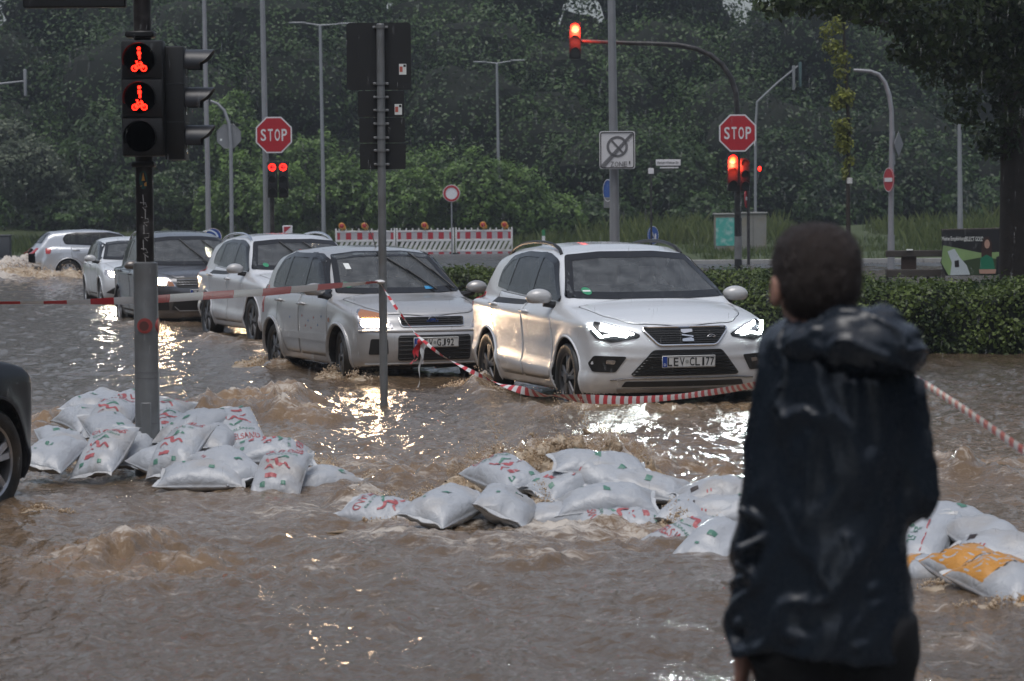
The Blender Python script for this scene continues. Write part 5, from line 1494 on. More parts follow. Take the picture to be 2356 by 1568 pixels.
mk('clamp', box((.0, -.02, zof(372, D0)), (.16, .15, .04), .01), M_SIGB, sp)
# mast arm reaching out of the top of the picture
mk('mast_arm', box((-.47, 0, zof(-12, D0)), (.72, .09, .15), .01), M_SIGB, sp)
# head facing the camera: three square chambers
hx = (341 - 333) / fscale(D0)
zt, zb_ = zof(92, D0), zof(355, D0); hgt = zt - zb_
hd_ = mk('pedestrian_head', box((hx, -.17, (zt + zb_) / 2), (.295, .16, hgt), .018, 2), M_SIGB, sp)
for k in range(3):
    zc = zt - hgt * (k + .5) / 3
    mk('chamber_door', box((hx, -.256, zc), (.275, .012, hgt / 3 - .012), .02, 2), M_SIGB, hd_)
    mk('lens', xf(lathe([(.001, .008), (.09, .006), (.105, 0)], 30, 'y'), (hx - .012, -.262, zc)), M_LENSOFF, hd_)
    # short hood round the lens
    th = np.linspace(RAD(-20), RAD(200), 20)
    hv = [(hx - .012 + .112 * math.cos(t), -.262 - d, zc + .112 * math.sin(t)) for d in (0, .10) for t in th]
    mk('hood', (np.array(hv), [(i, i + 1, i + 21, i + 20) for i in range(19)]), M_SIGB, hd_)
    if k < 2:
        # standing figure above a bicycle
        S = []
        def cap(a, b, r): S.append(tube([(a[0], 0, a[1]), (b[0], 0, b[1])], r, 6))
        S.append(disc(.0125, 12, 0, 0, .075))
        cap((0, .056), (.002, .030), .0115); cap((.002, .046), (.015, .040), .005); cap((.004, .028), (.004, .002), .0075)
        for sx in (-.031, .033):
            S.append(xf(ring(.0135, .0225, 18), (sx, 0, -.062)))
        for a, b in (((-.031, -.062), (-.013, -.028)), ((-.013, -.028), (.018, -.030)), ((-.013, -.028), (.004, -.060)), ((.018, -.030), (.004, -.060)), ((.033, -.062), (.018, -.022)), ((-.013, -.028), (-.016, -.015)), ((-.024, -.014), (-.008, -.014)), ((.018, -.022), (.008, -.016)), ((-.031, -.062), (.004, -.060))):
            cap(a, b, .0038)
        mk('lit_symbol', xf(join(*S), (hx - .018, -.276, zc)), E_REDS, hd_, kind='stuff')
# head facing along the side road, hoods in profile
zt2, zb2 = zof(104, D0), zof(363, D0); h2 = zt2 - zb2
sx0 = (410 - 333) / fscale(D0)
vh = mk('vehicle_head', box((sx0, -.02, (zt2 + zb2) / 2), (.14, .28, h2), .015, 2), M_SIGB, sp)
for k in range(3):
    zc = zt2 - h2 * (k + .5) / 3 + .015
    x1 = sx0 + .07
    n = 20; th = np.linspace(RAD(-25), RAD(205), n)
    hv = []
    for t in th:
        L = .115 + .085 * max(0, math.sin(t)) ** .7
        hv.append((x1, -.02 + .115 * math.cos(t), zc + .098 * math.sin(t)))
    for t in th:
        L = .105 + .095 * max(0, math.sin(t)) ** .6
        hv.append((x1 + L, -.02 + .115 * math.cos(t), zc + .098 * math.sin(t)))
    for t in th:
        hv.append((x1, -.02 + .108 * math.cos(t), zc + .091 * math.sin(t)))
    for t in th:
        L = .105 + .095 * max(0, math.sin(t)) ** .6
        hv.append((x1 + L, -.02 + .108 * math.cos(t), zc + .091 * math.sin(t)))
    F = [(i, i + 1, i + 1 + n, i + n) for i in range(n - 1)] + [(i + 2 * n, i + 3 * n, i + 1 + 3 * n, i + 1 + 2 * n) for i in range(n - 1)] + [(i + n, i + 1 + n, i + 1 + 3 * n, i + 3 * n) for i in range(n - 1)]
    mk('hood', (np.array(hv), F), M_VISOR, vh)
    mk('lens', xf(lathe([(.001, .008), (.09, .006), (.1, 0)], 24, 'x'), (x1 + .002, -.02, zc)), M_LENSOFF, vh)
    mk('chamber_joint', box((sx0 + .01, -.02, zb2 + h2 * (k + 1) / 3 if k < 2 else zb2 + .004), (.13, .285, .006)), M_VISOR, vh)

# ---- post with the backs of four direction plates
D1 = 28.0
b1 = base_at(879, D1)
gp = thing('signpost', 'grey steel post carrying the dark backs of four stacked sign plates', 'signpost', b1)
mk('post', lathe([(.038, -.15), (.038, zof(56, D1)), (.03, zof(54, D1))], 20), M_ZINC, gp)
s1 = fscale(D1)
for k, (u0, u1, v0, v1) in enumerate([(795, 943, 51, 205), (819, 925, 207, 267), (820, 925, 269, 326), (820, 925, 328, 387)]):
    cx = ((u0 + u1) / 2 - 872.5 + (k * 1.2)) / s1 - .005; cz = (zof(v0, D1) + zof(v1, D1)) / 2; wd = (u1 - u0) / s1; hg = (v1 - v0) / s1
    pts = roundpoly([(cx - wd / 2, cz - hg / 2), (cx + wd / 2, cz - hg / 2), (cx + wd / 2, cz + hg / 2), (cx - wd / 2, cz + hg / 2)], .035 if k == 0 else .02)
    pl = mk('sign_plate', prism(pts, .055, .062), M_SIGNBACK, gp, smooth=False)
    if k < 2:
        a, b = ((920, 158), (909, 250))[k]
        x = (a - 870) / s1; z = zof(b, D1)
        mk('inspection_sticker', box((x, .0535, z), (.068, .002, .10)), M_STICK, pl)
        mk('sticker_mark', box((x - .015, .0515, z), (.028, .002, .05)), mat('sticker_red', (.5, .12, .09)), pl)
        mk('sticker_mark', box((x + .018, .0515, z + .032), (.022, .002, .022)), M_SIGNBLACK, pl)
for v in (62, 191, 222, 252, 283, 315, 344, 376):
    z = zof(v, D1)
    cl = mk('clamp', xf(lathe([(.039, -.012), (.045, -.012), (.045, .012), (.039, .012)], 20, closed=True), (0, 0, z)), M_ZINC, gp)
    for sx in (-1, 1):
        mk('clamp_bolt', join(box((sx * .058, 0, z), (.030, .03, .022), .004), box((sx * .055, .03, z), (.03, .055, .014))), M_ZINC, cl)

# ---- generic helpers for the distant street furniture
def lamp_post(label, u, v0, v1, D, r, arms=(), m=None, zbase=None, group='street lamp posts'):
    zb3 = zof(v1, D) if zbase is None else zbase
    o = thing('street_lamp', label, 'lamp post', base_at(u, D, zb3), 0, group)
    zt3 = zof(v0, D) - zb3
    mk('post', tube([(0, 0, 0), (0, 0, zt3 * .3), (-.012 * zt3 * .5, 0, zt3)], [r * 1.15, r, r * .75], 12), m or M_ZINCF, o)
    for (du, dv) in arms:
        dx, dz = du / fscale(D), -dv / fscale(D)
        mk('arm', tube([(-.006 * zt3, 0, zt3), (dx * .5, 0, zt3 + dz * .6), (dx, 0, zt3 + dz)], [r * .5, r * .4, r * .4], 8), M_ZINCF, o)
        mk('lantern', box((dx * 1.15, 0, zt3 + dz + .01), (abs(dx) * .7 + .1, .22, .07), .02), M_ZINCF, o)
    return o
lamp_post('pale lamp post at the edge of the traffic signal hoods', 479, -60, 565, 96, .085, zbase=.0)
lamp_post('tall grey lamp post carrying the left-hand stop sign', 613, -80, 700, 75, .080, zbase=-.1)
lamp_post('lamp post with two arms behind the signpost with four plates', 744, 57, 545, 128, .085, [(-48, -6), (50, -3)])
lamp_post('slim two-armed lamp post in front of the wood beyond the barrier', 1148, 147, 525, 138, .075, [(-36, -3), (40, -6)])
lamp_post('short grey post standing in the tall grass near the banner', 2209, 292, 545, 104, .09, [])
o = lamp_post('thick grey post carrying the no-stopping zone sign', 1414, -120, 760, 50, .080, zbase=-.12)

def stop_sign(name, label, u, v, D, Rf):
    o = thing(name, label, 'stop sign', base_at(u, D - .15, zof(v, D)), 0, 'stop signs')
    R = Rf / math.cos(PI / 8)
    mk('sign_plate', prism(octagon(R), 0, .012), M_SIGNWHITE, o, smooth=False)
    mk('red_field', prism(octagon(R * .925), -.003, .001), M_SIGNRED, o, smooth=False)
    for k, ch in enumerate('STOP'):
        mk('letter', xf(text(ch, Rf * .66, Rf * (.30 if ch != 'T' else .28), .015), ((k - 1.5) * Rf * .385, -.006, 0)), M_SIGNWHITE, o, smooth=False)
    mk('bracket', box((0, .04, 0), (.05, .06, Rf * 1.5)), M_ZINCF, o)
    return o
stop_sign('stop_sign', 'red octagonal stop sign above the two red arrow signals', 632, 307, 74.6, .45)
stop_sign('stop_sign', 'red octagonal stop sign just above the lit red signal', 1698, 311, 73.6, .455)

def signal_head(parent, x, y, z0, z1, wd, lit=None, arrow=False, m=None):
    h = mk('signal_head', box((x, y, (z0 + z1) / 2), (wd, .16, z1 - z0), .02, 2), M_SIGB, parent)
    n = 3
    for k in range(n):
        zc = z1 - (z1 - z0) * (k + .5) / n
        r = min(wd, (z1 - z0) / n) * .38
        on = (k == 0 and lit)
        if on and arrow:
            mk('lens', xf(lathe([(.001, .008), (r, .0)], 20, 'y'), (x, y - .082, zc)), emit('dim_red_lens', (1, .02, .02), 1.6, (.25, .01, .01)), h)
            mk('lens_ring', xf(ring(r * .8, r * 1.02, 20), (x, y - .092, zc)), E_REDS, h)
            mk('arrow_mark', join(xf(box((.01, 0, 0), (r * 1.2, .004, r * .22)), (x, y - .098, zc)), tube([(x + 0, y - .098, zc + r * .5), (x - r * .55, y - .098, zc), (x, y - .098, zc - r * .5)], r * .13, 4)), M_SIGNBLACK, h)
        else:
            mk('lens', xf(lathe([(.001, .012), (r * .7, .010), (r, .0)], 22, 'y'), (x, y - .081, zc)), E_RED if on else M_LENSOFF, h)
            if on: mk('lamp_core', xf(lathe([(.001, .008), (r * .62, .006)], 20, 'y'), (x, y - .090, zc)), emit('red_signal_core', (1.0, .05, .004), 7.0), h)
        th = np.linspace(RAD(-15), RAD(195), 14)
        hv = [(x + r * 1.12 * math.cos(t), y - .08 - d * (.35 + .65 * max(0, math.sin(t))), zc + r * 1.12 * math.sin(t)) for d in (0, .17) for t in th]
        mk('hood', (np.array(hv), [(i, i + 1, i + 15, i + 14) for i in range(13)]), M_VISOR if not on else M_SIGB, h)
    return h
# two arrow signals beneath the left stop sign
D2 = 74.4
o = thing('traffic_signal', 'pair of red left-arrow signals beneath the stop sign', 'traffic signal', base_at(640, D2, -.1))
mk('post', tube([(-.16, .12, 0), (-.16, .12, zof(366, D2) + .1)], .055, 12), M_POSTDK, o)
for u in (628, 653):
    signal_head(o, (u - 640) / fscale(D2), 0, zof(451, D2) + .1, zof(367, D2) + .1, .235, True, True)
mk('crossbar', box((0, .1, zof(372, D2) + .1), (.55, .04, .05)), M_POSTDK, o)
# mast with the curved arm
D3 = 74.0
b3 = base_at(1698, D3, -.1)
o = thing('traffic_signal', 'signal mast with a curved arm and a second red light overhead', 'traffic signal', b3)
path = [(1698, 700), (1698, 560), (1697, 420), (1697, 260), (1693, 215), (1682, 180), (1662, 150), (1634, 127), (1600, 112), (1560, 104), (1500, 101), (1430, 99), (1335, 95)]
P = np.array([at(u, v, D3 + .25) - b3 for u, v in path]); P[0, 2] = 0
mk('mast', tube(P, [.085, .085, .078, .07, .07, .068, .066, .064, .062, .06, .055, .05, .05], 14), M_POSTDK, o)
for v0, v1, mm in ((505, 546, M_SIGB), (548, 600, M_ZINC), (602, 640, M_SIGB)):
    mk('mast_band', lathe([(.088, zof(v1, D3) + .1), (.094, zof(v1, D3) + .1), (.094, zof(v0, D3) + .1), (.088, zof(v0, D3) + .1)], 18, closed=True), mm, o)
fs3 = fscale(D3)
signal_head(o, (1326 - 1698) / fs3, .05, zof(138, D3) + .1, zof(54, D3) + .1, .29, True)
signal_head(o, (1686 - 1698) / fs3, -.05, zof(444, D3) + .1, zof(357, D3) + .1, .27, True)
signal_head(o, (1714 - 1698) / fs3, -.04, zof(444, D3) + .1, zof(368, D3) + .1, .24, False)
for (u, v) in ((1326, 68), (1686, 378)):
    d = bpy.data.lights.new('red_lamp_light', 'SPOT'); d.energy = 260; d.color = (1, .05, .02); d.spot_size = RAD(150); d.spot_blend = 1; d.shadow_soft_size = .1
    q = bpy.data.objects.new('red_lamp_light', d); COL.objects.link(q); q.parent = o; q['kind'] = 'helper'
    q.location = at(u, v, D3 - .35) - b3; q.rotation_euler = (RAD(84), 0, 0)

# zone sign
D4 = 49.8
o = thing('zone_sign', 'square white end of no-stopping zone sign on the thick grey post', 'sign', base_at(1421, D4, zof(347.5, D4)))
S4 = fscale(D4); hw, hh = 41 / S4, 43.5 / S4
mk('sign_plate', prism(roundpoly([(-hw, -hh), (hw, -hh), (hw, hh), (-hw, hh)], .05), 0, .01), M_SIGNWHITE, o, smooth=False)
mk('sign_border', tube([(a, -.004, b) for a, b in roundpoly([(-hw + .022, -hh + .022), (hw - .022, -hh + .022), (hw - .022, hh - .022), (-hw + .022, hh - .022)], .04)], .008, 5, closed=True), M_SIGNBLACK, o)
mk('ring_mark', xf(ring(.135, .178, 40, -.004), (0, 0, .055)), M_SIGNGREY, o)
mk('slash_mark', prism([(-.115, .155), (-.09, .18), (.115, -.045), (.09, -.07)], -.006, -.003), M_SIGNGREY, o, smooth=False)
for k in range(5):
    d = (k - 2) * .021
    mk('cancel_line', prism([(-hw + .035 + d, -hh + .035), (-hw + .047 + d, -hh + .035), (hw - .035 + d * .6, hh - .04), (hw - .047 + d * .6, hh - .04)], -.009, -.007), M_SIGNGREY, o, smooth=False)
for k, ch in enumerate('ZONE'):
    mk('letter', xf(text(ch, .085, .062, .008), (-.085 + k * .073, -.012, -.235)), M_SIGNGREY, o, smooth=False)
mk('scuff', box((.205, -.012, -.21), (.02, .004, .05), .005), M_SIGNBLACK, o)
# street name sign
D5 = 90
o = thing('street_name_sign', 'small white street name sign in front of the wood beside the zone sign', 'sign', base_at(1538, D5, zof(378, D5)))
S5 = fscale(D5)
mk('sign_plate', box((0, 0, .01), (57 / S5, .02, 14 / S5), .01), M_SIGNWHITE, o)
mk('lettering', xf(text('Herbert-Wehner-Str.', .085, .66, .01), (0, -.014, .01)), M_SIGNBLACK, o, smooth=False)
mk('lower_strip', box((.03, 0, -.14), (42 / S5, .02, .035)), M_SIGNWHITE, o)
mk('post', tube([(-.52, .03, -2.6), (-.52, .03, .1)], .03, 8), M_POSTDK, o)
mk('bracket', box((-.47, .02, .01), (.12, .03, .1)), M_SIGNBLACK, o)
mk('number_plate', box((-.52, -.02, -.24), (.17, .02, .17), .02), M_SIGNWHITE, o)
# octagon seen from the back on a curved post
D6 = 106
b6 = base_at(532, D6, .0)
o = thing('sign', 'grey back of an octagonal sign hung on a hooked post', 'sign', b6)
P = np.array([at(u, v, D6) - b6 for u, v in ((533, 560), (532, 420), (531, 330), (527, 285), (516, 255), (500, 239), (484, 233))]); P[0, 2] = 0
mk('post', tube(P, [.075, .07, .065, .06, .055, .05, .05], 10), M_ZINCF, o)
cz = zof(309, D6)
mk('sign_plate', xf(prism(octagon(.46), .09, .10), (-4 / fscale(D6), 0, cz)), M_SIGNBACK2, o, smooth=False)
mk('sign_rim', tube([(a - 4 / fscale(D6), .088, b + cz) for a, b in octagon(.455)], .014, 4, closed=True), M_ZINC, o)
mk('inspection_sticker', box((-.34, .084, cz - .12), (.07, .006, .07)), M_STICK, o)
mk('post_sleeve', xf(lathe([(.078, 0), (.09, 0), (.09, .9), (.078, .9)], 12, closed=True), (0, 0, 0)), M_ZINCF, o)
# round no-vehicles sign behind the barrier
D7 = 118
b7 = base_at(1039, D7, .02)
o = thing('round_sign', 'round white sign with red rim on a thin pole behind the barrier', 'sign', b7)
mk('post', tube([(0, .03, 0), (0, .03, zof(428, D7))], .028, 8), M_ZINCF, o)
zc = zof(445, D7)
mk('sign_plate', xf(lathe([(.001, .0), (.34, 0), (.34, .012), (.001, .012)], 36, 'y'), (0, 0, zc)), M_SIGNWHITE, o)
mk('red_rim', xf(ring(.235, .315, 40, -.022), (0, 0, zc)), M_SIGNRED, o)
# blue keep-right sign
D8 = 97
b8 = base_at(1502, D8, .0)
o = thing('keep_right_sign', 'blue round sign with white slanting arrow just above the roof of the front white SUV', 'sign', b8, RAD(52))
zc = zof(544, D8)
mk('post', tube([(0, .04, 0), (0, .04, zc + .2)], .03, 8), M_ZINCF, o)
mk('sign_plate', xf(lathe([(.001, 0), (.30, 0), (.30, .012), (.001, .012)], 32, 'y'), (0, 0, zc)), M_SIGNBLUE, o)
mk('white_rim', xf(ring(.282, .302, 36, -.015), (0, 0, zc)), M_SIGNWHITE, o)
mk('arrow_mark', join(tube([(-.13, -.02, zc + .15), (.10, -.02, zc - .12)], .032, 4), tube([(.11, -.02, zc + .06), (.11, -.02, zc - .135), (-.09, -.02, zc - .135)], .03, 4)), M_SIGNWHITE, o)
# blue sign next to the zone post, nearly edge-on
D9 = 56
b9 = base_at(1400, D9, -.1)
o = thing('cycle_path_sign', 'narrow blue sign seen almost edge-on beside the thick grey post', 'sign', b9, RAD(-66))
mk('post', tube([(0, .05, 0), (0, .05, zof(420, D9) + .1)], .03, 8), M_ZINCF, o)
mk('sign_plate', xf(lathe([(.001, 0), (.21, 0), (.21, .01), (.001, .01)], 28, 'y'), (0, 0, zof(440, D9) + .1)), M_SIGNBLUE, o)
mk('white_rim', xf(ring(.195, .212, 28, -.013), (0, 0, zof(440, D9) + .1)), M_SIGNWHITE, o)
mk('lower_plate', box((0, 0, zof(468, D9) + .1), (.40, .01, .2), .01), M_SIGNBACK2, o)
# blue sign behind the dark SUV's roof
D10 = 88
o = thing('round_sign', 'blue round sign peeping over the roof of the dark grey SUV', 'sign', base_at(489, D10, 0), RAD(20))
mk('post', tube([(0, .04, -.1), (0, .04, zof(540, D10))], .03, 8), M_ZINCF, o)
mk('sign_plate', xf(lathe([(.001, 0), (.26, 0), (.26, .012), (.001, .012)], 28, 'y'), (0, 0, zof(540, D10))), M_SIGNBLUE, o)
mk('white_rim', xf(ring(.245, .262, 30, -.015), (0, 0, zof(540, D10))), M_SIGNWHITE, o)
# curved lamp with no-entry and warning signs
D11 = 88
b11 = base_at(2050, D11, 0)
o = thing('street_lamp', 'curved grey lamp post with a no-entry sign and a sign seen from behind', 'lamp post', b11, 0, 'street lamp posts')
P = np.array([at(u, v, D11) - b11 for u, v in ((2049, 620), (2050, 500), (2051, 400), (2052, 300), (2051, 255), (2046, 220), (2036, 190), (2022, 172), (2004, 165), (1985, 163), (1964, 162))]); P[0, 2] = 0
mk('post', tube(P, [.09, .085, .08, .075, .07, .07, .065, .06, .055, .05, .045], 12), M_ZINCF, o)
mk('post_sleeve', lathe([(.09, 0), (.105, 0), (.105, 1.0), (.09, 1.0)], 14, closed=True), M_ZINCF, o)
q = at(2045, 414, D11 - .2) - b11
ns = mk('no_entry_sign', xf(lathe([(.001, 0), (.35, 0), (.35, .012), (.001, .012)], 30, 'y'), (0, 0, 0)), M_SIGNRED, o)
ns.location = q; ns.rotation_euler = (0, 0, RAD(-72))
mk('white_bar', box((0, -.016, 0), (.52, .006, .12)), M_SIGNWHITE, ns)
mk('white_rim', ring(.335, .352, 32, -.014), M_SIGNWHITE, ns)
q = at(2068, 332, D11 + .1) - b11
ds = mk('warning_sign', prism([(-.38, 0), (0, -.38), (.38, 0), (0, .38)], 0, .012), M_SIGNBACK2, o, smooth=False)
ds.location = q; ds.rotation_euler = (0, 0, RAD(62))
mk('sign_post', tube([q + (-.14, 0, -.6), q + (-.14, 0, .38)], .035, 8), M_ZINCF, o)
# second post behind the mast with an edge-on no-entry sign
D12 = 95
o = thing('signpost', 'dark post with a narrow red and white sign behind the signal mast', 'signpost', base_at(1722, D12, 0))
mk('post', tube([(0, .04, 0), (0, .04, zof(300, D12))], .05, 10), M_POSTDK, o)
ns = mk('no_entry_sign', lathe([(.001, 0), (.30, 0), (.30, .012), (.001, .012)], 28, 'y'), M_SIGNRED, o); ns.location = (-.06, 0, zof(461, D12)); ns.rotation_euler = (0, 0, RAD(74))
mk('white_bar', box((0, -.016, 0), (.44, .006, .11)), M_SIGNWHITE, ns)
mk('reflector_strip', box((.20, 0, zof(327, D12)), (.03, .03, .36)), M_SIGNWHITE, o)
mk('red_lamp', sphere((.36, 0, zof(393, D12)), (.05, .05, .075), 10, 8), E_REDS, o)
# distant signal arms high in front of the wood
D13 = 116
b13 = base_at(1740, D13, 0)
o = thing('traffic_signal', 'distant signal arm rising slantwise in front of the wood above the stop sign', 'traffic signal', b13)
P = np.array([at(u, v, D13) - b13 for u, v in ((1738, 560), (1738, 300), (1742, 235), (1790, 190), (1836, 152))]); P[0, 2] = 0
mk('mast', tube(P, [.06, .05, .045, .04, .035], 8), M_ZINCF, o)
for u, v in ((1826, 180), (1841, 172)):
    c_ = at(u, v, D13) - b13
    mk('signal_head', box(c_, (.10, .25, .95), .02), M_SIGNBACK2 if u < 1830 else mat('signal_teal', (.05, .10, .10)), o)
b14 = base_at(1985, 100, 0)
b15 = base_at(-30, 112, 0)
o = thing('street_lamp', 'thin lamp arm poking in from the picture edge in front of the wood', 'lamp post', b15, 0, 'street lamp posts')
P = np.array([at(u, v, 112) - b15 for u, v in ((-30, 560), (-30, 240), (-20, 200), (0, 193), (58, 187))]); P[0, 2] = 0
mk('post', tube(P, [.08, .06, .05, .04, .03], 8), M_ZINCF, o)
mk('lantern', box(at(58, 191, 112) - b15, (.10, .2, 1.0), .02), M_ZINCF, o)

# ---- utility cabinets
D14 = 112
def cabinet(label, u0, u1, v0, v1, m, poster=None):
    S_ = fscale(D14); wd = (u1 - u0) / S_; z1 = zof(v0, D14); z0 = zof(v1, D14)
    o = thing('utility_cabinet', label, 'utility cabinet', base_at((u0 + u1) / 2, D14, z0 - .3))
    h_ = z1 - z0 + .3
    mk('cabinet_body', box((0, 0, h_ / 2), (wd, .5, h_), .02), m, o)
    mk('cabinet_roof', box((0, 0, h_ + .03), (wd + .08, .6, .06), .015), M_KERB, o)
    mk('door_gap', box((.0, -.252, h_ / 2), (.012, .004, h_ * .9)), M_SIGNBLACK, o)
    if poster: mk('poster', box((0, -.256, h_ * .55), (wd * .88, .008, h_ * .74)), poster, o)
    return o
M_CAB = mat('cabinet_grey', (.22, .215, .20), rough=.7, var=.25, vscale=3, dirt=(.20, .15, .06), dscale=1.6)
M_POSTER = mat('teal_poster', (.06, .36, .31), rough=.6, var=.15, vscale=3, dirt=(.50, .60, .60), dscale=4.5)
cabinet('utility cabinet covered with a torn teal poster', 1643, 1693, 498, 566, M_CAB, M_POSTER)
cabinet('bare grey utility cabinet with a pale roof beside the teal poster', 1701, 1762, 496, 572, M_CAB)
o = thing('guide_post', 'small white guide post with a green top on the verge', 'guide post', base_at(1250, 116, .05))
mk('post', prism([(-.06, -.05), (.06, -.05), (.03, .06)], 0, .75, 'xy'), M_SIGNWHITE, o, smooth=False)
mk('green_cap', prism([(-.062, -.052), (.062, -.052), (.032, .062)], .75, .98, 'xy'), mat('cap_green', (.03, .2, .08)), o, smooth=False)
o = thing('cabinet', 'dark grey box half hidden at the picture edge behind the silver hatchback', 'cabinet', base_at(2, 118, .1))
mk('cabinet_body', box((0, 0, .42), (.75, .4, .85), .06, 2), mat('cabinet_dark', (.05, .055, .06), rough=.5), o)
mk('lid', box((0, 0, .87), (.80, .45, .06), .02), mat('cabinet_dark_lid', (.08, .085, .09), rough=.5), o)

# ---- red and white barrier fence with warning lamps
DB = 122
SB = fscale(DB)
M_BWHITE = mat('barrier_white', (.66, .66, .66), rough=.45, var=.08, vscale=3, dirt=(.40, .38, .34), dscale=2)
M_BGREY = mat('barrier_retro_white', (.42, .41, .43), rough=.5)
M_BRED = mat('barrier_red', (.40, .02, .035), rough=.45)
M_LYEL = mat('lamp_yellow', (.60, .27, .03), rough=.4)
M_LRED = mat('lamp_red_lens', (.40, .03, .03), rough=.2)
zB = .03
for u0, u1, lab in ((771, 909, 'red and white barrier panel nearest the second white SUV, partly behind it'), (911, 1044, 'middle red and white barrier panel behind the signpost'), (1047, 1179, 'red and white barrier panel ending above the roof of the front white SUV')):
    wd = (u1 - u0) / SB; o = thing('barricade', lab, 'barrier', base_at((u0 + u1) / 2, DB, zB), 0, 'barrier panels')
    Z = lambda v: zof(v, DB) - zB
    for sx in (-1, 1): mk('end_post', box((sx * (wd / 2 - .03), 0, .53), (.06, .05, 1.1), .01), M_BWHITE, o)
    for v0, v1 in ((528, 532), (549, 554), (573, 578), (585, 588)):
        mk('rail', box((0, 0, (Z(v0) + Z(v1)) / 2), (wd - .12, .045, Z(v0) - Z(v1)), .008), M_BWHITE, o)
    mk('upper_board', box((0, .004, (Z(532) + Z(549)) / 2), (wd - .12, .03, Z(532) - Z(549))), M_BGREY, o)
    mk('lower_board', box((0, .004, (Z(578) + Z(585)) / 2), (wd - .12, .03, Z(578) - Z(585))), M_BGREY, o)
    for k in range(6):
        x = -wd / 2 + .08 + k * (wd - .16) / 5.0
        ww = .21 if 0 < k < 5 else .11
        x += .055 * (k == 0) - .055 * (k == 5)
        mk('red_stripe', box((x, -.013, (Z(533) + Z(548.5)) / 2), (ww, .008, Z(533) - Z(548.5))), M_BRED, o)
        mk('red_stripe', box((x, -.013, (Z(578.5) + Z(584.5)) / 2), (ww, .008, Z(578.5) - Z(584.5))), M_BRED, o)
    nb = 11
    for k in range(nb):
        x = -wd / 2 + .14 + k * (wd - .34) / (nb - 1)
        za, zb4 = Z(573), Z(554)
        mk('slanted_bar', prism([(x - .09, za), (x + .035, za), (x + .21, zb4), (x + .085, zb4)], -.015, .015), M_BWHITE, o, smooth=False)
    for k in range(9):
        x = -wd / 2 + .16 + k * (wd - .32) / 8
        mk('peg', box((x, 0, Z(528) + .035), (.055, .03, .09), .008), M_BWHITE, o)
    for sx in (-1, 1): mk('foot', box((sx * (wd / 2 - .03), 0, .02), (.24, .7, .09), .02), M_BLACK if 'M_BLACK' in globals() else M_SIGNBLACK, o)
for u, lab in ((786, 'warning lamp at the end of the barrier nearest the white SUV with chrome rails'), (838, 'warning lamp second from the second white SUV'), (976, 'warning lamp standing alone on the middle barrier panel'), (1111, 'warning lamp last but one on the right end of the barrier'), (1160, 'warning lamp at the barrier end nearest the front white SUV')):
    o = thing('warning_lamp', lab, 'warning lamp', base_at(u, DB - .02, zof(528, DB)), 0, 'barrier warning lamps')
    mk('stem', box((.02, 0, .06), (.05, .05, .12)), M_LYEL, o)
    mk('lens_ring', xf(lathe([(.105 + .028 * math.cos(t), .04 * math.sin(t)) for t in np.linspace(0, 2 * PI, 8, endpoint=False)], 22, 'y', closed=True), (0, -.02, .20)), M_LYEL, o)
    mk('lens', xf(sphere((0, 0, 0), (.105, .05, .105), 16, 8), (0, -.03, .20)), M_LRED, o)
    mk('battery_box', box((.11, .03, .12), (.11, .12, .16), .02), M_LYEL, o)
o = thing('marker_board', 'small red and white marker board above the roof of the second white SUV', 'marker board', base_at(661, 100, 0))
mk('board', box((0, 0, zof(525, 100)), (.33, .03, .30), .02), M_SIGNWHITE, o)
mk('red_corner', prism([(-.12, zof(525, 100) - .11), (-.12, zof(525, 100) + .11), (.12, zof(525, 100) + .11)], -.022, -.018), M_BRED, o, smooth=False)
mk('stand', tube([(0, .02, 0), (0, .02, zof(514, 100))], .02, 6), M_ZINCF, o)

# ---- rail fence and advertising banner behind the hedge
DF = 57
SF = fscale(DF)
M_WOODD = mat('dark_timber', (.05, .042, .036), rough=.7, var=.35, vscale=5, bump=.4, bscale=20)
bF = base_at(2105, DF, -.1)
o = thing('timber_fence', 'low dark timber rail fence behind the hedge beside the banner', 'fence', bF)
for v0, v1 in ((583, 598), (627, 644)):
    mk('rail', box((0, 0, (zof(v0, DF) + zof(v1, DF)) / 2 + .1), (134 / SF, .10, (v1 - v0) / SF), .01), M_WOODD, o)
for u in (2041, 2136):
    mk('post', box(((u - 2105) / SF, .06, .35), (.05, .06, .8), .008), M_WOODD, o)
mk('board_panel', box(((2092 - 2105) / SF, .09, (zof(597, DF) + zof(628, DF)) / 2 + .1), (35 / SF, .05, 32 / SF), .008), mat('brown_board', (.075, .045, .033), rough=.7, var=.3, vscale=8), o)
mk('paper_scrap', box(((2092 - 2105) / SF, -.055, zof(582, DF) + .1), (.12, .05, .03), .005), M_STICK, o)
bN = base_at(2238, DF - .3, -.1)
SN = fscale(DF - .3)
o = thing('banner', 'torn advertising banner with a woman in a green top, partly behind the trunk', 'banner', bN)
Z = lambda v: zof(v, DF - .3) + .1
X_ = lambda u: (u - 2238) / SN
def patch(name, pts, y, m): return mk(name, prism(roundpoly([(X_(a), Z(b)) for a, b in pts], .01), y - .004, y), m, o, smooth=False)
M_BNBLK = mat('banner_black', (.012, .012, .014), rough=.5, var=.2, vscale=5)
patch('banner_sheet', [(2166, 538), (2312, 536), (2312, 642), (2176, 642), (2164, 612), (2169, 590)], .02, M_BNBLK)
patch('meadow_print', [(2170, 572), (2200, 578), (2255, 590), (2308, 588), (2308, 610), (2250, 640), (2182, 641), (2166, 612)], .012, mat('print_green', (.22, .34, .14), var=.45, vscale=2.2))
patch('grass_print', [(2215, 608), (2260, 600), (2308, 606), (2308, 640), (2228, 641)], .009, mat('print_darkgreen', (.035, .06, .025), var=.5, vscale=3))
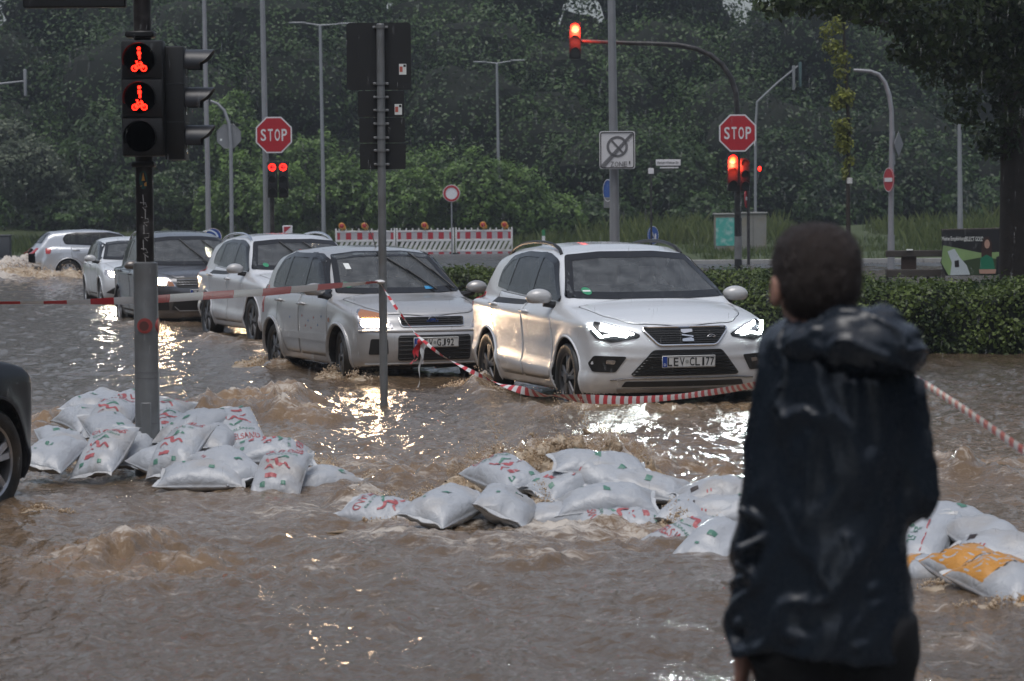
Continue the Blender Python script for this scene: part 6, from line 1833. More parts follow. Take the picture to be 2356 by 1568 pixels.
patch('torn_patch', [(2180, 586), (2196, 580), (2208, 600), (2224, 618), (2232, 640), (2186, 641), (2190, 612)], .006, mat('print_torn', (.48, .55, .58), var=.12, vscale=5))
patch('torn_patch', [(2196, 608), (2206, 606), (2207, 622), (2197, 623)], .003, M_BNBLK)
patch('portrait_hair', [(2262, 556), (2274, 552), (2282, 566), (2282, 606), (2258, 606), (2258, 580)], .005, mat('print_hair', (.04, .02, .015)))
patch('portrait_top', [(2256, 602), (2270, 594), (2284, 602), (2290, 632), (2254, 632)], .001, mat('print_top', (.01, .16, .085)))
mk('portrait_face', xf(lathe([(.001, 0), (.048, 0)], 18, 'y'), (X_(2271), -.003, Z(572)), (0, 0, 0), np.array((1, 1, 1.5))) if False else (np.array([(X_(2271) + .052 * math.cos(t), -.003, Z(570) + .085 * math.sin(t)) for t in np.linspace(0, 2 * PI, 18, endpoint=False)]), [tuple(range(17, -1, -1))]), mat('print_skin', (.42, .26, .20)), o)
patch('portrait_arms', [(2252, 628), (2292, 628), (2290, 638), (2254, 638)], -.003, mat('print_skin', (.42, .26, .20)))
patch('bottle_print', [(2292, 600), (2304, 596), (2308, 606), (2308, 638), (2292, 638)], -.003, M_BNBLK)
patch('corner_label', [(2304, 548), (2311, 548), (2311, 575), (2304, 575)], -.001, M_STICK)
mk('slogan', xf(text('SELECT GOLD.', .085, .36, .012), (X_(2242), .002, Z(558))), M_STICK, o, smooth=False)
mk('slogan_script', xf(text('Meine Empfehlung!', .10, .46, .008), (X_(2195), .002, Z(558))), M_STICK, o, smooth=False)
mk('banner_frame', tube([(X_(2166), .04, Z(537)), (X_(2312), .04, Z(535))], .02, 6), M_WOODD, o)
for u in (2172, 2300): mk('banner_post', box((X_(u), .05, Z(590) - .2), (.05, .05, 1.2), .008), M_WOODD, o)
# ================================================================== sandbags
def bag_mat(name, base, dirt=(.34, .27, .19)):
    m, n, l, b = nt(name)
    setp(b, base=base, rough=.38, spec=.5, coat=.25, coatr=.2)
    tc = n.new('ShaderNodeTexCoord'); oi = n.new('ShaderNodeObjectInfo')
    ad = n.new('ShaderNodeVectorMath'); l.new(tc.outputs['Object'], ad.inputs[0])
    cx = n.new('ShaderNodeCombineXYZ'); ml = n.new('ShaderNodeMath'); ml.operation = 'MULTIPLY'; ml.inputs[1].default_value = 37
    l.new(oi.outputs['Random'], ml.inputs[0]); l.new(ml.outputs[0], cx.inputs[0]); l.new(cx.outputs[0], ad.inputs[1])
    nd = n.new('ShaderNodeTexNoise'); nd.inputs['Scale'].default_value = 3.2; nd.inputs['Detail'].default_value = 7; l.new(ad.outputs[0], nd.inputs['Vector'])
    mr = n.new('ShaderNodeMapRange'); mr.inputs[1].default_value = .50; mr.inputs[2].default_value = .80; mr.inputs[4].default_value = .65; l.new(nd.outputs[0], mr.inputs[0])
    mx = n.new('ShaderNodeMix'); mx.data_type = 'RGBA'; mx.inputs[6].default_value = (*base, 1); mx.inputs[7].default_value = (*dirt, 1)
    l.new(mr.outputs[0], mx.inputs[0]); l.new(mx.outputs[2], b.inputs['Base Color'])
    nb = n.new('ShaderNodeTexNoise'); nb.inputs['Scale'].default_value = 16; nb.inputs['Detail'].default_value = 5; nb.inputs['Distortion'].default_value = .8; l.new(ad.outputs[0], nb.inputs['Vector'])
    bp = n.new('ShaderNodeBump'); bp.inputs['Strength'].default_value = .5; bp.inputs['Distance'].default_value = .02; l.new(nb.outputs[0], bp.inputs['Height']); l.new(bp.outputs[0], b.inputs['Normal'])
    return m
M_BAG = bag_mat('white_plastic_sack', (.40, .425, .46))
M_BAGS = bag_mat('sack_seam', (.52, .54, .56))
M_PRED = mat('print_red', (.38, .09, .10), rough=.4, var=.2, vscale=30)
M_PGRN = mat('print_green_ink', (.08, .21, .16), rough=.4, var=.2, vscale=30)
M_PBLK = mat('print_dark', (.03, .02, .02), rough=.4)
M_YEL = bag_mat('orange_sack', (.55, .25, .035), (.35, .19, .08))
BAG_N = [0]
def sandbag(label, u, v, D, yaw, roll=0, pitch=0, kind='back', L=.57, W=.335, T=.225, flipx=1, group=None):
    BAG_N[0] += 1; sd = BAG_N[0] * 13.7
    rs = np.random.RandomState(BAG_N[0] + 40)
    bend, twist, sagx, fold = rs.uniform(-.10, .16), rs.uniform(-.10, .10), rs.uniform(-.35, .35), rs.uniform(-.5, .5)
    def S(a, b, top=1, off=0.0):
        a = np.asarray(a, float); b = np.asarray(b, float)
        sx = 1 - .05 * (1 - b * b) ** 1 + .035 * np.abs(b) ** 6
        sy = 1 - .09 * (1 - a * a) * 0 - .10 * np.abs(a) ** 5 * (1 - np.abs(b)) + .0
        x = L / 2 * a * sx; y = W / 2 * b * (1 - .13 * np.abs(a) ** 3 * 0) * sy
        e = np.clip(1 - np.abs(a) ** 2.8, 0, 1) ** .62 * np.clip(1 - np.abs(b) ** 2.25, 0, 1) ** .5
        e = e * (1 + .22 * pnoise(a * 1.4 + sd, b * 1.2, 1.5) + sagx * .5 * a * (1 - a * a))
        z = top * T / 2 * e * (1.0 if top > 0 else .78)
        # gathers running in from the stitched ends, creases across the middle
        wr = np.abs(a) ** 3 * np.sin(b * 15 + 3 * pnoise(a * 3, b * 3, sd)) * .012 * (1 - np.abs(b) ** 4) * np.clip(1 - np.abs(a) ** 12, 0, 1)
        cr = .020 * np.minimum(0, -1 + 2.2 * np.abs(pnoise(a * 2.1 + b * .8 + sd, b * 1.3 - sd, 2.2))) * np.clip(e, 0, 1)
        z = z + top * (wr + cr + .006 * fbm(a * 5 + sd, b * 4, 3.0, 3) * np.clip(e, 0, 1))
        z = z + top * off
        # the sand lets the sack slump over what lies beneath it
        z = z - bend * x * x * 2.2 + twist * x * y * 3
        y = y + .06 * fold * x * x * 4
        return np.stack([x, y, z], -1)
    na, nb = 30, 20
    ta = np.sin(np.linspace(-PI / 2, PI / 2, na)); tb = np.sin(np.linspace(-PI / 2, PI / 2, nb))
    A, B_ = np.meshgrid(ta, tb, indexing='ij')
    Vt = S(A, B_, 1).reshape(-1, 3); Vb = S(A, B_, -1).reshape(-1, 3)
    i = np.arange(na * nb).reshape(na, nb); k = na * nb
    F = [tuple(q) for q in np.stack([i[:-1, :-1], i[1:, :-1], i[1:, 1:], i[:-1, 1:]], -1).reshape(-1, 4)]
    F += [tuple(q) for q in (np.stack([i[:-1, :-1], i[:-1, 1:], i[1:, 1:], i[1:, :-1]], -1).reshape(-1, 4) + k)]
    rim = list(i[:, 0]) + list(i[-1, 1:]) + list(i[-2::-1, -1]) + list(i[0, -2:0:-1])
    for p, q in zip(rim, rim[1:] + rim[:1]): F.append((p, p + k, q + k, q))
    root = thing('sandbag', label, 'sandbag', at(u, v, D), 0, group)
    root.rotation_euler = (Matrix.Rotation(RAD(yaw), 3, 'Z') @ Matrix.Rotation(RAD(roll), 3, 'X') @ Matrix.Rotation(RAD(pitch), 3, 'Y')).to_euler()
    yel = kind.startswith('yellow')
    mk('sack', (np.vstack([Vt, Vb]), F), M_BAG, root, smooth='all')
    # stitched end flaps
    for sgn in (-1, 1):
        b_ = np.linspace(-1, 1, 14)
        E0 = S(np.full(14, sgn * .985), b_); E1 = E0 + np.stack([np.full(14, sgn * .022) + .004 * np.sin(b_ * 9 + sd), 0 * b_, .012 * np.sin(b_ * 4 + sd * sgn) - .004], 1)
        Vf = np.vstack([E0 + (0, 0, .002), E1 + (0, 0, .002), E0 - (0, 0, .002), E1 - (0, 0, .002)])
        Ff = [(j, j + 1, j + 15, j + 14) for j in range(13)] + [(j + 28, j + 42, j + 43, j + 29) for j in range(13)] + [(j + 14, j + 15, j + 43, j + 42) for j in range(13)]
        mk('end_flap', (Vf, Ff), M_BAGS, root)
    def stamp(name, vf, cx, cy, m, kd=None, rot=0.0, side=1):
        V, F_ = vf
        X = V[:, 0] * math.cos(rot) - V[:, 2] * math.sin(rot) + cx; Y = V[:, 0] * math.sin(rot) + V[:, 2] * math.cos(rot) + cy
        X, Y = X * flipx, Y * flipx
        V2 = S(X / (L / 2) / .97, Y / (W / 2) / .97, 1, .0028)
        o = mk(name, (V2, F_), m, root, smooth=False)
        if kd: o['kind'] = kd
    def sq(w, h, n=5):
        g = np.linspace(-.5, .5, n); X, Z = np.meshgrid(g * w, g * h, indexing='ij')
        V = np.stack([X, 0 * X, Z], -1).reshape(-1, 3); ii = np.arange(n * n).reshape(n, n)
        return V, [tuple(q) for q in np.stack([ii[:-1, :-1], ii[1:, :-1], ii[1:, 1:], ii[:-1, 1:]], -1).reshape(-1, 4)]
    def strip(pts, w):
        P = np.array(pts, float); t = np.linspace(0, 1, 26); q = np.linspace(0, 1, len(P))
        C_ = np.stack([np.interp(t, q, P[:, 0]), np.interp(t, q, P[:, 1])], 1)
        for _ in range(2): C_[1:-1] = (C_[:-2] + C_[2:] + C_[1:-1] * 2) / 4
        T_ = np.gradient(C_, axis=0); T_ /= np.linalg.norm(T_, axis=1)[:, None] + 1e-9
        Nn = np.stack([-T_[:, 1], T_[:, 0]], 1); ww = w * (.6 + .5 * np.sin(t * PI))[:, None]
        a, b = C_ + Nn * ww / 2, C_ - Nn * ww / 2
        V = np.vstack([np.stack([a[:, 0], 0 * a[:, 0], a[:, 1]], 1), np.stack([b[:, 0], 0 * b[:, 0], b[:, 1]], 1)])
        return V, [(j, j + 1, j + 27, j + 26) for j in range(25)]
    if kind in ('print', 'word'):
        stamp('lettering', text('SPIELSAND', .052, .25, .012), .17 if kind == 'word' else .19, 0, M_PRED, 'stuff', PI / 2)
        stamp('logo_print', strip([(-.06, -.08), (-.01, -.04), (-.05, 0), (.02, .02), (.0, .07), (.04, .09)], .022), 0, 0, M_PRED)
        stamp('logo_print', strip([(.02, -.06), (.045, -.02), (.01, .03)], .02), .02, 0, M_PGRN)
        stamp('logo_print', strip([(-.08, .02), (-.05, .05), (-.08, .08)], .014), 0, 0, M_PRED)
        stamp('label_print', sq(.036, .075), -.15, .03, M_PRED)
        stamp('label_print', sq(.035, .035), -.21, .08, M_PGRN)
        stamp('label_print', sq(.03, .03), -.21, -.06, M_PGRN)
        stamp('small_lettering', text('SPIELSAND', .022, .20, .004), .115, 0, M_PGRN, 'stuff', PI / 2)
    elif kind == 'kg':
        stamp('lettering', text('25 kg', .055, .16, .012), -.02, 0, M_PGRN, 'stuff', 0)
        stamp('logo_print', strip([(.06, .02), (.10, .07), (.15, .05), (.17, .10)], .04), 0, 0, M_PGRN)
        stamp('rule_print', sq(.30, .008), -.02, -.055, M_PRED); stamp('rule_print', sq(.30, .008), -.02, .05, M_PRED)
        stamp('label_print', sq(.03, .045), .22, -.02, M_PBLK)
    elif kind == 'dark':
        stamp('label_print', sq(.045, .045), -.20, -.06, M_PBLK); stamp('small_lettering', text('II', .02, .03), -.12, -.12, M_PRED)
        stamp('label_print', sq(.04, .05), .10, .02, M_PGRN)
    elif yel:
        g = np.linspace(-1, 1, 15)
        for nm, a0, a1 in (('colour_band', -.99, -.02 if kind == 'yellow' else -.5), ('colour_band', .80, .99)):
            aa = np.linspace(a0, a1, 8); A2, B2 = np.meshgrid(aa, g, indexing='ij')
            Vv = S(A2, B2, 1, .0022).reshape(-1, 3); ii = np.arange(8 * 15).reshape(8, 15)
            mk(nm, (Vv, [tuple(q) for q in np.stack([ii[:-1, :-1], ii[1:, :-1], ii[1:, 1:], ii[:-1, 1:]], -1).reshape(-1, 4)]), M_YEL, root, smooth='all')
        if kind == 'yellow': stamp('lettering', text('PLAY SAND', .026, .22, .006) if False else text('SPIELSAND', .026, .22, .006), -.20, 0, mat('print_brown', (.16, .09, .04)), 'stuff', PI / 2)
    else:
        stamp('label_print', sq(.04, .05), .05 + rs.uniform(-.12, .12), rs.uniform(-.08, .06), M_PGRN)
        stamp('label_print', sq(.02, .02), -.14, .07, M_PGRN)
    return root
GL, GM, GR = 'sandbags heaped round the signal post', 'sandbags in the middle of the flood', 'sandbags piled at the far side of the man'
BAGS = [
 # heap round the signal post
 ('sandbag nearest the dark car, lying in front of another plain sandbag', 120, 1049, 20.5, 78, 6, -14, 'back', GL),
 ('plain sandbag slumped behind the one nearest the dark car', 146, 1022, 21.2, -70, -8, 10, 'back', GL),
 ('sandbag at the far back of the heap with water pouring past its end', 224, 933, 23.0, 64, 10, -10, 'back', GL),
 ('muddy sandbag awash behind the heap next to the brown wave', 196, 967, 22.3, -62, 8, 8, 'back', GL),
 ('sandbag with red lettering heaved up just behind the signal post', 286, 944, 22.4, 58, 10, -26, 'word', GL),
 ('crumpled printed sandbag behind the signal post', 256, 964, 22.1, 80, 0, -24, 'print', GL),
 ('sandbag with a green patch sloping down towards the signal post', 258, 994, 21.5, -66, 6, 18, 'back', GL),
 ('sandbag with upside-down red lettering at the foot of the signal post', 240, 1046, 20.6, 72, -6, -30, 'word', GL),
 ('plain sandbag wedged tightly against the signal post', 298, 1030, 20.95, 86, 0, -26, 'plain', GL),
 ('small end of a green printed sandbag showing beyond the signal post', 380, 958, 22.2, 80, 0, -14, 'print', GL),
 ('sandbag with red letters lying flat beyond the signal post', 386, 983, 21.8, -76, 0, 14, 'word', GL),
 ('plain sandbag tilted up behind the red printed one', 444, 985, 21.1, 62, 6, -22, 'back', GL),
 ('large sandbag with red and green print leaning on the signal post', 414, 1035, 20.3, 66, -10, -30, 'print', GL),
 ('sandbag squeezed between two printed sandbags in the heap', 489, 1012, 21.0, 84, 10, -10, 'back', GL),
 ('printed sandbag tilted up at the top of the heap', 545, 993, 21.2, -74, 6, 28, 'print', GL),
 ('long full sandbag crowning the right end of the heap', 626, 1043, 20.5, 4, 14, 3, 'print', GL),
 ('sandbag with its stitched end towards us, lying on the front one', 526, 1078, 19.95, -58, 8, 16, 'dark', GL),
 ('front sandbag of the heap, lying flat on the wet road', 468, 1099, 19.8, -4, 16, 0, 'back', GL),
 ('sandbag with large red upside-down lettering at the right foot of the heap', 645, 1092, 19.8, 82, 0, -26, 'word', GL),
 ('sandbag half hidden under the large printed one', 388, 1068, 20.3, -50, 14, 12, 'back', GL),
 ('sandbag sunk in foam just past the heap', 728, 1112, 20.1, 30, 10, -8, 'plain', GL),
 # middle
 ('sandbag with red lettering almost swallowed by the brown water', 898, 1190, 17.9, -28, 18, 10, 'word', GM),
 ('sandbag with its open end towards us and water curling over it', 1030, 1168, 17.3, 58, 10, -10, 'back', GM),
 ('sandbag tipped on edge, its stitched seam facing us', 1164, 1168, 17.3, 84, 26, -6, 'plain', GM),
 ('sandbag under the breaking wave with muddy water running off it', 1166, 1100, 18.15, -60, 10, 10, 'word', GM),
 ('uppermost long sandbag of the middle pile', 1378, 1076, 18.1, 6, 10, 5, 'back', GM),
 ('sandbag with red and green print under the uppermost one', 1312, 1119, 18.0, 40, 16, -6, 'print', GM),
 ('sandbag with a dark square jutting out below the uppermost one', 1392, 1100, 18.0, -30, 14, 14, 'dark', GM),
 ('sandbag lying behind the broad plain one in the middle pile', 1474, 1125, 17.9, -22, 8, 5, 'plain', GM),
 ('broad plain sandbag with one green patch, front of the middle pile', 1394, 1154, 17.45, 2, 14, -3, 'back', GM),
 ('sandbag mostly under water below the broad plain one', 1318, 1192, 17.45, -4, 6, 0, 'plain', GM),
 ('sandbag with red letters just showing above the foam', 1426, 1210, 17.3, 4, 16, 0, 'word', GM),
 ('sandbag with a dark square on top of the small pile beside the man', 1668, 1142, 17.5, 8, 8, 0, 'dark', GM),
 ('sandbag with a dark square at the foot of the small pile beside the man', 1668, 1184, 17.3, -4, 10, 0, 'dark', GM),
 ('sandbag end jutting from the small pile beside the man', 1592, 1186, 17.35, 78, 8, -4, 'plain', GM),
 ('sandbag with brown water sheeting over it in front of the small pile', 1594, 1246, 16.6, 38, 14, -8, 'word', GM),
 ('sandbag standing upright against the man\'s sleeve edge', 1652, 1262, 15.9, 64, 22, -22, 'back', GM),
 # beyond the man
 ('sandbag with green lettering tucked beside the man\'s elbow', 2110, 1258, 15.6, 70, 0, -28, 'kg', GR),
 ('plain sandbag at the back of the pile past the man', 2160, 1201, 16.3, 30, 8, -4, 'back', GR),
 ('sandbag draped downwards beside the one with green lettering', 2186, 1250, 15.8, -70, 8, 26, 'back', GR),
 ('broad sandbag with a green patch on the pile past the man', 2274, 1245, 15.5, -72, 0, 14, 'back', GR),
 ('sandbag lying on the orange ones at the picture edge', 2330, 1279, 14.9, -30, 10, 8, 'dark', GR),
 ('orange-ended sandbag half under water, smallest of the three orange ones', 2176, 1324, 14.9, -30, 8, 0, 'yellow2', GR),
 ('orange and white sandbag in the middle of the three orange ones', 2256, 1325, 14.5, -64, 10, 14, 'yellow', GR),
 ('orange and white sandbag nearest the picture edge', 2318, 1345, 14.2, -62, 12, 14, 'yellow', GR),
]
for (lb, u, v, D, yaw, roll, pitch, kind, gp_) in BAGS:
    sandbag(lb, u, v, D, yaw, roll, pitch, kind, group=gp_, flipx=1 if 'upside' in lb else (-1 if kind == 'word' else 1))
# ================================================================== churned water thrown up by the sandbags and wheels
M_SPRAY, n_, l_, b_ = nt('churned_muddy_water')
setp(b_, rough=.16, ior=1.33)
tc = n_.new('ShaderNodeTexCoord')
nz = n_.new('ShaderNodeTexNoise'); nz.inputs['Scale'].default_value = 9; nz.inputs['Detail'].default_value = 6; l_.new(tc.outputs['Object'], nz.inputs['Vector'])
rp = n_.new('ShaderNodeMapRange'); rp.inputs[1].default_value = .36; rp.inputs[2].default_value = .62; l_.new(nz.outputs[0], rp.inputs[0])
mx = n_.new('ShaderNodeMix'); mx.data_type = 'RGBA'; mx.inputs[6].default_value = (.46, .33, .20, 1); mx.inputs[7].default_value = (.78, .67, .53, 1); l_.new(rp.outputs[0], mx.inputs[0]); l_.new(mx.outputs[2], b_.inputs['Base Color'])
nb = n_.new('ShaderNodeTexNoise'); nb.inputs['Scale'].default_value = 28; nb.inputs['Detail'].default_value = 5; l_.new(tc.outputs['Object'], nb.inputs['Vector'])
bp = n_.new('ShaderNodeBump'); bp.inputs['Strength'].default_value = .8; bp.inputs['Distance'].default_value = .03; l_.new(nb.outputs[0], bp.inputs['Height']); l_.new(bp.outputs[0], b_.inputs['Normal'])
tr = n_.new('ShaderNodeBsdfTranslucent'); l_.new(mx.outputs[2], tr.inputs[0]); ms = n_.new('ShaderNodeMixShader'); ms.inputs[0].default_value = .35
l_.new(b_.outputs[0], ms.inputs[1]); l_.new(tr.outputs[0], ms.inputs[2]); l_.new(ms.outputs[0], n_['Material Output'].inputs['Surface'])
octa = (np.array([(1, 0, 0), (-1, 0, 0), (0, 1, 0), (0, -1, 0), (0, 0, 1), (0, 0, -1)], float), np.array([(0, 2, 4), (2, 1, 4), (1, 3, 4), (3, 0, 4), (2, 0, 5), (1, 2, 5), (3, 1, 5), (0, 3, 5)]))
def plume(label, lumps, h, froth, base=.5, freq=7.0, sd=0.0, size=1.0):
    """churned mound and the froth flung up from it; lumps: (u, D, half-width m, half-depth m, height m)"""
    Ls = []
    for (u, D, rx, ry, hh) in lumps:
        p = at(u, 481, D); Ls.append((p[0], D, rx, ry, hh))
    lo = np.array([min(l[0] - 1.9 * l[2] for l in Ls), min(l[1] - 1.9 * l[3] for l in Ls), -.10])
    hi = np.array([max(l[0] + 1.9 * l[2] for l in Ls), max(l[1] + 1.9 * l[3] for l in Ls), max(l[4] for l in Ls) * 1.1 + .1])
    def Hf(x, y):
        H = 0
        for (a, b, rx, ry, hh) in Ls:
            H = np.maximum(H, hh * np.exp(-((x - a) / rx) ** 2 - ((y - b) / ry) ** 2))
        return H
    def f(x, y, z):
        q = .07 * fbm(x * 5 + sd, y * 5, z * 5, 2); q2 = .07 * fbm(x * 5, y * 5 + sd, z * 5 + 9, 2)
        H = Hf(x + q, y + q2)
        N = fbm(x * freq + sd, y * freq, z * freq, 4, .62)
        r = 1 - 2 * np.abs(pnoise(x * freq * 2, y * freq * 2 + sd, z * freq * 2))
        return (z + .03 - base * H * (1 + .38 * N + .2 * r)) * .6 + np.clip(H * 4, 0, .6) * (.020 * pnoise(x * 22, y * 22, z * 22) + .012 * pnoise(x * 48, y * 48, z * 48))
    V, F = surface(f, lo, hi, h, 1)
    root = mk('splash', (V, F), M_SPRAY, None, smooth='all', kind='stuff', label=label, category='splash')
    rs = np.random.RandomState(int(sd * 10) + 2)
    n = froth * 5
    wt = np.array([l[2] * l[3] * l[4] for l in Ls]); k = rs.choice(len(Ls), n, p=wt / wt.sum())
    La = np.array(Ls)[k]
    X = La[:, 0] + rs.normal(size=n) * La[:, 2] * .62; Y = La[:, 1] + rs.normal(size=n) * La[:, 3] * .55
    H = Hf(X, Y); t = rs.uniform(size=n)
    Z = H * base * .7 + H * (t ** 1.5) * .72
    cl = fbm(X * 8 + sd, Y * 8, Z * 7, 3)
    ok = (cl > -.05 + .45 * t) & (H > .02)
    X, Y, Z, t = X[ok][:froth], Y[ok][:froth], Z[ok][:froth], t[ok][:froth]
    m = len(X)
    if m:
        R = size * (.0035 + .012 * rs.uniform(size=m) ** 3 * (1.15 - t))
        A = rs.normal(size=(m, 3, 3)); st = rs.uniform(.7, 1.9, (m, 1))
        O = octa[0][None] * np.stack([np.ones(m), np.ones(m), st[:, 0]], 1)[:, None, :]
        an = rs.uniform(-.7, .7, m); ca, sa = np.cos(an), np.sin(an)
        Ox = O[:, :, 0] * ca[:, None] + O[:, :, 2] * sa[:, None]; Oz = -O[:, :, 0] * sa[:, None] + O[:, :, 2] * ca[:, None]
        O = np.stack([Ox, O[:, :, 1], Oz], -1)
        VV = (np.stack([X, Y, Z], 1)[:, None, :] + O * R[:, None, None]).reshape(-1, 3)
        FF = (np.arange(m)[:, None, None] * 6 + octa[1][None]).reshape(-1, 3)
        mk('froth', (VV, FF), M_FROTH, root, smooth='all', kind='stuff')
    return root
M_FROTH, n_, l_, b_ = nt('muddy_froth')
setp(b_, base=(.72, .60, .46), rough=.2, ior=1.33)
tr = n_.new('ShaderNodeBsdfTranslucent'); tr.inputs[0].default_value = (.72, .58, .43, 1); ms = n_.new('ShaderNodeMixShader'); ms.inputs[0].default_value = .45
l_.new(b_.outputs[0], ms.inputs[1]); l_.new(tr.outputs[0], ms.inputs[2]); l_.new(ms.outputs[0], n_['Material Output'].inputs['Surface'])
plume('brown wave breaking over the sandbags in the middle of the flood', [(1145, 18.7, .15, .26, .58), (1210, 18.9, .14, .26, .58), (1275, 19.0, .15, .28, .70), (1335, 18.9, .14, .26, .62), (1400, 18.9, .16, .26, .58), (1100, 18.6, .16, .26, .42), (1210, 18.2, .16, .2, .32), (1465, 18.8, .17, .24, .48), (1040, 18.6, .16, .24, .30)], .0195, 7500, .56, 8.5, 1.0, .8)
plume('broken brown water pouring between the tipped sandbags', [(1235, 17.45, .13, .18, .18), (1095, 17.6, .11, .18, .20), (1075, 17.9, .18, .2, .20), (1245, 17.8, .12, .2, .26)], .017, 1100, .5, 8.5, 2.0, .8)
plume('churned water running past the nearly drowned sandbag', [(985, 18.2, .20, .26, .22), (890, 18.1, .24, .3, .16), (940, 17.8, .22, .22, .12), (1030, 18.1, .16, .2, .24)], .019, 1300, .5, 8.0, 3.0, .9)
plume('brown water spurting beside the small pile next to the man', [(1558, 17.25, .12, .2, .24), (1620, 17.7, .16, .2, .22), (1530, 17.0, .12, .2, .14), (1645, 16.75, .14, .12, .13)], .018, 900, .5, 8.0, 4.0, .8)
plume('brown bow wave spilling round the far end of the heap', [(165, 22.7, .20, .35, .20), (110, 22.3, .25, .3, .12), (235, 23.3, .2, .3, .18), (330, 23.0, .25, .3, .13)], .023, 800, .6, 6.0, 5.0, 1.0)
plume('foaming water gushing round the right foot of the heap', [(760, 20.3, .25, .25, .12), (700, 20.9, .2, .3, .15), (830, 20.2, .3, .25, .09), (440, 22.4, .22, .25, .13), (690, 21.6, .3, .3, .14)], .023, 1000, .55, 7.0, 6.0, .9)
plume('splash at the front wheel of the silver compact car', [(765, 33.2, .16, .3, .16), (830, 32.6, .25, .2, .13)], .03, 500, .6, 6, 7.0, 1.3)
plume('splash at the rear wheel of the silver compact car', [(655, 35.4, .3, .3, .17), (590, 35.9, .3, .3, .13), (700, 35.2, .2, .2, .10)], .032, 500, .6, 6, 8.0, 1.3)
plume('splash between the two leading cars', [(1092, 30.6, .12, .25, .24), (1060, 30.9, .2, .3, .11), (1120, 30.0, .15, .2, .13)], .026, 600, .6, 7, 9.0, 1.2)
plume('spray fanned out behind the silver hatchback', [(30, 82.0, 1.1, .8, .55), (-50, 82.5, 1.2, .9, .62), (100, 81.6, .8, .6, .42), (160, 81.6, .45, .5, .5), (90, 83.5, .7, .6, .5)], .085, 1000, .6, 2.6, 10.0, 3.5)
plume('water creaming past the orange sandbags', [(2190, 14.4, .22, .14, .06), (2300, 13.7, .2, .14, .07), (2150, 15.0, .12, .16, .09)], .018, 500, .6, 8, 11.0, .7)
plume('ruffle of water at the wheel of the dark car', [(70, 18.5, .14, .14, .06), (110, 18.2, .16, .16, .06)], .02, 250, .6, 8, 13.0, .8)

# ================================================================== barrier tape
def tape_mat(name, period):
    m, n, l, b = nt(name)
    setp(b, rough=.35, spec=.5)
    va = n.new('ShaderNodeVertexColor'); va.layer_name = 'run'
    sp_ = n.new('ShaderNodeSeparateColor'); l.new(va.outputs[0], sp_.inputs[0])
    md = n.new('ShaderNodeMath'); md.operation = 'MODULO'; md.inputs[1].default_value = 1.0; l.new(sp_.outputs[0], md.inputs[0])
    gt = n.new('ShaderNodeMath'); gt.operation = 'GREATER_THAN'; gt.inputs[1].default_value = .5; l.new(md.outputs[0], gt.inputs[0])
    mx = n.new('ShaderNodeMix'); mx.data_type = 'RGBA'; mx.inputs[6].default_value = (.70, .70, .70, 1); mx.inputs[7].default_value = (.55, .035, .045, 1)
    l.new(gt.outputs[0], mx.inputs[0]); l.new(mx.outputs[2], b.inputs['Base Color'])
    return m
M_TAPE = tape_mat('barrier_tape', 1)
def ribbon(name, P, width, ang, period, m=M_TAPE, n=260, parent=None, lateral=False, **k):
    """a flat tape along P; ang: turn about the run (0 = upright), both given per point"""
    P = np.asarray(P, float); q = np.linspace(0, 1, len(P)); t = np.linspace(0, 1, n)
    C = np.stack([np.interp(t, q, P[:, j]) for j in range(3)], 1)
    for _ in range(int(n / 14)): C[1:-1] = (C[:-2] + 2 * C[1:-1] + C[2:]) / 4
    w = np.interp(t, np.linspace(0, 1, len(np.atleast_1d(width))), np.atleast_1d(width))
    a = np.interp(t, np.linspace(0, 1, len(np.atleast_1d(ang))), np.atleast_1d(ang))
    T_ = np.gradient(C, axis=0); T_ /= np.linalg.norm(T_, axis=1)[:, None]
    sd_ = np.cross(T_, (0, 0, 1.0)); sd_ /= np.linalg.norm(sd_, axis=1)[:, None]; up = np.cross(sd_, T_)
    d = up * np.cos(a)[:, None] + sd_ * np.sin(a)[:, None]
    nn = np.cross(T_, d)
    s = np.concatenate([[0], np.cumsum(np.linalg.norm(np.diff(C, axis=0), axis=1))])
    V = np.stack([C + d * w[:, None] / 2, C + nn * .003, C - d * w[:, None] / 2], 1).reshape(-1, 3)
    F = []
    for i in range(n - 1):
        for j in (0, 1): F.append((3 * i + j, 3 * i + j + 1, 3 * i + j + 4, 3 * i + j + 3))
    o = mk(name, (V, F), m, parent, smooth='all', **k)
    at_ = o.data.color_attributes.new('run', 'FLOAT_COLOR', 'POINT')
    if lateral: s = np.concatenate([[0], np.cumsum(np.abs(np.diff(C[:, 0])))])
    r = np.repeat(s / period, 3)
    at_.data.foreach_set('color', np.stack([r, r, r, np.ones_like(r)], -1).astype(np.float32).ravel())
    return o
Pl = [at(-60, 698, 21.2), at(150, 696, 21.2), at(330, 691, 21.25), at(470, 681, 22.6), at(620, 672, 24.2), at(760, 659, 26.2), at(871, 649, 27.94)]
tp = ribbon('barrier_tape', Pl, [.030, .032, .055, .06, .062, .062, .05, .02], [.9, .8, .25, .15, .1, .2, .2, .8], .33, lateral=True, label='red and white barrier tape stretched from the signal post to the signpost', category='barrier tape', group='barrier tapes')
Pr = [at(874, 650, 27.94), at(905, 700, 27.6), at(955, 768, 27.2), at(1010, 815, 26.8), at(1080, 853, 26.2), at(1150, 885, 25.6), at(1230, 906, 24.9), at(1330, 918, 24.0), at(1450, 922, 23.0), at(1560, 914, 22.0), at(1660, 900, 20.9), at(1760, 882, 19.6), at(1900, 858, 17.0), at(2010, 850, 14.6), at(2100, 864, 13.0), at(2230, 950, 11.4), at(2356, 1038, 10.3), at(2520, 1150, 9.2)]
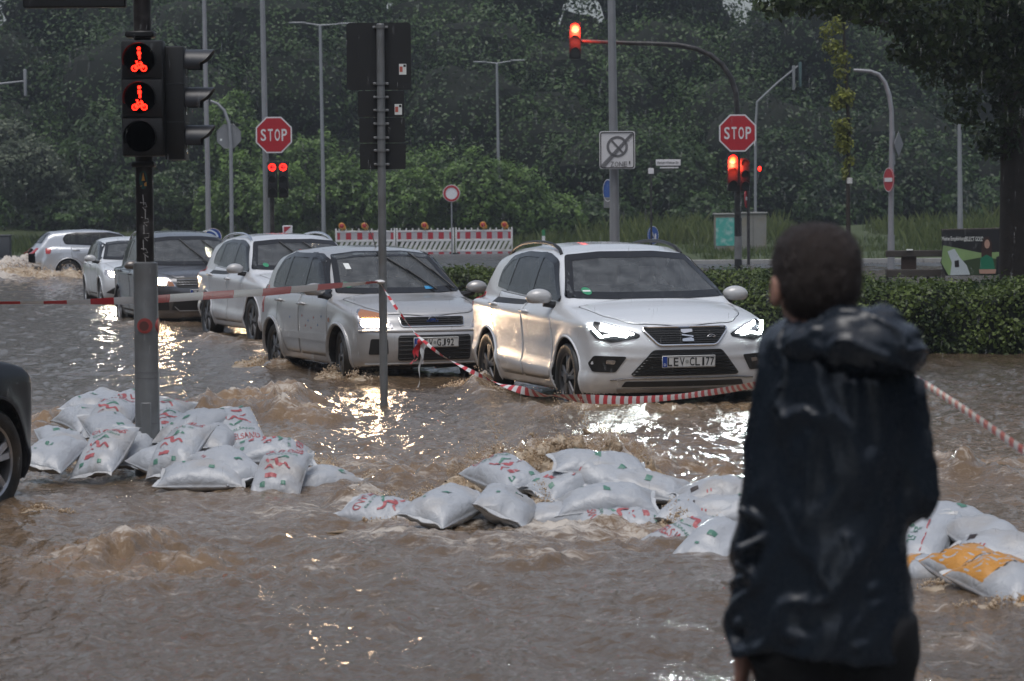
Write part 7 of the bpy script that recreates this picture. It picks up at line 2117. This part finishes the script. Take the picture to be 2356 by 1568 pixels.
ribbon('barrier_tape', Pr, [.026, .026, .026, .03, .035, .045, .075, .08, .06, .04, .045, .05, .04, .035, .03, .03, .03, .03], list(np.linspace(0, 14, 7)) + [12.45, 12.5, 12.6, 13.2, 12.7, 12.5, 12.5, 12.5, 12.5, 12.5], .17, n=420, label='twisted red and white barrier tape sagging in front of the white SUV', category='barrier tape', group='barrier tapes')
kn = thing('tape_tail', 'loose red and white tape ends dangling below the knot in the tape', 'tape', at(966, 790, 27.1))
q0 = np.array(kn.location)
for pts, w_, cl in (([(966, 785), (955, 812), (946, 838)], .05, 1), ([(966, 785), (962, 815), (955, 832)], .045, 1), ([(968, 785), (974, 810), (970, 838)], .055, 0), ([(970, 790), (969, 830), (966, 860), (960, 892)], .03, 0)):
    P = [at(u, v, 27.1) - q0 for u, v in pts]
    mm = mat('tape_red', (.55, .035, .045), rough=.4) if cl else mat('tape_white', (.70, .70, .70), rough=.4)
    P = np.array(P); t = np.linspace(0, 1, 16); C = np.stack([np.interp(t, np.linspace(0, 1, len(P)), P[:, j]) for j in range(3)], 1)
    C[:, 0] += .012 * np.sin(t * 9 + cl); C[:, 1] += .02 * np.sin(t * 7)
    V = np.vstack([C + np.stack([w_ / 2 * np.cos(t * 2), w_ / 2 * np.sin(t * 2), 0 * t], 1), C - np.stack([w_ / 2 * np.cos(t * 2), w_ / 2 * np.sin(t * 2), 0 * t], 1)])
    mk('tape_end', (V, [(i, i + 1, i + 17, i + 16) for i in range(15)]), mm, kn, smooth='all')
mk('knot', sphere((0, 0, .01), (.025, .025, .03), 10, 8), mat('tape_red', (.55, .035, .045)), kn)
mk('knot', (sphere(at(874, 649, 27.92) - q0, (.05, .045, .02), 12, 8)), mat('tape_white', (.7, .7, .7)), kn)
# ================================================================== the man in the dark jacket
DM = 6.67
SM = fscale(DM)
bM = base_at(1900, DM, .08)
man = thing('person', 'person with short dark hair in a wet dark hooded jacket, seen from behind', 'person', bM)
lx = lambda u: (u - 1900) / SM
lz = lambda v: zof(v, DM) - .08
def pt3(u, v, y=0.0): return np.array((lx(u), y, lz(v)))
def stack(rows):
    R_ = np.array([(lz(v), lx(c), a / SM, b) for v, c, a, b in rows]); R_ = R_[np.argsort(R_[:, 0])]
    g = [prof([(r[0], r[k]) for r in R_], .03) for k in (1, 2, 3)]
    return g
# -- body: one continuous surface from head to feet
HY = RAD(16)     # head turned to the left
hc = pt3(1874, 644, .015)
def head_f(x, y, z):
    xr = (x - hc[0]) * math.cos(HY) + (y - hc[1]) * math.sin(HY); yr = -(x - hc[0]) * math.sin(HY) + (y - hc[1]) * math.cos(HY); zr = z - hc[2]
    a = ellipsoid(xr, yr, zr, (0, -.012, .018), (.081, .098, .098))
    a = smin(a, ellipsoid(xr, yr, zr, (0, .030, -.045), (.062, .070, .085)), .04)      # face and jaw
    a = smin(a, ellipsoid(xr, yr, zr, (0, .108, -.030), (.016, .022, .026)), .02)      # nose
    a = smax(a, -ellipsoid(xr, yr, zr, (.032, .100, .008), (.016, .014, .011)), .012)  # eye sockets
    a = smax(a, -ellipsoid(xr, yr, zr, (-.032, .100, .008), (.016, .014, .011)), .012)
    a = smin(a, ellipsoid(xr, yr, zr, (0, .094, -.072), (.024, .012, .009)), .01)      # lips
    for s_ in (-1, 1):
        e = ellipsoid(xr, yr, zr, (s_ * .091, .004, -.030), (.013, .024, .036))
        e = smax(e, -ellipsoid(xr, yr, zr, (s_ * .104, .010, -.026), (.009, .012, .020)), .006)
        a = smin(a, e, .012)
    return a
shL, elL, wrL = pt3(1812, 815, .0), pt3(1772, 1150, -.02), pt3(1716, 1495, .05)
shR, elR, wrR = pt3(2042, 850, .0), pt3(2090, 1140, .0), pt3(2030, 1160, .25)
hips = [pt3(1835, 1500, .0), pt3(1990, 1500, .0)]
def hand_f(x, y, z, w, d, side):
    """palm and five fingers hanging along d from the wrist w; side: where the thumb leaves"""
    d = d / np.linalg.norm(d); s = side - d * (side @ d); s = s / np.linalg.norm(s); n = np.cross(d, s)
    f = capsule(x, y, z, w, w + d * .03, .026, .028)
    for k in (-1, -.33, .33, 1):
        f = smin(f, capsule(x, y, z, w + d * .03 + s * .012 * k, w + d * .088 + s * .024 * k, .016, .0125), .012)
    for k, L in ((-1, .062), (-.33, .078), (.33, .084), (1, .072)):
        p0 = w + d * .088 + s * .024 * k; p1 = p0 + d * L * .48 + n * .010; p2 = p1 + d * L * .32 + n * .022; p3 = p2 + d * L * .16 + n * .020
        g = np.minimum(np.minimum(capsule(x, y, z, p0, p1, .0098, .0088), capsule(x, y, z, p1, p2, .0088, .008)), capsule(x, y, z, p2, p3, .008, .0068))
        f = smin(f, g, .003)
    t0 = w + d * .025 + s * .024; t1 = t0 + d * .036 + s * .026 + n * .012; t2 = t1 + d * .034 + s * .004 + n * .012
    f = smin(f, np.minimum(capsule(x, y, z, t0, t1, .0135, .0105), capsule(x, y, z, t1, t2, .0105, .0085)), .008)
    return f
tg = stack([(730, 1888, 62, .06), (790, 1915, 115, .085), (850, 1925, 140, .10), (1000, 1925, 140, .105), (1200, 1900, 135, .10), (1350, 1895, 140, .095), (1500, 1905, 130, .085), (1560, 1910, 120, .08)])
def torso(x, y, z, g, grow=0.0, k=.0):
    cx, a, b = g[0](z), g[1](z) + grow, g[2](z) + grow
    q = np.sqrt(((x - cx) / a) ** 2 + ((y - .0) / b) ** 2)
    return (q - 1) * np.minimum(a, b)
def body_f(x, y, z):
    f = head_f(x, y, z)
    f = smin(f, capsule(x, y, z, pt3(1880, 690, -.01), pt3(1893, 800, -.005), .055, .062), .03)
    t = smax(torso(x, y, z, tg), z - lz(745), .04); t = smax(t, lz(1560) - z, .04)
    f = smin(f, t, .04)
    f = smin(f, np.minimum(capsule(x, y, z, shL, elL, .050, .040), capsule(x, y, z, elL, wrL, .040, .027)), .03)
    f = smin(f, np.minimum(capsule(x, y, z, shR, elR, .050, .040), capsule(x, y, z, elR, wrR, .040, .027)), .03)
    f = smin(f, hand_f(x, y, z, wrL, np.array((-.10, .18, -1.0)), np.array((.3, 1.0, 0))), .008)
    f = smin(f, hand_f(x, y, z, wrR, np.array((-.6, .8, .1)), np.array((.2, .2, 1.0))), .008)
    for i, hp in enumerate(hips):
        kn_ = np.array((hp[0] + (-.01, .01)[i], .01, .50)); an = np.array((hp[0] + (-.02, .03)[i], -.02, .09))
        f = smin(f, np.minimum(capsule(x, y, z, hp, kn_, .085, .058), capsule(x, y, z, kn_, an, .055, .038)), .03)
        f = smin(f, capsule(x, y, z, an + (0, .0, -.04), an + (0, .15, -.055), .040, .032), .02)
    return f
M_SKIN = mat('skin', (.40, .22, .165), rough=.5, var=.12, vscale=25, sss=.08)
V, F = surface(body_f, (-.34, -.16, -.02), (.32, .40, 1.82), .0085, 1)
mk('body', (V, F), M_SKIN, man, smooth='all')
# -- hair
M_HAIR = mat('dark_hair', (.030, .020, .017), rough=.5, var=.5, vscale=60, bump=1.0, bscale=220, spec=.35)
def hair_f(x, y, z):
    xr = (x - hc[0]) * math.cos(HY) + (y - hc[1]) * math.sin(HY); yr = -(x - hc[0]) * math.sin(HY) + (y - hc[1]) * math.cos(HY); zr = z - hc[2]
    a = ((np.abs(xr / .094) ** 2.5 + np.abs((yr + .014) / .110) ** 2.5 + np.abs((zr - .016) / .106) ** 2.5) ** (1 / 2.5) - 1) * .09 + .003 * pnoise(x * 60, y * 60, z * 25)
    a = smin(a, ellipsoid(xr, yr, zr, (0, -.045, -.055), (.066, .055, .055)), .03)
    a = smax(a, -zr - .098, .01)
    a = smax(a, yr - .045 + .55 * np.clip(-zr + .02, 0, .2) * 1.0, .015)
    for s_ in (-1, 1):
        a = smax(a, -(np.sqrt((yr - .012) ** 2 + (zr + .035) ** 2) - .034 + 10 * np.clip(.060 - s_ * xr, 0, 1)), .008)
    return a
V, F = surface(hair_f, hc - .14, hc + .14, .006, 1)
hair = mk('hair', (V, F), M_HAIR, man, smooth='all')
rh = np.random.RandomState(8); C = V[F].mean(1); g_ = grad(hair_f, C, .004); g_ /= np.linalg.norm(g_, axis=1)[:, None] + 1e-9
pk = rh.choice(len(C), 9000); P = C[pk] + rh.normal(size=(9000, 3)) * .003; N = g_[pk]
dn = np.array((0, -.1, -1.0)) - N * (N @ np.array((0, -.1, -1.0)))[:, None]
dr = N * .2 + dn * 1.0 + rh.normal(size=(9000, 3)) * .35; dr /= np.linalg.norm(dr, axis=1)[:, None]
sd_ = np.cross(dr, rh.normal(size=(9000, 3))); sd_ /= np.linalg.norm(sd_, axis=1)[:, None]
ln = rh.uniform(.0025, .006, 9000)[:, None]
Vh = np.stack([P - sd_ * .0009, P + sd_ * .0009, P + dr * ln], 1).reshape(-1, 3)
mk('hair_strands', (Vh, np.arange(27000).reshape(-1, 3)), mat('hair_strand', (.034, .024, .021), rough=.4, spec=.5), hair, smooth=False, kind='stuff')
# -- jacket
M_JACK, n_, l_, b_ = nt('wet_dark_jacket')
setp(b_, base=(.014, .0195, .028), rough=.3, spec=.5)
tc = n_.new('ShaderNodeTexCoord'); mp = n_.new('ShaderNodeMapping'); mp.inputs['Scale'].default_value = (1, 1, .28); mp.inputs['Rotation'].default_value = (0, .22, 0); l_.new(tc.outputs['Object'], mp.inputs[0])
na = n_.new('ShaderNodeTexNoise'); na.inputs['Scale'].default_value = 11; na.inputs['Detail'].default_value = 5; na.inputs['Distortion'].default_value = .5; l_.new(mp.outputs[0], na.inputs['Vector'])
nb = n_.new('ShaderNodeTexNoise'); nb.inputs['Scale'].default_value = 34; nb.inputs['Detail'].default_value = 4; nb.inputs['Distortion'].default_value = 1.2; l_.new(tc.outputs['Object'], nb.inputs['Vector'])
ba = n_.new('ShaderNodeBump'); ba.inputs['Strength'].default_value = .22; ba.inputs['Distance'].default_value = .03; l_.new(na.outputs[0], ba.inputs['Height'])
bb = n_.new('ShaderNodeBump'); bb.inputs['Strength'].default_value = .16; bb.inputs['Distance'].default_value = .006; l_.new(nb.outputs[0], bb.inputs['Height']); l_.new(ba.outputs[0], bb.inputs['Normal'])
l_.new(bb.outputs[0], b_.inputs['Normal'])
mr_ = n_.new('ShaderNodeMapRange'); mr_.inputs[1].default_value = .35; mr_.inputs[2].default_value = .65; mr_.inputs[3].default_value = .22; mr_.inputs[4].default_value = .32; l_.new(nb.outputs[0], mr_.inputs[0]); l_.new(mr_.outputs[0], b_.inputs['Roughness'])
jg = stack([(735, 1885, 70, .07), (775, 1905, 120, .095), (830, 1925, 150, .115), (900, 1927, 160, .13), (1050, 1925, 165, .135), (1200, 1900, 168, .135), (1350, 1890, 180, .14), (1450, 1895, 192, .145), (1510, 1900, 197, .145)])
def folds(x, y, z):
    q = .18 * fbm(x * 3.0, y * 3.0, z * 2.2, 3)
    r1 = np.abs(pnoise((x + q) * 8.0 - z * 1.6, y * 3.0, z * 1.2 + q * 3))            # drapes hanging from the shoulders
    r2 = np.abs(pnoise((x + q) * 4.5 + 3, y * 4.0, (z + q) * 8.5 - x * 3.0))             # creases round elbow and waist
    low = np.clip((lz(1050) - z) / .25, 0, 1)
    return .019 * (1 - np.clip(r1 * 2.8, 0, 1)) ** 1.3 * (1 - .4 * low) + .012 * (1 - np.clip(r2 * 2.8, 0, 1)) ** 1.5 * (.1 + .9 * low)
def on_back(u, v, arm=None):
    z = lz(v); x = lx(u)
    if arm is None:
        k = max(.05, 1 - ((x - float(jg[0](z))) / float(jg[1](z))) ** 2); y = -float(jg[2](z)) * math.sqrt(k)
    else: y = arm
    return np.array((x, y - .004, z))
RIDGES = [(on_back(a, b, m_), on_back(c_, d_, m_), r_) for a, b, c_, d_, r_, m_ in [
    (1700, 1175, 1768, 1210, .013, -.062), (1694, 1262, 1772, 1222, .014, -.066), (1690, 1300, 1750, 1345, .011, -.045), (1690, 1440, 1760, 1415, .012, -.02), (1800, 850, 1768, 980, .012, -.055), (1826, 840, 1800, 1060, .010, -.062),
    (1880, 850, 1905, 1090, .012, None), (1948, 880, 1960, 1150, .013, None), (2000, 880, 2012, 1040, .011, None), (2050, 930, 2078, 1080, .011, -.052), (2070, 1080, 2120, 1150, .012, -.05), (1850, 1000, 1835, 1200, .010, None),
    (1800, 1452, 1890, 1470, .012, None), (1950, 1478, 2060, 1455, .013, None), (1985, 1350, 2050, 1330, .010, None), (1870, 1300, 1840, 1420, .010, None), (1930, 1230, 1975, 1400, .011, None)]]
def jacket_f(x, y, z):
    t = smax(torso(x, y, z, jg), z - lz(752), .05)
    a = np.minimum(capsule(x, y, z, pt3(1822, 825, 0), pt3(1770, 1150, -.02), .064, .060), capsule(x, y, z, pt3(1770, 1150, -.02), pt3(1724, 1478, .045), .060, .047))
    b = np.minimum(capsule(x, y, z, pt3(2036, 862, 0), pt3(2090, 1135, .0), .066, .062), capsule(x, y, z, pt3(2090, 1135, 0), pt3(2025, 1150, .25), .060, .050))
    f = smin(t, a, .014); f = smin(f, b, .014)
    f = smax(f, lz(1505) - .012 * np.sin(x * 14) - z, .012)
    if 0: hem = np.sqrt(((x - jg[0](z)) / (jg[1](z) + .004)) ** 2 + (y / (jg[2](z) + .004)) ** 2)
    if 0: f = smin(f, np.sqrt(((hem - 1) * .13) ** 2 + (z - lz(1488) + .01 * np.sin(x * 14)) ** 2) - .016, .012)
    f = f - folds(x, y, z)
    for (p, q, r_) in RIDGES: f = smin(f, capsule(x, y, z, p, q, r_, r_ * .5), .012)
    # open at neck and cuff
    return f
V, F = surface(jacket_f, (-.34, -.24, .50), (.33, .36, 1.62), .0095, 1)
jk = mk('jacket', (V, F), M_JACK, man, smooth='all')
def hood_f(x, y, z):
    pts = [(1815, 790, .06, .034), (1812, 800, -.02, .038), (1848, 792, -.080, .040), (1930, 770, -.110, .048), (2005, 772, -.10, .054), (2058, 808, -.03, .044), (2030, 800, .06, .038)]
    f = None
    for (a, b) in zip(pts[:-1], pts[1:]):
        c_ = capsule(x, y, z, pt3(a[0], a[1], a[2]), pt3(b[0], b[1], b[2]), a[3], b[3])
        f = c_ if f is None else smin(f, c_, .03)
    f = smin(f, ellipsoid(x, y, z, pt3(1990, 805, -.115), (.105, .062, .052)), .04)     # the hood lying down the back
    f = smin(f, ellipsoid(x, y, z, pt3(2055, 815, -.085), (.050, .060, .040)), .03)
    f = smax(f, -ellipsoid(x, y, z, pt3(1992, 768, -.075), (.070, .045, .022)), .02)     # its mouth, a dark fold
    f = smax(f, -capsule(x, y, z, pt3(1880, 640, .0), pt3(1890, 780, .0), .060, .064), .02)
    q = .1 * fbm(x * 6, y * 6, z * 6, 2)
    return f - .010 * (1 - np.clip(np.abs(pnoise((x + q) * 9 + z * 9, y * 8, (z - q) * 14)) * 3.2, 0, 1)) ** 1.5
V, F = surface(hood_f, pt3(1740, 920, -.24), pt3(2130, 680, .14), .008, 1)
mk('hood', (V, F), M_JACK, man, smooth='all')
for u, v, y in ((1700, 1490, .05),):
    pass
# -- trousers and shoes
M_TROU = mat('dark_trousers', (.005, .005, .006), rough=.7, var=.3, vscale=12, bump=.3, bscale=40)
def trou_f(x, y, z):
    f = None
    for i, hp in enumerate(hips):
        kn_ = np.array((hp[0] + (-.01, .01)[i], .01, .50)); an = np.array((hp[0] + (-.02, .03)[i], -.02, .11))
        g = np.minimum(capsule(x, y, z, hp + (0, 0, .02), kn_, .105, .075), capsule(x, y, z, kn_, an, .075, .062))
        f = g if f is None else smin(f, g, .03)
    f = smin(f, ellipsoid(x, y, z, (lx(1912), .0, lz(1480)), (.165, .12, .10)), .05)
    f = smax(f, .085 - z, .01)
    return f - .010 * (1 - np.clip(np.abs(pnoise(x * 5, y * 5, z * 9)) * 3, 0, 1))
V, F = surface(trou_f, (-.30, -.18, .04), (.32, .20, .98), .011, 1)
mk('trousers', (V, F), M_TROU, man, smooth='all')
for i, hp in enumerate(hips):
    an = np.array((hp[0] + (-.02, .03)[i], -.02, .07))
    V, F = surface(lambda x, y, z: smax(smin(capsule(x, y, z, an + (0, -.02, -.02), an + (0, .16, -.035), .050, .043), capsule(x, y, z, an, an + (0, 0, .06), .048, .05), .02), -z - .02, .01), an - (.09, .12, .12), an + (.09, .26, .12), .012, 1)
    mk('shoe', (V, F), M_BLACK, man, smooth='all')
# ================================================================== rain and haze
rs = np.random.RandomState(21)
n = 2400
D = rs.uniform(9, 34, n)
X = rs.uniform(-1, 1, n) * (.2 * D + .5); Z = rs.uniform(0.02, 1, n) * (CAM_H + .08 * D)
L = rs.uniform(.012, .085, n); w = rs.uniform(.0009, .0017, n)
C = np.stack([X, D, Z], 1); sl = np.stack([.06 * L, 0 * L, L], 1)
a3 = [(math.cos(t), math.sin(t)) for t in (0.3, 2.4, 4.5)]
V = np.stack([C - sl / 2] + [C + sl * .2 + np.stack([w * p, w * q, 0 * w], 1) for p, q in a3] + [C + sl / 2], 1).reshape(-1, 3)
base = np.array([(0, 2, 1), (0, 3, 2), (0, 1, 3), (4, 1, 2), (4, 2, 3), (4, 3, 1)])
F = (np.arange(n)[:, None, None] * 5 + base[None]).reshape(-1, 3)
m_, n__, l__, b__ = nt('raindrop'); setp(b__, base=(.75, .78, .8), rough=.1, alpha=.26, ior=1.33)
mk('rain', (V, F), m_, None, smooth=False, kind='stuff')

hz, n__, l__, b__ = nt('rain_haze')
n__.remove(b__)
pv = n__.new('ShaderNodeVolumePrincipled')
pv.inputs['Color'].default_value = (.86, .92, 1.0, 1)
pv.inputs['Density'].default_value = HAZE_DENSITY = 0.0008
pv.inputs['Anisotropy'].default_value = .55
l__.new(pv.outputs[0], n__['Material Output'].inputs['Volume'])
mk('haze', box((0, 430, 19), (900, 1000, 41)), hz, None, smooth=False, kind='stuff')
